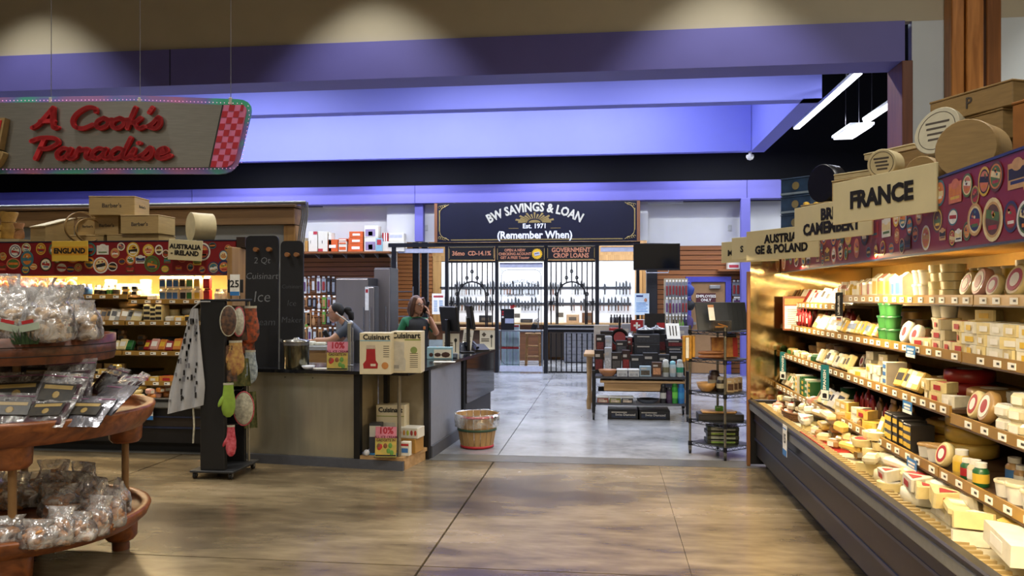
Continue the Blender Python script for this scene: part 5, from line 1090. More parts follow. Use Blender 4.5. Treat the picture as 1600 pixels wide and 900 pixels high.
hang('pot_holder', 'dark striped cloth behind the top pot holders', 366, 478, 535, X0-.02, 'cloth', BKW, 36, .5); hang('pot_holder', 'orange floral cloth behind the floral mitt', 382, 482, 556, X0-.005, 'cloth', FLO, 28, .5); hang('pot_holder', 'brown print cloth beside the yellow mitt', 358, 540, 600, X0-.02, 'cloth', BKW, 22, .5)
hang('pot_holder', 'dark round pot holder with red binding on the rack top hook', 357, 478, 528, X0, 'pad', BKW, 24, .9); hang('pot_holder', 'white printed oval pot holder on the rack top hook', 373, 480, 528, X0+.03, 'pad', WPR, 17, .9)
hang('floral_mitt', 'long orange and black floral mitt at the rack right edge', 390, 478, 540, X0+.035, 'mitt', FLO, 26, .5); hang('yellow_mitt', 'yellow printed oven mitt in the rack middle', 368, 532, 590, X0+.02, 'mitt', YEL, 24, .5)
hang('pale_mitt', 'pale blue-grey patterned oven mitt below the floral mitt', 391, 547, 602, X0+.04, 'mitt', LPA, 20, .6); hang('pot_holder', 'olive folded cloth pot holder behind the yellow mitt', 376, 560, 606, X0-.02, 'cloth', DGR, 28, .4)
hang('green_mitt', 'plain green oven mitt low on the rack', 357, 598, 655, X0, 'mitt', GRN, 19, .7); hang('white_mitt', 'white printed rounded mitt low on the rack', 381, 612, 668, X0+.035, 'pad', WPR, 27, .3); hang('pot_holder', 'dark green printed cloth behind the white mitt', 392, 612, 672, X0+.01, 'cloth', DGR, 18, .4)
hang('red_mitt', 'slim red printed mitt at the bottom of the rack', 361, 664, 716, X0+.01, 'mitt', RDC, 14, .4)
# apron at the left of the rack
nx, nz = 14, 16; pts = []
for j in range(nz+1):
    t = j/nz; cx = 303-17*t; hw = 5+23*min(1, t*1.25)
    for i in range(nx+1):
        px = cx+(i/nx-.5)*2*hw; p_ = WY(px, 482+(166-14*(i/nx))*t, 6.33); p_.y += .03*math.sin(i*1.3+t*2)*t+.01; pts.append(p_)
ap = thing('hanging_apron', 'white apron with small black print hanging left of the rack', 'apron', (-3.5, 6.33, 0)); off_ = Vector((-3.5, 6.33, 0)); fs = [(j*(nx+1)+i, j*(nx+1)+i+1, (j+1)*(nx+1)+i+1, (j+1)*(nx+1)+i) for j in range(nz) for i in range(nx)]
apm = M('apron_white_cotton', '#a9a9ab', .85, var=.06, scale=10)
MB()._add([p_-off_ for p_ in pts], fs, True)._add([p_-off_+Vector((0, .006, 0)) for p_ in pts], fs, True).build('cloth', apm, ap)
ra = random.Random(5)
for k in range(46):
    j = ra.randrange(2, nz-1); i = ra.randrange(1, nx-1); p_ = pts[j*(nx+1)+i]-off_; h_ = ra.uniform(.018, .05); MB().box(p_.x-.006, p_.x+.006, p_.y-.012, p_.y-.004, p_.z-h_/2, p_.z+h_/2).build('printed_motif', INK if k % 2 else M('motif_grey', '#6f6f74', .8), ap)
MB().tube([pts[3]-off_, Vector((.09, .02, 1.5)), Vector((.175, .02, 1.50))], .006, 5).build('neck_strap', apm, ap); MB().tube([pts[nz*(nx+1)+10]-off_+Vector((0, .01, .04)), pts[nz*(nx+1)+10]-off_+Vector((.01, .01, -.15)), pts[nz*(nx+1)+10]-off_+Vector((.0, .01, -.3))], .008, 5).build('tie_string', WPR, ap)
pp = WY(364, 468, 6.5); sg = thing('rack_price_sign', 'white and blue price card on black stand atop the rack', 'price sign', (-3.24, 6.62, 1.521), .05)
MB().rbox(-.07, .07, .012, .022, .055, .17, .002).build('black_back', RKB, sg); MB().box(-.042, .042, .0, .010, .03, .215).build('card', SW, sg); MB().box(-.042, .042, -.0012, -.0002, .03, .065).build('blue_band', BLU, sg); text('25', .085, INK, sg, (0, -.002, .13), bold=.02, extrude=.0004)
for x in (-.04, .04): MB().cyl((x, .016, 0), (x, .016, .06), .004, n=6).build('stem', RKB, sg)
# ================================================================== KNIFE SHOP FRONT AT THE BACK
YS = 15.9
def sx(px): return WY(px, 462, YS).x
def sz(py, px=850): return WY(px, py, YS).z
FRM = M('shopfront_black', '#0e0f16', .4, .2); NAVY = M('sign_navy', '#0c0f22', .35, var=.15, scale=2); GOLD = M('sign_gold', '#8d7a48', .45, .3); SILV = M('sign_silver', '#b9b7a8', .5, .1); WLET = M('sign_white_letter', '#dadce4', .5); COPP = M('sign_copper', '#b5795a', .5, .1); IRON = M('wrought_iron', '#0b0b10', .5, .4)
GLS = glassmat('shop_glass', (.95, .97, 1), .10, .01); WSTRIP = M('white_strip', '#a9adc0', .5)
sf = thing('shop_front', 'black framed glass shop front of the knife store', 'shop front', (0, YS, 0))
def fb_(nm, mat, px0, px1, py0, py1, d0, d1, par=sf): return MB().box(sx(px0), sx(px1), d0, d1, sz(py1), sz(py0)).build(nm, mat, par)
MB().box(sx(608), sx(1000), -.06, .06, sz(384.5), sz(378.5)).build('top_beam', FRM, sf)
ZF = 0.0
for a, b in ((613, 620), (696, 701), (774, 779), (850, 856), (930, 936), (994, 999)): MB().box(sx(a), sx(b), -.05, .05, 0, sz(384.6)).build('mullion', FRM, sf)
MB().box(sx(701.2), sx(773.8), -.04, .04, sz(410), sz(407)).build('transom', FRM, sf); MB().box(sx(856.2), sx(929.8), -.04, .04, sz(410), sz(407)).build('transom', FRM, sf)
for a, b, z0, z1 in ((620.2, 695.8, .05, sz(394)), (936.2, 993.8, .05, sz(394))):
    MB().box(sx(a), sx(b), -.004, .004, z0, z1).build('glass_pane', GLS, sf); MB().box(sx(a+2), sx(b-3), -.02, .02, sz(394), sz(387)).build('header_strip', WSTRIP, sf); MB().box(sx(a), sx(b), -.04, .04, 0, .049).build('bottom_rail', FRM, sf)
# ornament of the side panes
def ornament(T, x0, x1, z0, z1, mat, y, r_=.01):
    for sxn, X in ((1, x0), (-1, x1)):
        MB().tube([(X+sxn*.03, y, z0), (X+sxn*.03, y, z1-.16), (X+sxn*.05, y, z1-.09), (X+sxn*.10, y, z1-.045), (X+sxn*.16, y, z1-.03)], r_*.5, 4).build('scroll_line', mat, T)
        MB().tube([(X+sxn*(.045+.03*math.cos(k*.8)*(1-k/14)), y, z1-.05+.03*math.sin(k*.8)*(1-k/14)) for k in range(12)], r_*.35, 4).build('scroll_curl', mat, T)
    MB().tube([(x0+.16, y, z1-.03), (x1-.16, y, z1-.03)], r_*.5, 4).build('scroll_line', mat, T)
# iron panels
def iron(px0, px1, ztop, zbot, nm, label, low=None):
    T = thing('iron_grille', label, 'grille', (0, YS, 0)); x0, x1 = sx(px0), sx(px1); cx = (x0+x1)/2; W_ = x1-x0; ra = W_*.30; zc = sz(462); 
    arch = [(cx+ra*math.cos(PI*k/20), 0, zc+ra*math.sin(PI*k/20)*1.0) for k in range(21)]
    MB().tube([(cx+ra, 0, zbot)]+arch+[(cx-ra, 0, zbot)], .016, 6).build('arch_bar', IRON, T)
    for i in range(9):
        x = x0+W_*(i+.5)/9; d = abs(x-cx); z0 = zc+math.sqrt(max(0, ra*ra-d*d)) if d < ra else zbot+(0 if i in (0, 8) else 0)
        MB().cyl((x, 0, z0), (x, 0, ztop), .0135, n=6).build('upright_bar', IRON, T)
        zr = sz(424+10*abs(i-4)**1.15)
        if zr > z0: MB().tube([(x+.026*math.cos(k*PI/6), 0, zr+.032*math.sin(k*PI/6)) for k in range(12)], .011, 5, True).build('ring', IRON, T)
    for z in (sz(471), ): 
        for s1 in (-1, 1): MB().cyl((cx+s1*ra, 0, z), (cx+s1*W_/2, 0, z), .008, n=6).build('cross_bar', IRON, T)
    if low is not None:
        for i in range(9): x = x0+W_*(i+.5)/9; MB().cyl((x, 0, low[0]), (x, 0, low[1]), .0125, n=6).build('lower_bar', IRON, T)
        MB().box(x0, x1, -.02, .02, low[0]-.03, low[0]).build('lower_rail', IRON, T)
    return T
iron(702, 773.5, sz(410.2), .92, 'iron_grille', 'black wrought iron teller grille under the certificate rate sign'); iron(857, 929.5, sz(410.2), .98, 'iron_grille', 'black wrought iron teller grille under the crop loan sign', (.04, .80))
tl = thing('teller_counter', 'steel-topped teller ledge with black front rail below right grille', 'counter', (0, YS, 0)); MB().box(sx(856.5), sx(929.5), -.10, .30, .88, .915).build('ledge', M('ledge_steel', '#8d9097', .3, .6), tl); MB().box(sx(856.5), sx(931), -.11, -.02, .917, .96).build('rail', FRM, tl); MB().box(sx(856.5), sx(929.5), -.02, .02, .82, .879).build('support_rail', FRM, tl)
tl2 = thing('teller_counter', 'wood-topped teller ledge below the left iron grille', 'counter', (0, YS, 0)); MB().box(sx(701.5), sx(773.5), -.10, .30, .86, .90).build('ledge', PLY, tl2); MB().box(sx(702), sx(773), .02, .06, .0, .859).build('front', M('ledge_front', '#4a3424', .5), tl2)
# glass door
dr = thing('glass_door', 'glass shop door with white rails and arched lettering', 'door', (0, YS, 0))
dx0, dx1 = sx(781), sx(848)
MB().box(dx0, dx1, -.006, .006, .14, sz(418)).build('glass_pane', GLS, dr); MB().box(dx0, dx1, -.03, .03, sz(418), sz(410.5)).build('top_rail', WSTRIP, dr); MB().box(dx0, dx1, -.03, .03, .03, .139).build('bottom_rail', WSTRIP, dr)
ornament(dr, dx0, dx1, .2, sz(419), IRON, -.012, .014)
MB().tube([(dx0+.03, -.012, .25), (dx0+.1, -.012, .17), (dx1-.1, -.012, .17), (dx1-.03, -.012, .25)], .006, 4).build('scroll_line', IRON, dr)
cxd = (dx0+dx1)/2
arctext('BW SAVINGS & LOAN', .10, INK, dr, (cxd, -.012, sz(440)), .75, bold=.005, extrude=.001, xs=.78); text('(Remember When)', .085, INK, dr, (cxd, -.012, sz(460.5)), bold=.02, extrude=.001, xs=.85)
MB().cyl((dx1-.08, -.06, .9), (dx1-.08, -.06, 1.3), .012, n=8).build('pull_handle', M('pull_steel', '#a5a7ab', .25, .9), dr)
# the big sign
bs_ = thing('savings_sign', 'large navy sign with gold scrolls reading savings and loan', 'sign', ((sx(685)+sx(995))/2, YS-.10, 0)); hw = (sx(995)-sx(685))/2
MB().box(-hw, hw, 0, .05, sz(378), sz(316.5)).build('sign_board', NAVY, bs_)
for s1 in (-1, 1): MB().box(s1*(hw+.03)-.03, s1*(hw+.03)+.03, -.01, .06, sz(378), sz(316.5)).build('sign_frame', woodmat('sign_frame_wood', '#6b4228', '#8a5a36', .5, 'Z', 2), bs_)
zb, zt = sz(378), sz(316.5)
for s1 in (-1, 1):
    MB().box(s1*(hw-.045)-.012, s1*(hw-.045)+.012, -.006, -.001, zb+.22, zt-.14).build('gold_line', GOLD, bs_)
    for zc, q_ in ((zb+.06, 1), (zt-.05, -1)):
        MB().tube([(s1*(hw-.045), -.004, zc+q_*.18), (s1*(hw-.06), -.004, zc+q_*.10), (s1*(hw-.11), -.004, zc+q_*.045), (s1*(hw-.24), -.004, zc-q_*.02)], .009, 4).build('gold_corner', GOLD, bs_)
        for k in range(4): MB().tube([(s1*(hw-.05-.04*k)+.026*math.cos(a*.7), -.004, zc+q_*(.03-.008*k)+.024*math.sin(a*.7)) for a in range(8)], .006, 4).build('gold_curl', GOLD, bs_)
MB().box(-hw+.28, hw-.28, -.006, -.001, zb+.035, zb+.055).build('gold_line', GOLD, bs_)
cs = sx(836)-(sx(685)+sx(995))/2
arctext('BW SAVINGS & LOAN', .235, SILV, bs_, (cs, -.004, sz(325)), 2.0, bold=.034, extrude=.004, xs=.86, grow=.1)
MB().prism([(cs+.12*math.cos(k*PI/10), .055*math.sin(k*PI/10)) for k in range(11)], 0, .004).build('half_sun', GOLD, bs_).matrix_local = tr(0, -.002, sz(348.5)) @ Matrix.Rotation(PI/2, 4, 'X')
for k in range(15):
    a = PI*(k+.5)/15; r0, r1 = .15, (.40 if k % 2 else .33); e1 = .52; p0 = Vector((math.cos(a)*r0, 0, math.sin(a)*r0*e1)); p1 = Vector((math.cos(a)*r1, 0, math.sin(a)*r1*e1)); n_ = Vector((-math.sin(a), 0, math.cos(a)))
    MB()._add([p0+n_*.006, p0-n_*.006, p1-n_*.02, p1+n_*.02]+[v+Vector((0, .004, 0)) for v in (p0+n_*.006, p0-n_*.006, p1-n_*.02, p1+n_*.02)], [(0, 1, 2, 3), (7, 6, 5, 4), (0, 4, 5, 1), (1, 5, 6, 2), (2, 6, 7, 3), (3, 7, 4, 0)]).build('sun_ray', GOLD, bs_, (cs, -.005, sz(348.5)))
text('Est. 1971', .13, WLET, bs_, (cs, -.004, sz(354)), bold=.025, extrude=.003); text('(Remember When)', .205, WLET, bs_, (cs, -.004, sz(368)), bold=.03, extrude=.003, xs=.93)
for s1 in (-1, 1): MB().box(cs+s1*.42-.1, cs+s1*.42+.1, -.005, -.001, sz(357.5), sz(356.7)).build('gold_line', GOLD, bs_)
def small_sign(label, a, b, c_, d, words, size, lead=1., burst=False):
    x0, x1 = sx(a), sx(b); T = thing('offer_sign', label, 'sign', ((x0+x1)/2, YS-.075, sz(d))); W_ = x1-x0; h_ = sz(c_)-sz(d); MB().box(-W_/2, W_/2, 0, .02, 0, h_).build('sign_board', M('offer_black', '#0d0c10', .4), T)
    for (p0, p1, p2, p3) in ((-W_/2+.03, W_/2-.03, .008, .016), (-W_/2+.03, W_/2-.03, h_-.016, h_-.008)): MB().box(p0, p1, -.004, -.0005, p2, p3).build('gold_line', GOLD, T)
    for s1 in (-1, 1): MB().box(s1*(W_/2-.014)-.005, s1*(W_/2-.014)+.005, -.004, -.0005, .04, h_-.04).build('gold_line', GOLD, T)
    text(words, size, COPP, T, (-.12 if burst else 0, -.003, h_*.5), bold=.03, extrude=.002, lead=lead, xs=.92)
    if burst:
        n = 40; o = MB().prism([((.115 if k % 2 else .088)*math.cos(k*2*PI/n), (.115 if k % 2 else .088)*math.sin(k*2*PI/n)) for k in range(n)], 0, .006).build('starburst', M('burst_yellow', '#d2a61e', .5), T); o.matrix_local = tr(W_/2-.16, -.002, h_*.5) @ Matrix.Rotation(PI/2, 4, 'X')
        MB().rbox(-.055, .055, -.004, .0, -.035, .035, .002).build('toaster_picture', M('toaster_grey', '#a9adba', .4), T, (W_/2-.16, -.009, h_*.5), rot=(0, -.2, 0)); MB().rbox(-.04, .04, -.002, .0, .005, .018, .001).build('toaster_slot', INK, T, (W_/2-.16, -.0135, h_*.5), rot=(0, -.2, 0))
small_sign('black and gold sign reading thirty-six month CD rate', 702, 773.5, 385, 406.5, '36mo  CD-14.1%', .122); small_sign('black sign offering a free toaster with yellow starburst', 777, 852, 385, 409, 'OPEN A NEW\nCHECKING ACOUNT\nGET A FREE Toaster', .074, 1.0, True); small_sign('black and gold sign reading government crop loans', 855, 930, 385, 406.5, 'GOVERNMENT\nCROP LOANS', .125, .88)
# ------------------------------------------------------------------ inside the knife shop
YK = 19.5
KX0, KX1 = WY(601, 462, YK).x-.3, WY(1008, 462, YK).x+.5
def kx(px): return WY(px, 462, YK).x
def kz(py): return WY(850, py, YK).z
WK = M('knife_wall_white', '#d5d7dd', .6, var=.02)
kw = struct(MB().box(KX0, KX1, YK+.02, YK+.1, 0, 3.4).build('wall_shop_back', OAK))
for px0, px1 in ((KX0-.08, KX0), (KX1, KX1+.08)): struct(MB().box(px0, px1, 16.35, YK+.1, 0, 3.4).build('wall_shop_side', M('shop_side_wall', '#6b4a30', .6)))
struct(MB().box(KX0-.1, KX1+.1, 16.22, YK+.2, 3.4, 3.44).build('ceiling_shop', WK))
MB().box(kx(690), kx(992), YK-.01, YK+.019, kz(516), kz(408)).build('white_panel', WK, kw); MB().box(KX0, kx(689), YK, YK+.019, .9, kz(404)).build('slat_panel', SLAT, kw)
me = MB().box(0, kx(676)-KX0, -.02, 0, 0, .085, .003).mesh('slat', SLAT)
for k in range(18): put('slat', me, kw, (KX0, YK-.001, .95+k*.098))
MB().box(kx(677), kx(690), YK-.03, YK+.018, .9, kz(400)).build('trim_board', OAK, kw); MB().box(kx(992), kx(1003), YK-.03, YK+.018, .9, kz(400)).build('trim_board', OAK, kw); MB().box(kx(677), kx(1003), YK-.035, YK+.018, kz(407.5), kz(399)).build('trim_board', OAK, kw)
STL = M('magnet_strip', '#4d5058', .4, .6); ks = {}
for py, a, b, nm in ((449.5, 688, 986, 'upper'), (474.5, 690, 986, 'lower')):
    tag(MB().box(kx(a), kx(b), YK-.03, YK-.012, kz(py+1.6), kz(py-1.6)).build('knife_strip', STL), f'{nm} long magnetic strip of knives on the white wall', 'knife rack')
BLADE = M('blade_steel', '#70747c', .28, .85, var=.1); HANDLES = [M('handle_black', '#17161a', .5), M('handle_walnut', '#6a3f22', .5), M('handle_white', '#9a9a9a', .4)]
KM = {}
def knife(px, py, L, wd, hi, where):
    key = (round(L, 2), round(wd, 3)); 
    if key not in KM:
        b = MB()._add([(-wd/2, -.002, -.02), (wd/2, -.002, -.02), (wd/2, -.002, L*.75), (-wd*.1, -.002, L), (-wd/2, -.002, L*.85), (-wd/2, .002, -.02), (wd/2, .002, -.02), (wd/2, .002, L*.75), (-wd*.1, .002, L), (-wd/2, .002, L*.85)], [(0, 1, 2, 3, 4), (9, 8, 7, 6, 5), (0, 5, 6, 1), (1, 6, 7, 2), (2, 7, 8, 3), (3, 8, 9, 4), (4, 9, 5, 0)]).mesh('blade', BLADE)
        h = MB().rbox(-wd*.32, wd*.32, -.008, .008, -.15, -.018, .004).mesh('handle', HANDLES[0]); KM[key] = (b, h)
    b, h = KM[key]; T = thing('kitchen_knife', 'steel kitchen knife with '+('black', 'brown', 'pale')[hi]+' handle, {n} from left on '+where+' strip', 'knife', (kx(px), YK-.042, kz(py)-.02), 0, 'knives on the magnetic strips'); put('blade', b, T); o = put('handle', h, T)
    o.material_slots[0].link = 'OBJECT'; o.material_slots[0].material = HANDLES[hi]
rk_ = random.Random(8)
for a, b, step in ((712, 728, 3.6), (729, 752, 4.2), (753, 772, 4.6), (783, 846, 4.8), (856, 876, 3.8), (894, 914, 4.5), (945, 947, 4), (963, 986, 5.2)):
    x = a
    while x < b: knife(x, 449.5, rk_.choice((.12, .16, .2)), rk_.choice((.03, .045)), rk_.choice((0, 0, 1, 2)), 'upper'); x += step*rk_.uniform(.9, 1.15)
for a, b, step in ((692, 772, 4.3), (783, 846, 5.2), (856, 880, 4.6), (893, 900, 4), (908, 945, 5), (951, 986, 5)):
    x = a
    while x < b: knife(x, 474.5, rk_.choice((.1, .16, .2)), rk_.choice((.03, .045)), rk_.choice((0, 0, 0, 1)), 'lower'); x += step*rk_.uniform(.9, 1.15)
text('WUSTHOF', .09, GREYINK, kw, (kx(815), YK-.012, kz(480)), bold=.01); MB().box(kx(797.5), kx(804), YK-.014, YK-.0115, kz(482), kz(475.5)).build('logo_square', LR, kw)
# counter and cabinets
wc = thing('wall_counter', 'long wooden wall counter below the knives', 'counter', (0, 0, 0)); WDK = woodmat('cabinet_wood', '#5b3820', '#77492a', .5, 'X', 2)
MB().box(kx(640), kx(1000), YK-.62, YK-.04, .86, .90).build('worktop', PLY, wc); MB().box(kx(690), kx(850), YK-.56, YK-.05, .0, .859).build('cabinet_front', WDK, wc)
cz = thing('drawer_cabinet', 'grey steel drawer cabinet seen behind the right grille', 'cabinet', (kx(912), YK-.9, 0)); MB().box(-.42, .42, -.25, .25, .02, .855).build('cabinet_body', M('drawer_grey', '#8a8d95', .45, .2), cz)
for i in range(3):
    for k in range(5): d_ = MB().rbox(-.40+.27*i, -.15+.27*i, -.262, -.2515, .05+.16*k, .19+.16*k, .004).build('drawer', M('drawer_face', '#9a9da6', .4, .2), cz); MB().box(-.31+.27*i, -.24+.27*i, -.27, -.263, .115+.16*k, .125+.16*k).build('drawer_pull', INK, d_)
bx_ = tag(MB().box(kx(862), kx(888), YK-.7, YK-.65, .1, .8).build('dark_cupboard', M('cupboard_dark', '#2b2018', .5)), 'dark brown cupboard front behind the right grille', 'cupboard')
def at16(px, py, Y): return WY(px, py, Y)
# stool, cartons, sign roll, knife block near the door
p_ = WY(833, 575, 17.3); stl = thing('wooden_stool', 'tall light wooden stool behind the glass door', 'stool', (p_.x, 17.3, 0)); SW_ = woodmat('stool_wood', '#8a6236', '#a67a48', .5, 'Z', 2)
MB().rbox(-.17, .17, -.15, .15, .70, .735, .006).build('seat', SW_, stl)
for a in (-1, 1):
    for b in (-1, 1): MB().t(Matrix.Identity(4)).tube([(a*.13, b*.11, .70), (a*.155, b*.135, 0)], .018, 6).build('leg', SW_, stl)
    for z in (.22, .45): MB().cyl((-.145, a*.125, z), (.145, a*.125, z), .012, n=6).build('rung', SW_, stl); MB().cyl((a*.145, -.12, z+.05), (a*.145, .12, z+.05), .012, n=6).build('rung', SW_, stl)
kb = thing('knife_block', 'black-handled knife block standing on the wooden stool', 'knife block', (p_.x-.02, 17.3, .736)); MB().t(Matrix.Rotation(.35, 4, 'Y')).rbox(-.06, .06, -.05, .05, .02, .2, .006).build('block', M('block_dark', '#1b1a1c', .5), kb)
for k in range(5): MB().t(Matrix.Rotation(.35, 4, 'Y')).rbox(-.05+.022*k, -.036+.022*k, -.012, .012, .2, .30+.02*(k % 3), .004).build('knife_handle', HANDLES[0], kb)
for i in range(6):
    c_, lv = i % 3, i//3; p_ = WY(788+9.5*c_, 575, 17.0); T = thing('gift_carton', ('pale green-topped carton, {n} from left in the ', '')[0]+('lower', 'upper')[lv]+' row behind the door', 'box', (p_.x, 17.0, .0+.47*lv)); MB().rbox(-.062, .062, -.08, .08, 0, .455, .003).build('carton_body', M('aqua_card', '#a9bcc0', .5), T); MB().box(-.062, .062, -.0815, -.0804, .41, .454).build('colour_band', (LG, LG, LR)[c_] if lv else LR, T); MB().box(-.012, .012, -.0815, -.0804, .08, .34).build('product_picture', WSTRIP, T)
p_ = WY(793, 512, 16.6); T = thing('roller_sign', 'narrow black promotional card with red dots behind the door', 'sign', (p_.x, 16.6, .83)); MB().box(-.14, .14, 0, .02, .0, .44).build('card', M('promo_black', '#17171b', .4), T); MB().box(-.05, .13, -.003, -.0005, .14, .24).build('photo_patch', WSTRIP, T)
for k in range(3): MB().cyl((-.1, -.003, .38-.055*k), (-.1, -.0005, .38-.055*k), .022, n=12).build('dot', (LR, LR, LW)[k], T)
ds = thing('demo_shelf', 'thin steel shelf on legs behind the glass door', 'shelf', (p_.x, 16.6, 0)); MB().box(-.2, .75, -.15, .18, .80, .829).build('shelf_board', M('shelf_steel', '#8d9097', .3, .5), ds)
for x in (-.18, .73): MB().box(x-.015, x+.015, -.1, .1, 0, .799).build('leg', M('shelf_steel', '#8d9097', .3, .5), ds)
for px, py, w_, h_, lb in ((808, 490, .17, .24, 'white printed sheet standing on the wall counter'), (875, 485, .2, .27, 'dark framed card on the wall counter behind right grille'), (967, 500, .01, .01, '')):
    if not lb: continue
    p_ = WY(px, py, 19.1); T = thing('counter_card', lb, 'card', (p_.x, 19.1, .901)); T.rotation_euler = (-.1, 0, 0); MB().box(-w_/2, w_/2, 0, .006, 0, h_+.12).build('card', WCARD, T); MB().box(-w_*.4, w_*.4, -.002, -.0004, h_*.5, h_*.9).build('printed_patch', GREYINK, T)
for px, w_, h_, c_, lb in ((759, .3, .17, '#1a1a1d', 'black sharpener box on the wall counter left of the door'), (823, .28, .09, '#2a2a2e', 'low dark case on the wall counter behind the door'), (895, .3, .2, '#a5896b', 'tan knife display case on the wall counter'), (918, .26, .24, '#5a3a22', 'brown knife display case on the wall counter'), (732, .1, .15, '#8d8a86', 'small grey box on the wall counter')):
    p_ = WY(px, 500, 19.15); T = thing('counter_box', lb, 'box', (p_.x, 19.15, .901)); MB().rbox(-w_/2, w_/2, -.1, .1, 0, h_, .006).build('box_body', M('cb_'+c_[1:], c_, .5), T); MB().box(-w_*.3, w_*.3, -.102, -.1005, h_*.3, h_*.7).build('printed_patch', GREYINK, T)
for i, px in enumerate((955, 960, 964, 969, 974, 980, 985)):
    p_ = WY(px, 500, 19.1); T = thing('spice_bottle', 'small dark bottle, {n} from left on the right end of wall counter', 'bottle', (p_.x, 19.1, .901), 0, 'dark bottles on the wall counter'); MB().lathe([(.032, 0), (.034, .12), (.015, .15), (.015, .17)], 10).build('bottle_body', M('bottle_dark', '#1e1c22', .3), T); MB().lathe([(.018, .171), (.018, .2)], 10).build('cap', INK, T)
# left window: grey ladder rack, dark posts, notice
lr_ = thing('ladder_rack', 'pale metal ladder rack inside the left shop window', 'rack', (WY(634, 500, 16.9).x, 16.9, 0)); PM = M('rack_pale', '#8b8e98', .4, .5)
for x in (-.18, .16): MB().cyl((x, 0, 0), (x, 0, 1.75), .015, n=6).build('upright', PM, lr_)
for k in range(9): MB().cyl((-.18, 0, .2+.18*k), (.16, 0, .2+.18*k), .011, n=6).build('rung', PM, lr_)
for px, lb in ((650, 'left dark steel post inside the left shop window'), (664, 'right dark steel post inside the left shop window')):
    x = WY(px, 462, 17.6).x; tag(MB().rbox(x-.07, x+.07, 17.55, 17.68, 0, 3.39, .01).build('steel_post', M('post_dark', '#17171c', .5)), lb, 'post')
p_ = WY(684, 475, 15.8); T = thing('wall_notice', 'white and blue notice on the left shop window', 'notice', (p_.x, 15.86, WY(684, 491, 15.86).z)); MB().box(-.13, .13, 0, .006, 0, .42).build('paper', SW, T); MB().box(-.1, .1, -.002, -.0004, .34, .38).build('heading', M('heading_red', '#a03a44', .5), T)
for k in range(6):
    for s1 in (-.06, .05): MB().box(s1-.035, s1+.04, -.002, -.0004, .06+.04*k, .075+.04*k).build('print_line', BLU, T)
# ================================================================== BACK DEPARTMENT GOODS
# ---- left slat wall: shelf with cartons, hanging gadgets, refrigerators
Yb = 16.25
def bx2(px, Y=15.9): return WY(px, 400, Y).x
ZSH = WY(540, 393.5, 15.9).z
ls = thing('wall_shelf', 'long brown wall shelf with brackets above the gadget wall', 'shelf', (0, 0, 0)); MB().box(bx2(440), bx2(611), 15.75, 16.24, ZSH-.035, ZSH).build('shelf_board', SLAT, ls)
for px in (490, 510, 533, 560, 583, 603): MB().prism([(0, 0), (.3, 0), (0, -.09)], 0, .02).build('bracket', M('bracket_grey', '#8d8f98', .4, .5), ls).matrix_local = tr(bx2(px), 16.23, ZSH-.036) @ Matrix(((0, 0, 1, 0), (-1, 0, 0, 0), (0, 1, 0, 0), (0, 0, 0, 1)))
ORG = M('orange_card', '#c4551e', .5); RSP = M('red_spot', '#a8303a', .5); LILP = M('lilac_print', '#8a7a9a', .5)
def shelfbox(label, px0, px1, py0, py1, mat, prints=(), Y=15.9, dep=.22):
    x0, x1 = WY(px0, 400, Y).x, WY(px1, 400, Y).x; z0 = WY(px0, py1, Y).z; z1 = WY(px0, py0, Y).z; T = thing('product_carton', label, 'box', ((x0+x1)/2, Y, z0)); w_, h_ = x1-x0-.006, z1-z0-.004; MB().rbox(-w_/2, w_/2, 0, dep, 0, h_, .003).build('carton_body', mat, T)
    for a, b, c_, d, m_ in prints: MB().box((a-.5)*w_, (b-.5)*w_, -.0025, -.0005, c_*h_, d*h_).build('printed_panel', m_, T)
B0 = 393
shelfbox('slim cream carton at the left end of the wall shelf', 471, 476, 371, B0, CREAMC); shelfbox('tan carton beside the slim cream carton', 476.5, 481, 376, B0, M('tan_card', '#a87c3a', .5)); shelfbox('white carton with red corner spot, left of the pair', 482, 496, 361.5, B0, WCARD, ((.55, 1, .85, 1, RSP), (.2, .25, .4, .55, INK))); shelfbox('white carton with red corner spot, right of the pair', 497, 512, 361.5, B0, WCARD, ((.0, .5, 0, .14, RSP), (.4, .46, .4, .55, INK))); shelfbox('plain white carton behind the spotted pair', 513, 518, 363, B0, WCARD)
LBP = ((.1, .8, .3, .55, SW),)
shelfbox('orange carton at the left of the orange group', 512.5, 528, 374, B0, ORG, LBP)
for i, (a, b) in enumerate(((382.5, B0), (377, 382.5), (372.5, 377))): shelfbox(('lowest', 'middle', 'topmost')[i]+' small orange-white carton in the short stack', 529, 542, a, b, (WCARD, WCARD, ORG)[i], ((.05, .9, .25, .7, (ORG, ORG, SW)[i]),))
for i, (a, b) in enumerate(((381, B0), (371, 381), (361.5, 371))): shelfbox(('bottom', 'middle', 'top')[i]+' orange carton of the tall orange stack', 543.5+i, 567, a, b, ORG, ((.25, .8, .3, .65, SW),))
for i, (a, b) in enumerate(((371, B0), (352.5, 371))): shelfbox(('lower', 'upper')[i]+' white carton with lilac picture beside the orange stack', 569, 591, a, b, WCARD, ((.08, .8, .1, .7, LILP), (.3, .6, .15, .5, WCARD)))
shelfbox('small blue and red carton beside the lilac picture cartons', 587, 597, 372, B0, BBAND, ((.2, .9, .5, .9, RSP),), 15.8, .08); shelfbox('flat white carton under the striped carton', 597.5, 632, 377, B0, WCARD, ((.4, .9, .5, .6, LILP),), 15.85); shelfbox('small dark red striped carton on the flat white carton', 597, 606, 363.5, 376.8, REDP, ((.3, .5, 0, 1, SW), (.7, .85, 0, 1, SW))); shelfbox('white printed carton on the flat white carton', 607, 631, 364, 376.8, WCARD, ((.1, .9, .4, .8, WSTRIP),), 15.95)
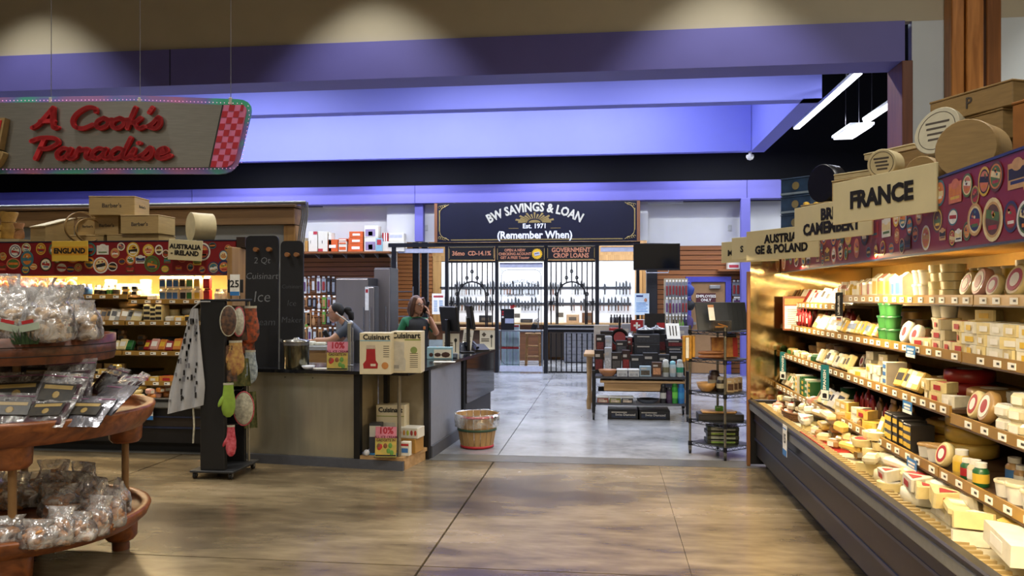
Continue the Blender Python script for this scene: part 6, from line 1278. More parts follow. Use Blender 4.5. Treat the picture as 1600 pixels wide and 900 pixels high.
# hanging gadgets
rg = random.Random(6); GC = [M('gad_'+n, c, .5) for n, c in (('black', '#1e1d20'), ('green', '#5d8a34'), ('white', '#b9b9b8'), ('steel', '#7d8088'), ('tan', '#a8794c'), ('purple', '#5a3560'), ('red', '#8a2a2a'), ('brown', '#5a3a24'))]
GN = ('black', 'green', 'white', 'steel-grey', 'tan', 'purple', 'red', 'brown')
def gadget(px, py0, py1, wpx, ci, kind, where, Y=16.2, zfix=None):
    a = WY(px, py0, Y); h_ = (py1-py0)/FPX*Y; w_ = wpx/FPX*Y; T = thing('hanging_gadget', f'{GN[ci]} packaged kitchen tool, {{n}} from left {where}', 'kitchen tool', (a.x, Y, a.z), 0, 'tools hanging '+where)
    MB().box(-.006, .006, 0, .07, -.004, .006).box(-w_*.3, w_*.3, -.006, -.001, -.002, .03).build('hook_tag', TAGM, T)
    if kind == 0: MB().rbox(-w_/2, w_/2, .0, .02, -h_, -.01, .004).build('card', GC[ci], T); MB().rbox(-w_*.3, w_*.3, -.02, -.0005, -h_*.85, -h_*.25, .008).build('blister', GC[(ci+3) % 8], T)
    elif kind == 1: MB().lathe([(w_*.25, -h_), (w_*.45, -h_*.92), (w_*.4, -h_*.6), (w_*.14, -h_*.5), (w_*.14, -.02)], 8, sy=.5).build('tool_body', GC[ci], T); MB().box(-w_*.2, w_*.2, -w_*.25, -w_*.2, -h_*.3, -h_*.1).build('card', GC[2], T)
    else: MB().rbox(-w_/2, w_/2, .0, .03, -h_, -.01, .01).build('board', GC[ci], T); MB().cyl((0, -.002, -h_*.8), (0, -.0005, -h_*.8), w_*.16, n=10).build('sticker', GC[1], T)
W1 = 'on the rear left slat wall'
for row, (y0, y1) in enumerate(((434, 462), (464, 484), (486, 512), (514, 536))):
    px = 472
    while px < 524:
        wpx = rg.uniform(4.5, 8); gadget(px+wpx/2, y0+rg.uniform(-1, 1), y1-rg.uniform(0, 5), wpx, rg.choice((0, 0, 0, 1, 2, 3, 7, 4)), rg.choice((0, 1, 0)), W1+', row '+('one', 'two', 'three', 'four')[row]); px += wpx+1.2
gadget(479, 488, 515, 15, 4, 2, 'beside chalk paddle', 16.2)
# stainless refrigerators
SS = M('fridge_stainless', '#8a817b', .32, .75, var=.05, scale=4, stretch=(1, 1, .05)); BKS = M('fridge_side', '#1b1b20', .5)
def fridge(label, px0, px1, py, Y, dep=.6):
    x0, x1 = WY(px0, 462, Y).x, WY(px1, 462, Y).x; zt = WY(px0, py, Y).z; T = thing('steel_refrigerator', label, 'refrigerator', ((x0+x1)/2, Y, 0)); w_ = x1-x0; MB().rbox(-w_/2, w_/2, .04, dep, .1, zt, .01).build('cabinet', BKS, T); d_ = MB().rbox(-w_/2+.004, w_/2-.004, 0, .038, .14, zt-.02, .01).build('door', SS, T); MB().cyl((w_/2-.06, -.05, .8), (w_/2-.06, -.05, 1.35), .012, n=8).build('door_handle', M('pull_steel', '#a5a7ab', .25, .9), d_)
    for x in (-w_/2+.06, w_/2-.06): MB().cyl((x, .3, 0), (x, .3, .099), .025, n=8).build('foot', BKS, T)
    return T
fridge('wide brushed steel refrigerator behind the two counter staff', 524.5, 575, 434, 13.6); fridge('tall narrow steel refrigerator beside the left shop window', 584, 609, 418, 14.2); T = fridge('slim steel cabinet between the two refrigerators', 570, 584.5, 447, 13.2, .3)
MB().box(-.075, -.012, -.004, -.0006, 1.3, 1.70).build('white_strip_label', SW, T); MB().box(-.065, -.022, -.006, -.0045, 1.60, 1.66).build('red_mark', LR, T)
# back worktop, faucet, desk items
bw = thing('back_worktop', 'low wooden back cabinet with white top behind the counter', 'cabinet', (WY(505, 560, 9.25).x, 9.35, 0)); MB().box(-.62, .08, -.2, .35, .90, .945).build('worktop', M('worktop_white', '#a9a7a5', .4), bw); MB().box(-.6, .06, -.18, .33, .0, .899).build('cabinet_body', M('honey_wood', '#96703f', .5, var=.08), bw)
for x in (-.42, -.08): d_ = MB().rbox(x-.16, x+.16, -.199, -.181, .62, .86, .003).build('drawer', M('honey_wood', '#96703f', .5, var=.08), bw); MB().cyl((x-.06, -.215, .74), (x+.06, -.215, .74), .012, n=6).build('drawer_handle', M('handle_pale', '#9fa8ac', .4, .4), d_)
p_ = WY(488, 534, 9.3); tag(MB().rbox(-.14, .02, -.1, .1, 0, .05, .01).m(1).rbox(.03, .16, -.06, .1, 0, .04, .01).build('paper_tray', [WCARD, WCARD], None, (p_.x, 9.35, .946)), 'white paper bundle on the back cabinet', 'paper')
p_ = WY(473, 530, 9.3); T = thing('spray_bottle', 'purple bottle with white cap on the back cabinet', 'bottle', (p_.x-.02, 9.3, .946)); MB().lathe([(.034, 0), (.036, .01), (.036, .14), (.02, .16)], 14).build('bottle_body', M('bottle_purple', '#4a2a55', .3), T); MB().lathe([(.028, .161), (.028, .21)], 12).build('cap', SW, T)
p_ = WY(519, 520, 9.5); T = thing('card_reader', 'black tilted card reader on the back cabinet', 'card reader', (p_.x, 9.5, .946), .3); MB().t(Matrix.Rotation(-.5, 4, 'Y')).rbox(-.03, .03, -.05, .05, .0, .20, .008).build('reader_body', bkp, T); MB().rbox(-.05, .05, -.05, .05, 0, .012, .003).build('reader_foot', bkp, T)
p_ = WY(547, 505, 9.0); T = thing('desk_lamp', 'silver jointed lamp arm in front of the seated-height woman', 'lamp', (WY(551, 520, 8.9).x, 8.9, 0)); AL = M('lamp_alu', '#8f9196', .3, .7)
MB().cyl((0, 0, 0), (0, 0, 1.02), .016, n=8).build('pole', AL, T); MB().tube([(0, 0, 1.02), (.0, 0, 1.16), (-.02, 0, 1.22)], .012, 6).build('arm', AL, T); MB().tube([(-.02, 0, 1.22), (-.10, 0, 1.28), (-.20, 0, 1.35)], .009, 6).build('arm', M('arm_white', '#b5b5b5', .4), T); MB().ell((-.02, 0, 1.22), .035, .035, .045, 10, 8).build('joint', AL, T); MB().rbox(-.1, .1, -.1, .1, 0, .012, .004).build('base_plate', AL, T)
# ---- right side: TV, poster, gadget gondola
p_ = WY(1026, 401, 15.3); tv = thing('wall_television', 'black flat television hung beside the shop front', 'television', (p_.x, 15.3, WY(1026, 422, 15.3).z)); w_ = WY(1063, 401, 15.3).x-WY(990, 401, 15.3).x; h_ = WY(1026, 380, 15.3).z-tv.location.z
MB().rbox(-w_/2, w_/2, 0, .06, 0, h_, .008).build('bezel', M('tv_black', '#0a0a0d', .3), tv); MB().box(-w_/2+.02, w_/2-.02, -.0015, -.0003, .03, h_-.02).build('screen', M('tv_screen', '#07080c', .08), tv); MB().box(-.08, .08, .061, .55, h_*.4, h_*.6).build('wall_arm', FRM, tv); MB().tube([(-.2, .02, .0), (-.2, .02, -.05), (.22, .02, -.05), (.22, .02, 0)], .012, 6).build('speaker_bracket', M('bracket_pale', '#a5a7b0', .4, .4), tv)
p_ = WY(1020, 500, 15.9); tag(MB().rbox(WY(1010, 462, 15.9).x, WY(1027, 462, 15.9).x, 15.86, 16.1, 0, WY(1010, 422, 15.9).z, .01).build('steel_post', M('post_dark', '#17171c', .5)), 'dark steel post under the television', 'post')
p_ = WY(1003, 492, 15.75); T = thing('wall_poster', 'white and blue printed poster beside the shop front', 'poster', (p_.x, 15.75, p_.z)); MB().box(-.14, .14, 0, .01, 0, .42).build('paper', M('poster_white', '#bfd0dc', .5), T); MB().box(-.11, .02, -.002, -.0004, .35, .385).build('heading', M('heading_navy', '#2a3a6a', .5), T); MB().ell((.07, -.001, .29), .03, .002, .04, 8, 4).build('picture', COPP, T)
for k in range(6): MB().box(-.11, .11-.03*(k % 2), -.002, -.0004, .06+.033*k, .072+.033*k).build('print_line', BLU, T)
for z_, nm in ((0, 'a'),): MB().cyl((0, .03, -p_.z), (0, .03, .1), .012, n=6).build('stand_pole', FRM, T)
p_ = WY(1056, 510, 13.6); gd = thing('gadget_gondola', 'pale pegboard gondola hung with spatulas and bags', 'display rack', (p_.x, 13.6, 0)); w_ = WY(1075, 462, 13.6).x-WY(1038, 462, 13.6).x; zt = WY(1050, 435, 13.6).z
MB().box(-w_/2, w_/2, .0, .05, .12, zt).build('pegboard', M('pegboard_pale', '#a5977c', .6), gd); MB().box(-w_/2-.02, w_/2+.02, -.3, .3, 0, .12).build('base', BPOST, gd)
for row, (y0, y1) in enumerate(((440, 466), (467, 493), (494, 514))):
    for k in range(7): gadget(1042+5*k, y0, y1-rg.uniform(0, 3), 4.2, rg.choice(((3, 3, 3), (2, 2, 3), (0, 1, 2, 0))[row]), 0 if row < 2 else 1, 'on the pale gondola, row '+('one', 'two', 'three')[row], 13.5)
for i, (px, y0, y1, c_, lb) in enumerate(((1079, 440, 462, '#2c3f8a', 'blue string bag hanging at the gondola edge'), (1080, 464, 484, '#1a1a1e', 'black pouch hanging at the gondola edge'), (1077, 485, 516, '#4a3a6a', 'purple string bag hanging at the gondola edge'))):
    a = WY(px, y0, 13.55); h_ = (y1-y0)/FPX*13.6; T = thing('string_bag', lb, 'bag', (a.x-.02, 13.55, a.z)); MB().ell((0, 0, -h_*.62), .085, .05, h_*.4, 10, 8).jitter(.02, 9, i).build('bag_body', M('bagc_'+'abc'[i], c_, .7), T); MB().tube([(-.03, 0, -h_*.3), (0, 0, 0), (.03, 0, -h_*.3)], .008, 5).build('string', M('bagc_'+'abc'[i], c_, .7), T); MB().tube([(0, 0, 0), (-.1, .05, .0)], .006, 5).build('hook', WIRE, T)
# right shelf and hanging packs near the purple column
rs = thing('wall_shelf', 'short wall shelf with cartons right of the rear door', 'shelf', (0, 0, 0)); zr = WY(1150, 421, 16.0).z; MB().box(WY(1122, 420, 16).x, WY(1175, 420, 16).x, 15.99, 16.24, zr-.03, zr).build('shelf_board', SLAT, rs)
shelfbox('white and red carton on the short rear right shelf', 1137, 1156, 409, 420.6, WCARD, ((.1, .9, .2, .6, RSP),), 16.0); W2 = 'beside the purple column'
for k in range(3): gadget(1147+6*k if k < 2 else 1174, 440, 462, 6, 3, 0, W2, 16.2); gadget(1149+5*k if k < 2 else 1174, 466, 478, 8, 2, 0, W2+' below', 16.2)
# ------------------------------------------------------------------ wheeled cart with cookware
CX0, CX1 = -.18, .97; CY = 10.0
ctm = M('cart_steel', '#5a5d66', .35, .6); crt = thing('cookware_cart', 'black wheeled cart with steel shelves in the middle aisle', 'cart', ((CX0+CX1)/2, CY+.28, 0)); hw = (CX1-CX0)/2
for x in (-hw, hw):
    for y in (-.28, .28): MB().rbox(x-.02, x+.02, y-.02, y+.02, .09, .62, .004).build('upright', FRM, crt); castor(crt, x, y, .045, .09)
for z, nm in ((.545, 'upper'), (.215, 'lower')): MB().box(-hw+.022, hw-.022, -.27, .27, z-.03, z).build('shelf', ctm, crt)
MB().rbox(-hw+.08, hw-.03, -.26, .2, .46, .49, .006).build('wood_shelf', PLY, crt); MB().rbox(-hw+.13, hw-.30, -.24, .1, .36, .459, .006).build('wood_drawer', PLY, crt)
MB().box(-hw+.05, hw-.05, .2, .26, .30, .36).build('cross_brace', FRM, crt)
Y0 = CY+.05
def cartx(px, Y=Y0): return WY(px, 560, Y).x
def item(kind, label, px, z, w_, d_, h_, col, cat, Y=Y0, **k):
    mat = M('it_'+col[1:], col, .4, var=.08); T = thing(kind, label, cat, (WY(px, 560, Y).x, Y, z)); s = k.get('shape', 'box')
    if s == 'box':
        MB().rbox(-w_/2, w_/2, -d_/2, d_/2, 0, h_, .004).build('box_body', mat, T); pc = k.get('pc', '#8d8a86'); MB().box(-w_*.38, w_*.38, -d_/2-.0015, -d_/2-.0004, h_*.15, h_*.6).build('printed_panel', M('pp_'+pc[1:], pc, .5, var=.3, scale=40), T); MB().box(-w_*.38, w_*.1, -d_/2-.0015, -d_/2-.0004, h_*.7, h_*.82).build('print_line', M('pp2', '#b5b0a8', .5), T)
        if k.get('word'): text(k['word'], h_*.35, SW, T, (w_*.05, -d_/2-.003, h_*.5), extrude=.0005)
        if k.get('lid'): MB().rbox(-w_/2-.004, w_/2+.004, -d_/2-.004, d_/2+.004, h_+.0005, h_+.02, .004).build('lid', M('lid_white', '#b5b5b5', .4), T)
    elif s == 'bowl': MB().lathe([(w_*.25, 0), (w_*.42, h_*.4), (w_*.5, h_), (w_*.48, h_), (w_*.38, h_*.42), (.001, h_*.12)], 20).build('bowl_body', mat, T); MB().lathe([(w_*.5, h_*.94), (w_*.51, h_), (w_*.48, h_)], 20, cap=False).build('rim', mat, T)
    elif s == 'bottle': MB().lathe([(w_*.46, 0), (w_*.5, h_*.02), (w_*.5, h_*.7), (w_*.42, h_*.78)], 14).build('bottle_body', mat, T); MB().lathe([(w_*.4, h_*.781), (w_*.4, h_*.95), (w_*.15, h_)], 14).build('cap', M('cap_'+k.get('cap', '#2a2a2e')[1:], k.get('cap', '#2a2a2e'), .4), T); MB().lathe([(w_*.505, h_*.25), (w_*.505, h_*.55)], 14, cap=False).build('band', M('bd_'+k.get('band', '#b5b5b0')[1:], k.get('band', '#b5b5b0'), .5), T)
    elif s == 'pan': MB().t(tr(0, 0, w_/2) @ Matrix.Rotation(PI/2-.2, 4, 'X')).lathe([(w_*.5, .03), (w_*.5, .04), (w_*.42, 0), (.001, 0)], 24, cap=False).build('pan_body', mat, T); MB().t(tr(0, 0, w_/2)).rbox(-.015, .015, .0, .02, w_*.45, w_*.45+.18, .006).build('pan_handle', FRM, T); MB().t(tr(0, -.01, w_/2) @ Matrix.Rotation(PI/2-.2, 4, 'X')).cyl((0, 0, .004), (0, 0, .006), w_*.34, n=18).build('round_label', M('lb_red', '#7a1e22', .5), T)
    elif s == 'pot': MB().lathe([(w_*.46, 0), (w_*.5, .01), (w_*.5, h_)], 22).build('pot_body', mat, T); MB().lathe([(w_*.51, h_+.0005), (w_*.5, h_+.015), (w_*.1, h_+.04), (w_*.1, h_+.06), (.001, h_+.062)], 22).build('lid', M('lid_glass', '#8a8c90', .15, .6), T)
    return T
U = .5455; L_ = .2155
item('wooden_bowl', 'wooden bowl with utensils at the left of the cart top', 950, U, .24, .24, .08, '#8a5a34', 'bowl', shape='bowl'); 
for i, (px, w_) in enumerate(((972, .13), (990, .13))): item('storage_box', ('left', 'right')[i]+' white lidded storage box on the cart top', px, U, w_, .16, .07, '#aeb0b4', 'box', lid=True, pc='#9a9ca0')
item('picture_box', 'pale blue picture box on the cart top', 1008, U, .14, .08, .13, '#8aa0b0', 'box', pc='#4a4238'); item('picture_box', 'copper mug picture box on the cart top', 1026, U, .12, .07, .18, '#4a3226', 'box', pc='#b5805a')
for i, (px, c_, b_, cp) in enumerate(((1040, '#a9aca8', '#6f6a50', '#b9bbb8'), (1051, '#9fb0b8', '#b5b5b0', '#7ab0c0'), (1062, '#b0b4b0', '#2f8a6a', '#9aa0a0'))): item('drinking_flask', ('left', 'middle', 'right')[i]+' pale travel flask on the cart top', px, U, .085, .08, .215-.02*(i == 1), c_, 'flask', shape='bottle', cap=cp, band=b_)
for i, px in enumerate((942, 961, 980)): item('food_tin', ('left', 'middle', 'right')[i]+' small carton with white dome lid on the lower cart shelf', px, L_, .14, .14, .06, ('#7a3a2c', '#6a6a30', '#2f2f33')[i], 'box', lid=True, pc='#b0a090')
item('frying_pan', 'dark flat pan lying on the lower cart shelf', 1012, L_, .28, .2, .05, '#3a3d46', 'pan', shape='bowl')
for i, (px, c_, cp, b_, h_) in enumerate(((1036, '#1e1a1c', '#17171a', '#b5b5b0', .24), (1046, '#3a2340', '#2a2a2e', '#4a2f50', .2), (1054, '#2f8a2c', '#1f6a20', '#6ac04a', .26), (1064, '#2a72b4', '#2a6aa0', '#3a8ac0', .25))): item('water_bottle', ('black', 'purple', 'green', 'blue')[i]+' bottle standing on the lower cart shelf', px, L_, .08, .08, h_, c_, 'bottle', shape='bottle', cap=cp, band=b_)
for i, px in enumerate((974, 1020)): item('cookware_carton', ('left', 'right')[i]+' flat black cookware carton on the floor under the cart', px, 0.0, .40, .4, .115, '#14161e', 'box', CY+.28, pc='#23304a', word='Swiss Diamond')
for i, (px, w_, h_, c_, pc) in enumerate(((936, .12, .30, '#1a1418', '#6a2428'), (950, .09, .33, '#a5a8ae', '#c0c2c6'), (963, .13, .27, '#1e1a1e', '#55504e'), (978, .10, .30, '#2a1216', '#8a2428'), (995, .17, .24, '#22252d', '#2c3038'), (1016, .19, .27, '#1f222a', '#2a2e36'), (1037, .14, .25, '#26282e', '#8a8c92'), (1055, .15, .28, '#17181e', '#7a2a2c'))): item('cookware_box', ('black and maroon box leftmost', 'tall white box second', 'charcoal box with appliance picture third', 'maroon box fourth', 'plain charcoal box fifth', 'wide charcoal box sixth', 'grey-panelled box seventh', 'black and red box rightmost')[i]+' in the rear row of the cart top', px, U, w_, .10, h_, c_, 'box', CY+.44, pc=pc)
# display table behind the cart
tb = thing('display_table', 'light wooden display table behind the cart', 'table', (.42, 11.25, 0)); MB().rbox(-.75, .72, -.38, .4, .72, .76, .006).build('table_top', PLY, tb)
for x in (-.68, .65):
    for y in (-.3, .33): MB().lathe([(.03, 0), (.035, .1), (.022, .2), (.032, .6), (.035, .719)], 10, (x, y, 0)).build('leg', PLY, tb)
TT = .7605; YT = 10.98
item('knife_box', 'tall black box with white panel at the table left', 938, TT, .12, .1, .26, '#1a1518', 'box', YT, pc='#6a2a26'); item('white_box', 'narrow white box at the table front left', 951, TT, .09, .08, .24, '#a9acb2', 'box', YT-.12, pc='#c0c2c6'); item('cookware_box', 'black and red cookware box under the round pan', 955, TT, .30, .2, .30, '#1c1416', 'box', YT+.18, pc='#7a2a22'); item('round_pan', 'round black pan standing with red label on the table', 968, TT+.10, .24, .2, .2, '#15151a', 'pan', YT-.05, shape='pan')
item('utensil_box', 'slim black and red box at the table front', 984, TT, .06, .06, .22, '#6a1c20', 'box', YT-.16, pc='#17171a'); item('cooker_box', 'charcoal box with appliance picture beside the red slim box', 971, TT, .15, .1, .19, '#222026', 'box', YT-.2, pc='#4a4a50')
item('grey_carton', 'large plain charcoal carton lower on the table', 1010, TT, .34, .24, .14, '#23262e', 'box', YT-.05, pc='#2a2d36'); item('grey_carton', 'large plain charcoal carton upper on the table', 1010, TT+.142, .34, .24, .13, '#2a2d36', 'box', YT-.05, pc='#30333c'); item('grey_carton', 'charcoal carton left of the stacked pair', 987, TT, .17, .2, .15, '#2a2b30', 'box', YT, pc='#30333c')
item('steel_pot', 'low black pot with glass lid on the charcoal carton', 1008, TT+.274, .24, .2, .05, '#1c1c22', 'pot', YT, shape='pot'); item('steel_pot', 'low black pot with glass lid at the table middle', 985, TT+.152, .22, .2, .07, '#222228', 'pot', YT+.02, shape='pot'); item('steel_pot', 'wide black pot with glass lid at the table rear', 1026, TT+.26, .24, .2, .06, '#1a1a20', 'pot', YT+.25, shape='pot'); item('wide_carton', 'carton supporting the rear wide pot', 1027, TT, .26, .2, .258, '#1f1f26', 'box', YT+.25, pc='#5a2024')
item('pan_carton', 'low black pan carton at the table right', 1058, TT, .30, .24, .10, '#15161c', 'box', YT-.05, pc='#3a3d46'); item('pan_carton', 'low black pan carton on the right lower carton', 1056, TT+.102, .28, .22, .10, '#1a1b22', 'box', YT-.05, pc='#6a2226')
p_ = WY(995, 500, 11.1); fs_ = thing('cross_sign', 'red placard with white cross on the cookware table', 'sign', (p_.x, 11.1, TT+.30)); MB().box(-.085, .085, 0, .012, 0, .155).build('placard', M('swiss_red', '#9c1a26', .5), fs_); MB().box(-.045, .045, -.002, -.0004, .065, .092).build('cross_bar', SW, fs_); MB().box(-.0135, .0135, -.0025, -.0004, .033, .123).build('cross_bar', SW, fs_); MB().cyl((0, .02, -.30), (0, .02, .01), .006, n=6).build('stand', FRM, fs_)
p_ = WY(1023, 500, 11.3); T = thing('black_poster', 'black poster card with red corner on the table', 'poster', (p_.x, 11.3, TT+.30)); MB().box(-.14, .14, 0, .01, .0, .24).build('card', M('promo_black', '#17171b', .4), T); MB().box(.03, .135, -.002, -.0004, .01, .11).build('red_patch', LR, T); MB().cyl((0, .02, -.30), (0, .02, .05), .006, n=6).build('stand', FRM, T)
p_ = WY(1053, 520, 10.85); T = thing('white_tray_card', 'slanted white card with cutlery pictures on the table right', 'card', (p_.x, 10.85, TT+.21), .1); T.rotation_euler = (-.55, 0, .1); MB().box(-.09, .09, 0, .012, 0, .24).build('card', SW, T)
for x in (-.04, .0, .04): MB().box(x-.008, x+.008, -.003, -.0004, .05, .2).build('cutlery_picture', GREYINK, T)
for i, (px, w_, h_, c_, pc) in enumerate(((940, .22, .16, '#b0a8a0', '#8a2a26'), (962, .2, .12, '#9a3030', '#c0b0a8'), (980, .16, .18, '#8d8f96', '#5a5a60'), (1002, .12, .24, '#b5b2b0', '#a03034'), (1040, .18, .17, '#a9a5a5', '#30303a'), (1066, .2, .15, '#8a8890', '#9a3a3a'))): item('rear_product_box', ('leftmost', 'second', 'third', 'fourth', 'fifth', 'rightmost')[i]+' small product box in the rear row of the table', px, TT, w_, .12, h_+.21, c_, 'box', 11.5, pc=pc)
# ------------------------------------------------------------------ wire shelf tower
N_, L2, R2_, B2 = Vector((1.09, 7.66)), Vector((.80, 7.99)), Vector((1.39, 7.92)), Vector((1.10, 8.25)); ctrp = (N_+B2)/2
wt = thing('wire_shelf_tower', 'five-tier chrome wire shelf tower on castors beside the right case', 'shelf rack', (ctrp.x, ctrp.y, 0)); CHR = M('chrome_wire', '#8d8a80', .25, .85); BLW = M('black_wire', '#16171a', .4, .3)
zsv = (1.205, .935, .615, .335, .115)
for p2 in (N_, L2, R2_, B2):
    q = p2-ctrp; MB().cyl((q.x, q.y, .075), (q.x, q.y, 1.26), .0125, n=8).build('post', CHR, wt); castor(wt, q.x, q.y, .036, .075)
ex, ey = (R2_-N_), (L2-N_)
for z in zsv:
    c4 = [p2-ctrp for p2 in (N_, R2_, B2, L2)]; mb = MB()
    for i in range(4):
        a, b = c4[i], c4[(i+1) % 4]
        for dz in (0, -.03): mb.tube([(a.x, a.y, z+dz), (b.x, b.y, z+dz)], .004, 5)
        mb.tube([((a+(b-a)*k/10).x, (a+(b-a)*k/10).y, z-(.03 if k % 2 else 0)) for k in range(11)], .003, 4)
    for k in range(1, 14):
        a = c4[0]+ex*k/14; b = a+ey; mb.tube([(a.x, a.y, z), (b.x, b.y, z)], .0022, 4)
    sh = mb.build('wire_shelf', BLW, wt); MB().prism([(v.x*.97, v.y*.97) for v in c4], z+.004, z+.007).build('shelf_liner', M('liner_black', '#1d1e22', .4), sh)
    for v in c4: MB().cyl((v.x, v.y, z-.035), (v.x, v.y, z+.01), .019, n=8).build('collar', FRM, sh)
def tw(a, b): v = N_+ex*a+ey*b; return v.x, v.y
ang = math.atan2(ex.y, ex.x)
SLT = M('slate_board', '#2c3036', .55, var=.1)
for i in range(5):
    x, y = tw(.18+.17*i, .45); T = thing('slate_board', 'dark slate board, {n} from left leaning on the tower top', 'board', (x, y, zsv[0]+.008), ang-PI/2+.55, 'slate boards on the tower'); T.rotation_euler = (0, 0, ang-.35+(.0)); MB().t(Matrix.Rotation(-.25, 4, 'X')).rbox(-.17+.05*(i > 0), .17, -.006, .006, .0, .28, .002).build('slate', SLT, T); MB().t(Matrix.Rotation(-.25, 4, 'X')).box(-.05, .05, -.0075, -.0063, .02, .05).build('edge_label', M('slate_label', '#3f444c', .5), T)
x, y = tw(.10, .42); T = thing('slate_price_tag', 'white price slip on the front slate board', 'price tag', (x-.01, y-.05, zsv[0]+.06), ang-.35); T.rotation_euler = (-.25, 0, ang-.35); MB().box(-.03, .03, -.012, -.009, .05, .20).build('slip', SW, T); MB().box(-.03, .03, -.0125, -.0122, .175, .2).build('heading', M('slip_orange', '#b5805a', .5), T)
x, y = tw(.22, .28); T = thing('acrylic_box', 'clear acrylic box with yellow inserts on the tower top', 'box', (x, y, zsv[0]+.008), ang-.5); MB().box(-.09, .09, -.03, .03, 0, .1).build('box_shell', glassmat('frosted_acrylic', (.9, .86, .82), .45, .2), T); MB().rbox(-.06, .06, -.01, .01, .03, .045, .004).build('insert', M('insert_yellow', '#c08a3a', .5), T); MB().t(Matrix.Rotation(.3, 4, 'Y')).rbox(-.05, .05, -.01, .01, .05, .062, .004).build('insert', M('insert_yellow', '#c08a3a', .5), T)
q = WT(1078, 545, 7.85); T = thing('yellow_packet_bundle', 'yellow packets hanging at the tower left post', 'packets', (q.x-.02, q.y-.03, 1.16), .1)
for k in range(4): MB().rbox(-.055+.03*k, -.028+.03*k, -.02-.01*(k % 2), .02, -.26+.015*k, 0, .004).build('packet', M('packet_yellow', '#b5842c', .5, var=.2), T)
MB().box(-.03, .0, -.034, -.031, -.22, -.02).build('white_label', SW, T); MB().tube([(0, 0, 0), (.02, .03, .04), (.03, .04, .045)], .004, 5).build('hook', WIRE, T)
z = zsv[1]+.008; x, y = tw(.25, .55)
for i in range(2): tag(MB().tube([(-.12, 0, 0), (-.09, 0, 0), (.09, 0, 0), (.12, 0, 0)], [.010, .018, .018, .010], 10).build('rolling_pin', M('pin_wood', '#7a4c2c', .45), None, (x-.02, y-.04, z+.019+.037*i), ang-.7), ('lower', 'upper')[i]+' wooden rolling pin on the second tower tier', 'rolling pin')
x, y = tw(.62, .5); T = thing('picture_carton', 'carton with autumn food picture on the second tower tier', 'box', (x, y, z), ang-.5); MB().t(Matrix.Rotation(-.1, 4, 'X')).rbox(-.13, .13, -.02, .02, .004, .2, .003).build('carton_body', M('autumn_print', '#7a3a22', .5, scale=14, col2='#c08a44'), T); MB().t(Matrix.Rotation(-.1, 4, 'X')).box(.08, .128, -.0215, -.0205, .01, .195).build('red_side', LR, T)
x, y = tw(.85, .6); tag(MB().rbox(-.05, .06, -.012, .012, 0, .235, .003).m(1).box(-.03, .04, -.0135, -.0125, .05, .2).build('navy_book', [M('navy_cover', '#1f2838', .5), M('navy_cover2', '#2a344a', .5)], None, (x+.03, y+.02, z), ang-.5), 'dark navy slab book at the second tower tier right', 'book')
z = zsv[2]+.008; x, y = tw(.12, .72); T = item('wooden_bowl', 'light wooden bowl on the third tower tier', 1095, z, .19, .19, .085, '#a07a4a', 'bowl', shape='bowl'); T.location = (x+.03, y-.02, z)
x, y = tw(.40, .62); T = item('brown_mug', 'brown canister with metal band on the third tower tier', 1115, z, .12, .12, .2, '#3a2620', 'canister', shape='bottle', cap='#2a1a16', band='#7a7870'); T.location = (x, y, z); x, y = tw(.30, .36); T = item('dark_jar', 'small dark jar with pale label on the third tower tier', 1112, z, .08, .08, .15, '#1e1a1a', 'jar', shape='bottle', cap='#8a8880', band='#a09a88'); T.location = (x, y, z)
for i in range(3): x, y = tw(.45+.2*i, .22+.04*i); T = item('mill_box', ('left', 'middle', 'right')[i]+' small cream box with brown picture on the third tower tier', 1140, z, .072, .06, .135, '#a8957a', 'box', pc='#4a3226'); T.location = (x, y, z); T.rotation_euler.z = ang-.6
z = zsv[3]+.008; x, y = tw(.5, .5); T = thing('black_tray', 'flat black tray on the fourth tower tier', 'tray', (x, y, z), .0); MB().rbox(-.23, .20, -.11, .11, 0, .065, .004).build('tray_body', M('tray_black', '#18181b', .5), T); MB().box(-.21, .18, -.112, -.1105, .02, .045).build('tray_band', M('tray_band', '#26262b', .5), T)
tag(MB().rbox(-.17, .15, -.08, .09, 0, .02, .008).m(1).cyl((.17, 0, .01), (.13, 0, .01), .012, n=6).build('cutting_board', [M('board_wood', '#b08a5c', .5, var=.1), M('board_wood', '#b08a5c', .5)], None, (x-.02, y, z+.066)), 'pale cutting board lying on the black tray', 'board'); T = item('green_tool', 'small green scrubber on the pale cutting board', 1118, z+.087, .075, .05, .045, '#4f8a24', 'scrubber', pc='#3f7a1c'); T.location = (x-.02, y, z+.0865)
z = zsv[4]+.008; x, y = tw(.5, .5)
for i in range(4): T = item('game_box', ('lowest', 'second', 'third', 'topmost')[i]+' flat green-black box stacked on the bottom tower tier', 1130, z+.041*i, .30, .2, .039, ('#1f2420', '#2a3022', '#1c1e1c', '#26301f')[i], 'box', pc=('#7a9a4c', '#a0a898', '#8aa04c', '#9a9a8c')[i]); T.location = (x+.01*(i % 2), y, z+.041*i); T.rotation_euler.z = .05-.1*(i % 2)
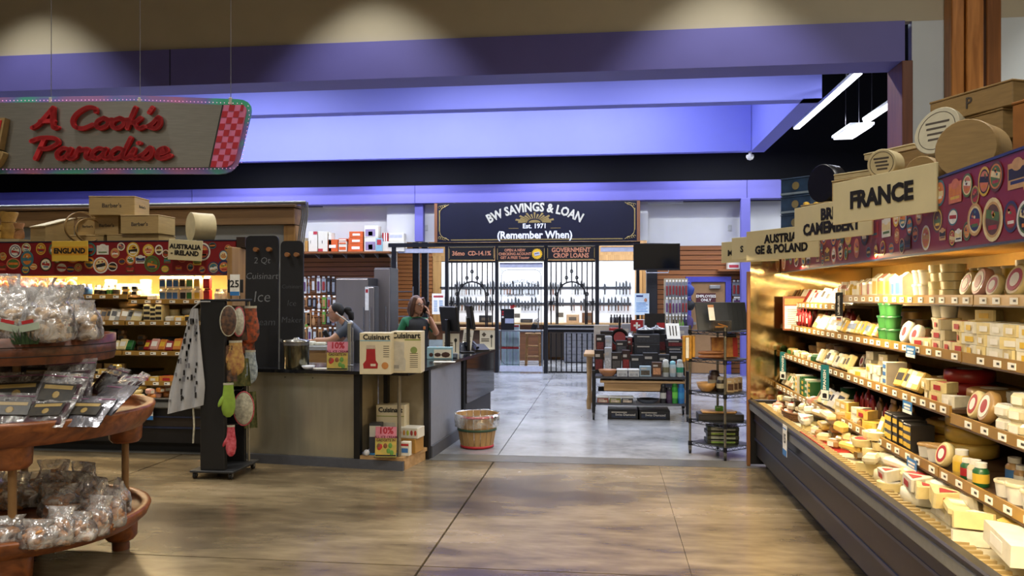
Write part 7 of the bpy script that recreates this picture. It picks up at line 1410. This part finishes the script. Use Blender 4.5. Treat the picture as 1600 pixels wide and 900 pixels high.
# ------------------------------------------------------------------ pendants under the dark ceiling, dome camera
TUBE = M('fluorescent_tube', '#f4f6ff', .5, var=0, emit=9)
def pend(label, a, b, w_, name='linear_pendant', wing=0):
    a = Vector(a); b = Vector(b); T = thing(name, label, 'lamp', ((a.x+b.x)/2, (a.y+b.y)/2, a.z)); L = (b-a).length/2
    MB().rbox(-w_/2, w_/2, -L, L, -.02, .0, .004).build('diffuser', TUBE, T); MB().rbox(-w_/2-.01-wing, w_/2+.01+wing, -L-.01, L+.01, .0005, .045, .006).build('housing', M('lamp_white', '#b9bcc4', .4), T)
    for y in (-L*.7, L*.7): MB().cyl((0, y, .045), (0, y, 6.29-a.z), .004, n=5).build('suspension_wire', WIRE, T)
    lamp('pendant_light', 'AREA', ((a.x+b.x)/2, (a.y+b.y)/2, a.z-.03), 30, COOL, w_, 2*L)
z1 = 4.35; p0 = WZ(1341, 114, z1); p1 = WZ(1246, 200, z1); pend('long glowing linear pendant lamp right of the light well', (p0.x, p0.y, z1), (p0.x, p1.y, z1), .09)
z1 = 4.15; p0 = WZ(1353, 196, z1); p1 = WZ(1315, 216, z1); pend('short broad glowing pendant lamp in the dark ceiling', (p0.x-.06, p0.y, z1), (p0.x-.06, p1.y, z1), .30, wing=.02)
z1 = 4.3; p0 = WZ(1394, 161, z1); p1 = WZ(1361, 188, z1); pend('glowing linear pendant lamp beside the wooden reveal', (p0.x, p0.y-.5, z1), (p0.x, p1.y, z1), .11)
p_ = WY(1173, 240, 15.0); dc = thing('dome_camera', 'white dome camera under the light well rim', 'security camera', (p_.x, 15.08, 4.2)); MB().lathe([(.03, -.06), (.03, 0)], 12).build('mount', SW, dc); MB().lathe([(.001, -.16), (.05, -.14), (.07, -.10), (.07, -.061)], 14).build('dome', SW, dc)
# ================================================================== PEOPLE
SKIN = M('skin', '#b58468', .5, var=.05, scale=12)
def figure(T, J, bones, mats, bonemat, hands):
    """one continuous skinned body; J name->(pos, radius)"""
    names = list(J); idx = {n: i for i, n in enumerate(names)}
    me = bpy.data.meshes.new('body'); me.from_pydata([J[n][0] for n in names], [(idx[a], idx[b]) for a, b in bones], [])
    o = bpy.data.objects.new('body_tmp', me); C.objects.link(o); sk = o.modifiers.new('skin', 'SKIN'); sk.use_smooth_shade = True
    for i, n in enumerate(names):
        r_ = J[n][1]; me.skin_vertices[0].data[i].radius = r_ if isinstance(r_, tuple) else (r_, r_)
    me.skin_vertices[0].data[idx['pelvis']].use_root = True
    sb = o.modifiers.new('sub', 'SUBSURF'); sb.levels = 2; sb.render_levels = 2
    bpy.context.view_layer.update(); dg = bpy.context.evaluated_depsgraph_get(); m2 = bpy.data.meshes.new_from_object(o.evaluated_get(dg)); bpy.data.objects.remove(o)
    bm = bmesh.new(); bm.from_mesh(m2)
    def addmesh(mb, mi):
        vs = [bm.verts.new(v) for v in mb.v]
        for f in mb.f:
            try: q = bm.faces.new([vs[i] for i in f]); q.smooth = True; q.material_index = mi
            except ValueError: pass
    for f in bm.faces:
        c = f.calc_center_median(); best = None
        for a, b in bones:
            p0, p1 = Vector(J[a][0]), Vector(J[b][0]); d = p1-p0; t = max(0, min(1, (c-p0).dot(d)/max(1e-9, d.length_squared))); dist = (c-(p0+d*t)).length
            if best is None or dist < best[0]: best = (dist, a, b, t)
        f.material_index = bonemat(best[1], best[2], best[3]); f.smooth = True
    for mb, mi in hands: addmesh(mb, mi)
    m3 = bpy.data.meshes.new('body'); bm.to_mesh(m3); bm.free(); bpy.data.meshes.remove(m2)
    for m in mats: m3.materials.append(m)
    return put('body', m3, T)
def hand(wrist, d, up, curl=.5, s=1):
    """palm, four fingers, thumb as tapered tubes; d pointing along the hand, up = back of the hand"""
    w_ = Vector(wrist); d = Vector(d).normalized(); up = Vector(up); up = (up-d*up.dot(d)).normalized(); side = d.cross(up); mb = MB()
    rot = Matrix((side, d, up)).transposed(); mb.ell(w_+d*.045*s, .038*s, .052*s, .016*s, 10, 8, rot)
    for k, L in enumerate((.062, .072, .068, .052)):
        b = w_+d*.085*s+side*(-.028+.019*k)*s; p1 = b+d*L*.45*s-up*.012*curl*s; p2 = p1+(d*(1-curl*.6)-up*curl).normalized()*L*.35*s; p3 = p2+(d*(1-curl)-up*curl*1.3).normalized()*L*.3*s
        mb.tube([b-d*.02*s, p1, p2, p3], [.0095*s, .009*s, .008*s, .006*s], 6)
    b = w_+d*.03*s-side*.03*s; mb.tube([b, b+(d*.5-side*.8)*.03*s, b+(d*.9-side*.7-up*.4)*.055*s], [.012*s, .0105*s, .008*s], 6); return mb
def headparts(T, c, fwd_tilt, hairmat, style, turn=0):
    """face and hair; head faces local -y"""
    Hd = tr(*c) @ rz(turn) @ Matrix.Rotation(fwd_tilt, 4, 'X'); par = T
    mb = MB().t(Hd); mb.ell((0, -.002, .0), .074, .094, .112, 20, 16); mb.ell((0, -.03, -.065), .05, .055, .05, 14, 10)
    mb.ell((0, -.096, -.012), .012, .018, .024, 8, 6, Matrix.Rotation(-.3, 3, 'X')); 
    for s1 in (-1, 1): mb.ell((s1*.075, .008, -.01), .010, .02, .03, 8, 6)
    details = []
    def d(nm, f, m_): q = MB().t(Hd); f(q); return q.build(nm, m_, par)
    for s1 in (-1, 1):
        d('eye', lambda q: q.ell((s1*.03, -.086, .012), .013, .008, .008, 8, 6), SW); d('iris', lambda q: q.ell((s1*.03, -.0925, .012), .006, .004, .006, 8, 5), INK); d('eyebrow', lambda q: q.ell((s1*.031, -.087, .034), .018, .006, .004, 8, 4), hairmat)
        d('glasses_rim', lambda q: q.tube([(s1*.032+.024*math.cos(k*PI/8), -.101, .01+.017*math.sin(k*PI/8)) for k in range(16)], .0024, 4, True), INK); d('glasses_arm', lambda q: q.tube([(s1*.056, -.1, .014), (s1*.076, -.05, .016), (s1*.08, .01, .01)], .0024, 4), INK)
    d('glasses_bridge', lambda q: q.tube([(-.009, -.102, .013), (.009, -.102, .013)], .0024, 4), INK)
    d('mouth', lambda q: q.ell((0, -.083, -.062), .022, .007, .006, 8, 5), M('lip', '#8a4a44', .4))
    hb = MB().t(Hd)
    if style == 'ponytail':
        hb.ell((0, .022, .028), .083, .092, .102, 18, 12); hb.ell((0, .155, .015), .042, .05, .05, 12, 8); hb.tube([(0, .15, .0), (.005, .185, -.04), (.0, .185, -.10), (0, .165, -.15)], [.04, .042, .034, .012], 10)
    else:
        hb.ell((0, .022, .03), .086, .094, .102, 18, 12)
        for s1 in (-1, 1): hb.tube([(s1*.055, -.03, .095), (s1*.082, -.028, .03), (s1*.084, .0, -.06), (s1*.078, .02, -.135)], [.03, .032, .036, .02], 10)
        hb.tube([(0, .09, .03), (0, .105, -.06), (0, .09, -.14)], [.06, .07, .05], 12)
    hb.jitter(.004, 30, 2); hb.build('hair', hairmat, par)
    return mb
JEAN = M('dark_trousers', '#22242c', .8, var=.1); SHOE = M('dark_shoe', '#17171a', .6)
legs = [('pelvis', 'hl'), ('hl', 'kl'), ('kl', 'al'), ('al', 'tl'), ('pelvis', 'hr'), ('hr', 'kr'), ('kr', 'ar'), ('ar', 'tr')]
def legj(h): return {'hl': ((.085, 0, h-.06), .088), 'kl': ((.09, -.02, .46), .062), 'al': ((.09, .01, .09), .042), 'tl': ((.09, -.13, .04), .035), 'hr': ((-.085, 0, h-.06), .088), 'kr': ((-.09, -.02, .46), .062), 'ar': ((-.09, .01, .09), .042), 'tr': ((-.09, -.13, .04), .035)}
def bm_factory(sleeve, shirt, skin, trous, shoe):
    def f(a, b, t):
        n = (a, b)
        if b in ('tl', 'tr'): return shoe
        if b in ('hl', 'hr', 'kl', 'kr', 'al', 'ar'): return trous
        if n in (('sl', 'el'), ('sr', 'er')): return shirt if t < sleeve else skin
        if b in ('wl', 'wr'): return skin
        if b in ('nk', 'hd') and a in ('nb', 'nk'): return skin
        return shirt
    return f
torso = [('pelvis', 'sp'), ('sp', 'ch'), ('ch', 'nb'), ('nb', 'nk'), ('nk', 'hd'), ('ch', 'sl'), ('sl', 'el'), ('el', 'wl'), ('ch', 'sr'), ('sr', 'er'), ('er', 'wr')]
# woman on the phone
P2 = Vector((-2.44, 9.98, 0)); wp = thing('person', 'person with reddish hair, green sleeves and black vest, talking on a phone', 'person', P2, .72)
J = {'pelvis': ((0, 0, .86), (.15, .115)), 'sp': ((0, 0, 1.02), (.135, .105)), 'ch': ((0, 0, 1.18), (.15, .11)), 'nb': ((0, .0, 1.28), (.07, .06)), 'nk': ((0, -.008, 1.335), .045), 'hd': ((0, -.015, 1.40), .05),
     'sl': ((.165, 0, 1.225), .062), 'el': ((.23, -.14, 1.05), .043), 'wl': ((.135, -.10, 1.285), .027), 'sr': ((-.165, 0, 1.225), .062), 'er': ((-.24, .04, 1.0), .043), 'wr': ((-.22, -.14, .93), .027)}
J.update(legj(.86)); HR = M('auburn_hair', '#5a3a2a', .5, var=.35, scale=60, stretch=(1, 1, .15))
hm = headparts(wp, (0, -.025, 1.425), .0, HR, 'bob', .15)
figure(wp, J, torso+legs, [M('green_shirt', '#1f6a48', .8), SKIN, JEAN, SHOE], bm_factory(.75, 0, 1, 2, 3), [(hm, 1), (hand(J['wl'][0], (-.25, -.05, 1), (.8, -.5, 0), .55), 1), (hand(J['wr'][0], (.1, -.8, -.5), (-.3, 0, 1), .3), 1)])
VST = M('black_vest', '#17181c', .7)
vb = MB().lathe([(.178, .70), (.182, .86), (.160, 1.02), (.176, 1.16), (.150, 1.235), (.085, 1.27)], 24, sy=.80, cap=False); vb.build('vest', VST, wp)
MB().rbox(.02, .055, -.152, -.147, 1.12, 1.16, .002).build('name_badge', M('badge_orange', '#b5703a', .5), wp)
ph = thing('handset_phone', 'black cordless handset held to the phoning person ear', 'telephone', (0, 0, 0)); q = Matrix.Translation(P2) @ rz(.72)
MB().t(q @ tr(.105, -.085, 1.40) @ Matrix.Rotation(.25, 4, 'Y') @ Matrix.Rotation(.3, 4, 'X')).rbox(-.011, .011, -.022, .022, -.085, .085, .006).build('handset_body', bkp, ph); MB().t(q @ tr(.118, -.085, 1.40) @ Matrix.Rotation(.25, 4, 'Y') @ Matrix.Rotation(.3, 4, 'X')).rbox(-.0015, .0015, -.016, .016, -.03, .05, .001).build('keypad', M('keypad_grey', '#5a5d64', .5), ph)
# woman with ponytail leaning forward
P1 = Vector((-3.10, 9.72, 0)); pp_ = thing('person', 'person with dark ponytail and grey shirt leaning over the back cabinet', 'person', P1, -1.30)
J = {'pelvis': ((0, .06, .86), (.16, .125)), 'sp': ((0, -.02, 1.0), (.15, .12)), 'ch': ((0, -.12, 1.13), (.165, .125)), 'nb': ((0, -.19, 1.215), (.075, .065)), 'nk': ((0, -.235, 1.255), .047), 'hd': ((0, -.275, 1.31), .05),
     'sl': ((.175, -.13, 1.16), .068), 'el': ((.24, -.34, 1.0), .046), 'wl': ((.17, -.56, 1.005), .029), 'sr': ((-.175, -.13, 1.16), .068), 'er': ((-.24, -.25, .98), .046), 'wr': ((-.15, -.44, .99), .029)}
J.update(legj(.86)); HD = M('dark_hair', '#120d0c', .75, var=.3, scale=60)
hm = headparts(pp_, (0, -.30, 1.335), .12, HD, 'ponytail', .1)
figure(pp_, J, torso+legs, [M('grey_blue_shirt', '#40444f', .85, var=.06), SKIN, JEAN, SHOE], bm_factory(.62, 0, 1, 2, 3), [(hm, 1), (hand(J['wl'][0], (-.15, -1, -.1), (0, -.1, 1), .35), 1), (hand(J['wr'][0], (.1, -1, -.1), (0, -.1, 1), .35), 1)])
apb = MB().lathe([(.205, .55), (.195, .86), (.18, 1.0)], 24, sy=.85, cap=False); apb.build('apron', VST, pp_); MB().tube([(.168+.034*math.cos(k*PI/6), -.535, 1.004+.034*math.sin(k*PI/6)) for k in range(12)], .006, 5, True).build('wrist_watch', INK, pp_)
# ================================================================== ROUND TIERED WOODEN STAND
tc = WT(30, 462, 4.62); TC = Vector((tc.x, tc.y, 0))
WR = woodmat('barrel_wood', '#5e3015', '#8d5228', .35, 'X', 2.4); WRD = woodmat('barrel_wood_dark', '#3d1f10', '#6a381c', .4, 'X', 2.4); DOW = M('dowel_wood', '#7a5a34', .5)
ts = thing('tiered_stand', 'three-tier round wooden display stand in the left foreground', 'display stand', TC)
Z3, Z2, Z1 = .30, .905, 1.325; R3, R2, R1 = .70, .725, .505
def tray(nm, z, R0, hgt, mat, fl_):
    t_ = MB().lathe([(R0-.07, z-hgt), (R0-.02, z-hgt*.6), (R0, z-.012), (R0-.006, z), (R0-.05, z), (R0-.055, z-.02), (R0-.06, z-fl_), (.001, z-fl_)], 64, cap=False).build(nm, mat, ts)
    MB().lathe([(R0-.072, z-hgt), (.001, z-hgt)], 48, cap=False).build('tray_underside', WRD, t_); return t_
tray('lower_tray', Z3, R3, .10, WR, .05); tray('middle_tray', Z2, R2, .13, WR, .05)
t1 = MB().lathe([(R1-.01, Z1-.145), (R1, Z1-.10), (R1, Z1), (R1-.03, Z1), (R1-.03, Z1-.03), (.001, Z1-.03)], 56, cap=False).build('upper_tray', WRD, ts); MB().lathe([(R1-.01, Z1-.145), (.001, Z1-.145)], 48, cap=False).build('tray_underside', WRD, t1)
for z in (Z1-.05, Z1-.1): MB().lathe([(R1+.001, z-.003), (R1+.003, z), (R1+.001, z+.003)], 56, cap=False).build('stave_groove', M('groove_dark', '#1d0f08', .7), t1)
for k in range(4):
    a = -1.05+k*PI/2+.1; x, y = math.cos(a), math.sin(a)
    for zt, R0, nm, hb in ((Z2-.13, R2-.17, 'middle_foot', .12), (Z3-.10, R3-.17, 'lower_foot', .14)):
        MB().lathe([(.075, zt-hb), (.092, zt-hb+.02), (.098, zt)], 12, (x*R0, y*R0, 0)).build(nm, WR, ts)
    MB().lathe([(.05, 0), (.05, .061)], 10, (x*(R3-.17), y*(R3-.17), 0)).build('foot_peg', WRD, ts)
    MB().cyl((x*(R2-.17), y*(R2-.17), Z3-.05), (x*(R2-.17), y*(R2-.17), Z2-.25), .021, n=10).build('dowel', DOW, ts)
    MB().cyl((x*.22, y*.22, Z2-.05), (x*.22, y*.22, Z1-.145), .021, n=10).build('dowel', DOW, ts)
FILM = glassmat('crinkled_cellophane', (.97, .97, .98), .30, .12, noise=14, lo=.04, haze=.20); FILM2 = glassmat('zip_bag_film', (.93, .92, .96), .35, .10, noise=18, lo=.08, haze=.16)
COOK = M('oat_cookie', '#b99a70', .7, var=.25, scale=30, bump=.5); TOFF = M('toffee_cracker', '#b88350', .6, var=.3, scale=30, bump=.5); JERK = M('dark_dried_fruit', '#3a2028', .6, var=.4, scale=30, bump=.5)
def bag_mesh(w_, d_, h_, seed, crown=.35):
    mb = MB(); nu, nv = 22, 16; vs = []; fs = []
    for j in range(nv+1):
        t = j/nv
        if t < .7: rr = (1-abs(2*t/.7*.5-.45)**2.6*1.4); z = h_*t
        else: rr = .66+crown*(t-.7)/.3*.5; z = h_*t
        rr = max(.25, rr) if t > .02 else .3
        for k in range(nu):
            a = 2*PI*k/nu; n_ = mnoise.noise(Vector((math.cos(a)*1.6+seed*5.1, math.sin(a)*1.6, t*3.2)))*.22+mnoise.noise(Vector((math.cos(a)*5+seed, math.sin(a)*5, t*8)))*.08*(1+1.4*(t > .6))
            q = rr*(1+n_); fl = 1-.75*max(0, (t-.62)/.38)
            vs.append((w_/2*q*math.cos(a), d_/2*q*fl*math.sin(a), z+.02*h_*n_))
    for j in range(nv):
        for k in range(nu): fs.append((j*nu+k, j*nu+(k+1) % nu, (j+1)*nu+(k+1) % nu, (j+1)*nu+k))
    return mb._add(vs, fs, True)
def lumps(w_, d_, h_, n, mat, seed, s=.03, flat=.5):
    r_ = random.Random(seed); mb = MB()
    for k in range(n):
        a = r_.uniform(0, 6.3); q = r_.uniform(0, .62)**.7; mb.ell((w_/2*q*math.cos(a), d_/2*q*math.sin(a), h_*r_.uniform(.08, .55)), s*r_.uniform(.8, 1.3), s*r_.uniform(.8, 1.3), s*flat*r_.uniform(.8, 1.3), 8, 5, Matrix.Rotation(r_.uniform(-1, 1), 3, 'X') @ Matrix.Rotation(r_.uniform(-1, 1), 3, 'Y'))
    return mb.jitter(.004, 40, seed)
LG2 = M('label_sage', '#9aa593', .5); rt = random.Random(77)
def cookie_bag(label, px, dy, z, w_, h_, seed, rotz, cont=COOK, lab=True, tilt=0, grp=None, s=.032, d_=None):
    p_ = WT(px, 462, 4.62+dy); d_ = d_ or w_*.75; T = thing('cellophane_bag', label, 'bag', (p_.x, p_.y, z), TH+rotz, grp); T.rotation_euler = (tilt, 0, TH+rotz)
    bag_mesh(w_, d_, h_, seed).build('film', FILM, T); stuff(lumps(w_*.95, d_*.9, h_*1.05, 34, cont, seed, s).build('cookies', cont, T))
    if lab: MB().t(Matrix.Rotation(.25*math.sin(seed*2), 4, 'Y')).rbox(-w_*.19, w_*.19, -d_*.56, -d_*.55, h_*.24, h_*.36, .0002).build('label', LG2, T); MB().t(Matrix.Rotation(.25*math.sin(seed*2), 4, 'Y')).rbox(-w_*.12, w_*.10, -d_*.565, -d_*.561, h_*.37, h_*.43, .0002).build('red_print', LR, T)
    return T
zt = Z1-.029
for i, (px, dy, w_, h_, rot_, lb) in enumerate(((22, -.30, .30, .30, .15, 'clear cookie bag at the left front of the top tier'), (76, -.34, .30, .30, -.1, 'clear cookie bag at the middle front of the top tier'), (132, -.16, .22, .23, -.5, 'clear cookie bag at the right end of the top tier'), (50, .02, .30, .36, .3, 'clear cookie bag at the middle of the top tier, behind front bags'), (105, .10, .28, .32, -.2, 'clear cookie bag at the right rear of the top tier'), (-10, -.05, .32, .38, .4, 'clear cookie bag cut by the frame on the top tier'), (60, .32, .26, .30, 0, 'clear cookie bag at the far rear of the top tier'))): cookie_bag(lb, px, dy, zt, w_, h_, i+1, rot_)
MB().ell((0, 0, .04), .06, .05, .04, 10, 6).jitter(.015, 20, 3)
g_ = MB(); r_ = random.Random(9)
for k in range(60): a = r_.uniform(0, 6.3); q = r_.uniform(0, .06); g_._add([(q*math.cos(a), q*math.sin(a), 0), (q*math.cos(a)+.012, q*math.sin(a)+.01, 0), (q*math.cos(a)*1.5, q*math.sin(a)*1.5, r_.uniform(.03, .09))], [(0, 1, 2)])
p_ = WT(38, 500, 4.62-.44); tag(stuff(g_.build('green_garnish', M('garnish_green', '#1f3a1a', .6), None, (p_.x, p_.y, zt))), 'dark green garnish between the front bags of the top tier', 'garnish')
# middle tier: zip bags with dark labels
BLAB = M('gold_black_label', '#15130f', .45, var=0, scale=26, col2='#2a2418'); GPR = M('gold_print', '#8d7640', .45)
def zipbag(label, px, dy, z, w_, h_, lean, rotz, seed, lab=True, cont=JERK, foil=False):
    p_ = WT(px, 462, 4.62+dy); T = thing('zip_bag', label, 'bag', (p_.x, p_.y, z), TH+rotz); T.rotation_euler = (-lean, rt.uniform(-.08, .08), TH+rotz)
    mb = MB(); nx, nz = 10, 10; vs = []
    for s1 in (-1, 1):
        for j in range(nz+1):
            for i in range(nx+1): u, v = i/nx, j/nz; th = .022*(math.sin(PI*u)*math.sin(PI*min(1, v*1.15)))**.6 if 0 < u < 1 and 0 < v < .87 else .0015; n_ = mnoise.noise(Vector((u*4+seed*3, v*4, s1)))*.008; vs.append(((u-.5)*w_, s1*th+n_, v*h_))
    N = (nx+1)*(nz+1); fs = [(b+j*(nx+1)+i, b+j*(nx+1)+i+1, b+(j+1)*(nx+1)+i+1, b+(j+1)*(nx+1)+i) for b in (0, N) for j in range(nz) for i in range(nx)]
    mb._add(vs, fs, True).build('film', FILM2 if not foil else M('silver_foil', '#a9a9b2', .2, .8, var=.2, bump=.6), T)
    if not foil: MB().rbox(-w_*.43, w_*.43, -.012, .012, h_*.06, h_*.74, .008).jitter(.004, 30, seed).build('dried_slices', cont, T)
    MB().box(-w_*.47, w_*.47, -.004, .004, h_*.89, h_*.91).build('zip_seal', M('seal_mauve', '#8a5a74', .4), T)
    if lab: MB().rbox(-w_*.36, w_*.36, -.0275, -.0262, h_*.28, h_*.68, .0004).build('label', BLAB, T); MB().box(-w_*.3, w_*.3, -.0285, -.0277, h_*.55, h_*.64).build('gold_print', GPR, T); MB().ell((0, -.028, h_*.42), w_*.08, .001, w_*.08, 10, 4).build('emblem_print', GPR, T)
zm = Z2-.049
spec = ((8, -.50, .26, .22, .75, .2, True), (22, -.36, .30, .26, .62, .25, True), (62, -.52, .24, .22, .85, -.05, True), (80, -.40, .26, .25, .55, -.05, True), (100, -.28, .28, .27, .42, -.05, True), (120, -.48, .24, .22, .9, -.15, True), (60, -.22, .30, .30, .45, .1, True), (150, -.36, .24, .22, .9, -.45, False), (165, -.22, .22, .22, .8, -.7, False), (182, -.10, .22, .22, .8, -.95, False), (25, -.12, .34, .36, .55, .35, False), (-6, -.28, .30, .34, .6, .5, False), (110, -.02, .26, .30, .35, -.1, False), (150, .10, .24, .22, .7, -.6, False), (70, .16, .30, .26, .3, .0, False))
for i, (px, dy, w_, h_, lean, ro, lab) in enumerate(spec): zipbag(('dark-labelled' if lab else 'plain')+' zip bag of dried slices, {n} from left on the middle tier', px, dy, zm+.012+.05*(dy > -.45)+.03*(dy > -.3), w_, h_, lean, ro, i, lab, foil=(i in (5, 7)))
# lower tier: small clear pouches of toffee pieces
zl = Z3-.049
for i, (px, dy, w_, h_, ro, ti) in enumerate(((8, -.52, .20, .16, .3, -.2), (58, -.54, .20, .15, 0, -.1), (88, -.50, .18, .20, -.1, -.25), (120, -.42, .20, .16, -.2, -.1), (150, -.34, .16, .22, -.2, -.15), (176, -.16, .18, .22, -.5, 0), (186, .06, .18, .22, -.9, 0), (150, .02, .22, .24, -.4, 0), (120, .16, .24, .24, -.2, 0), (90, .26, .24, .22, 0, 0), (55, .28, .22, .22, .2, 0), (20, .22, .24, .22, .3, 0), (85, .42, .22, .26, .1, 0), (130, .34, .22, .26, -.3, 0), (95, .04, .24, .20, .1, 0), (100, -.26, .20, .15, .2, 0), (-20, .30, .24, .24, .3, 0))): cookie_bag('clear pouch of toffee-brown pieces, {n} from left on the lowest tier', px, dy, zl+.003, w_, h_, 20+i, ro, TOFF, False, ti, 'toffee pouches on the lowest tier', .026)
finish_labels()
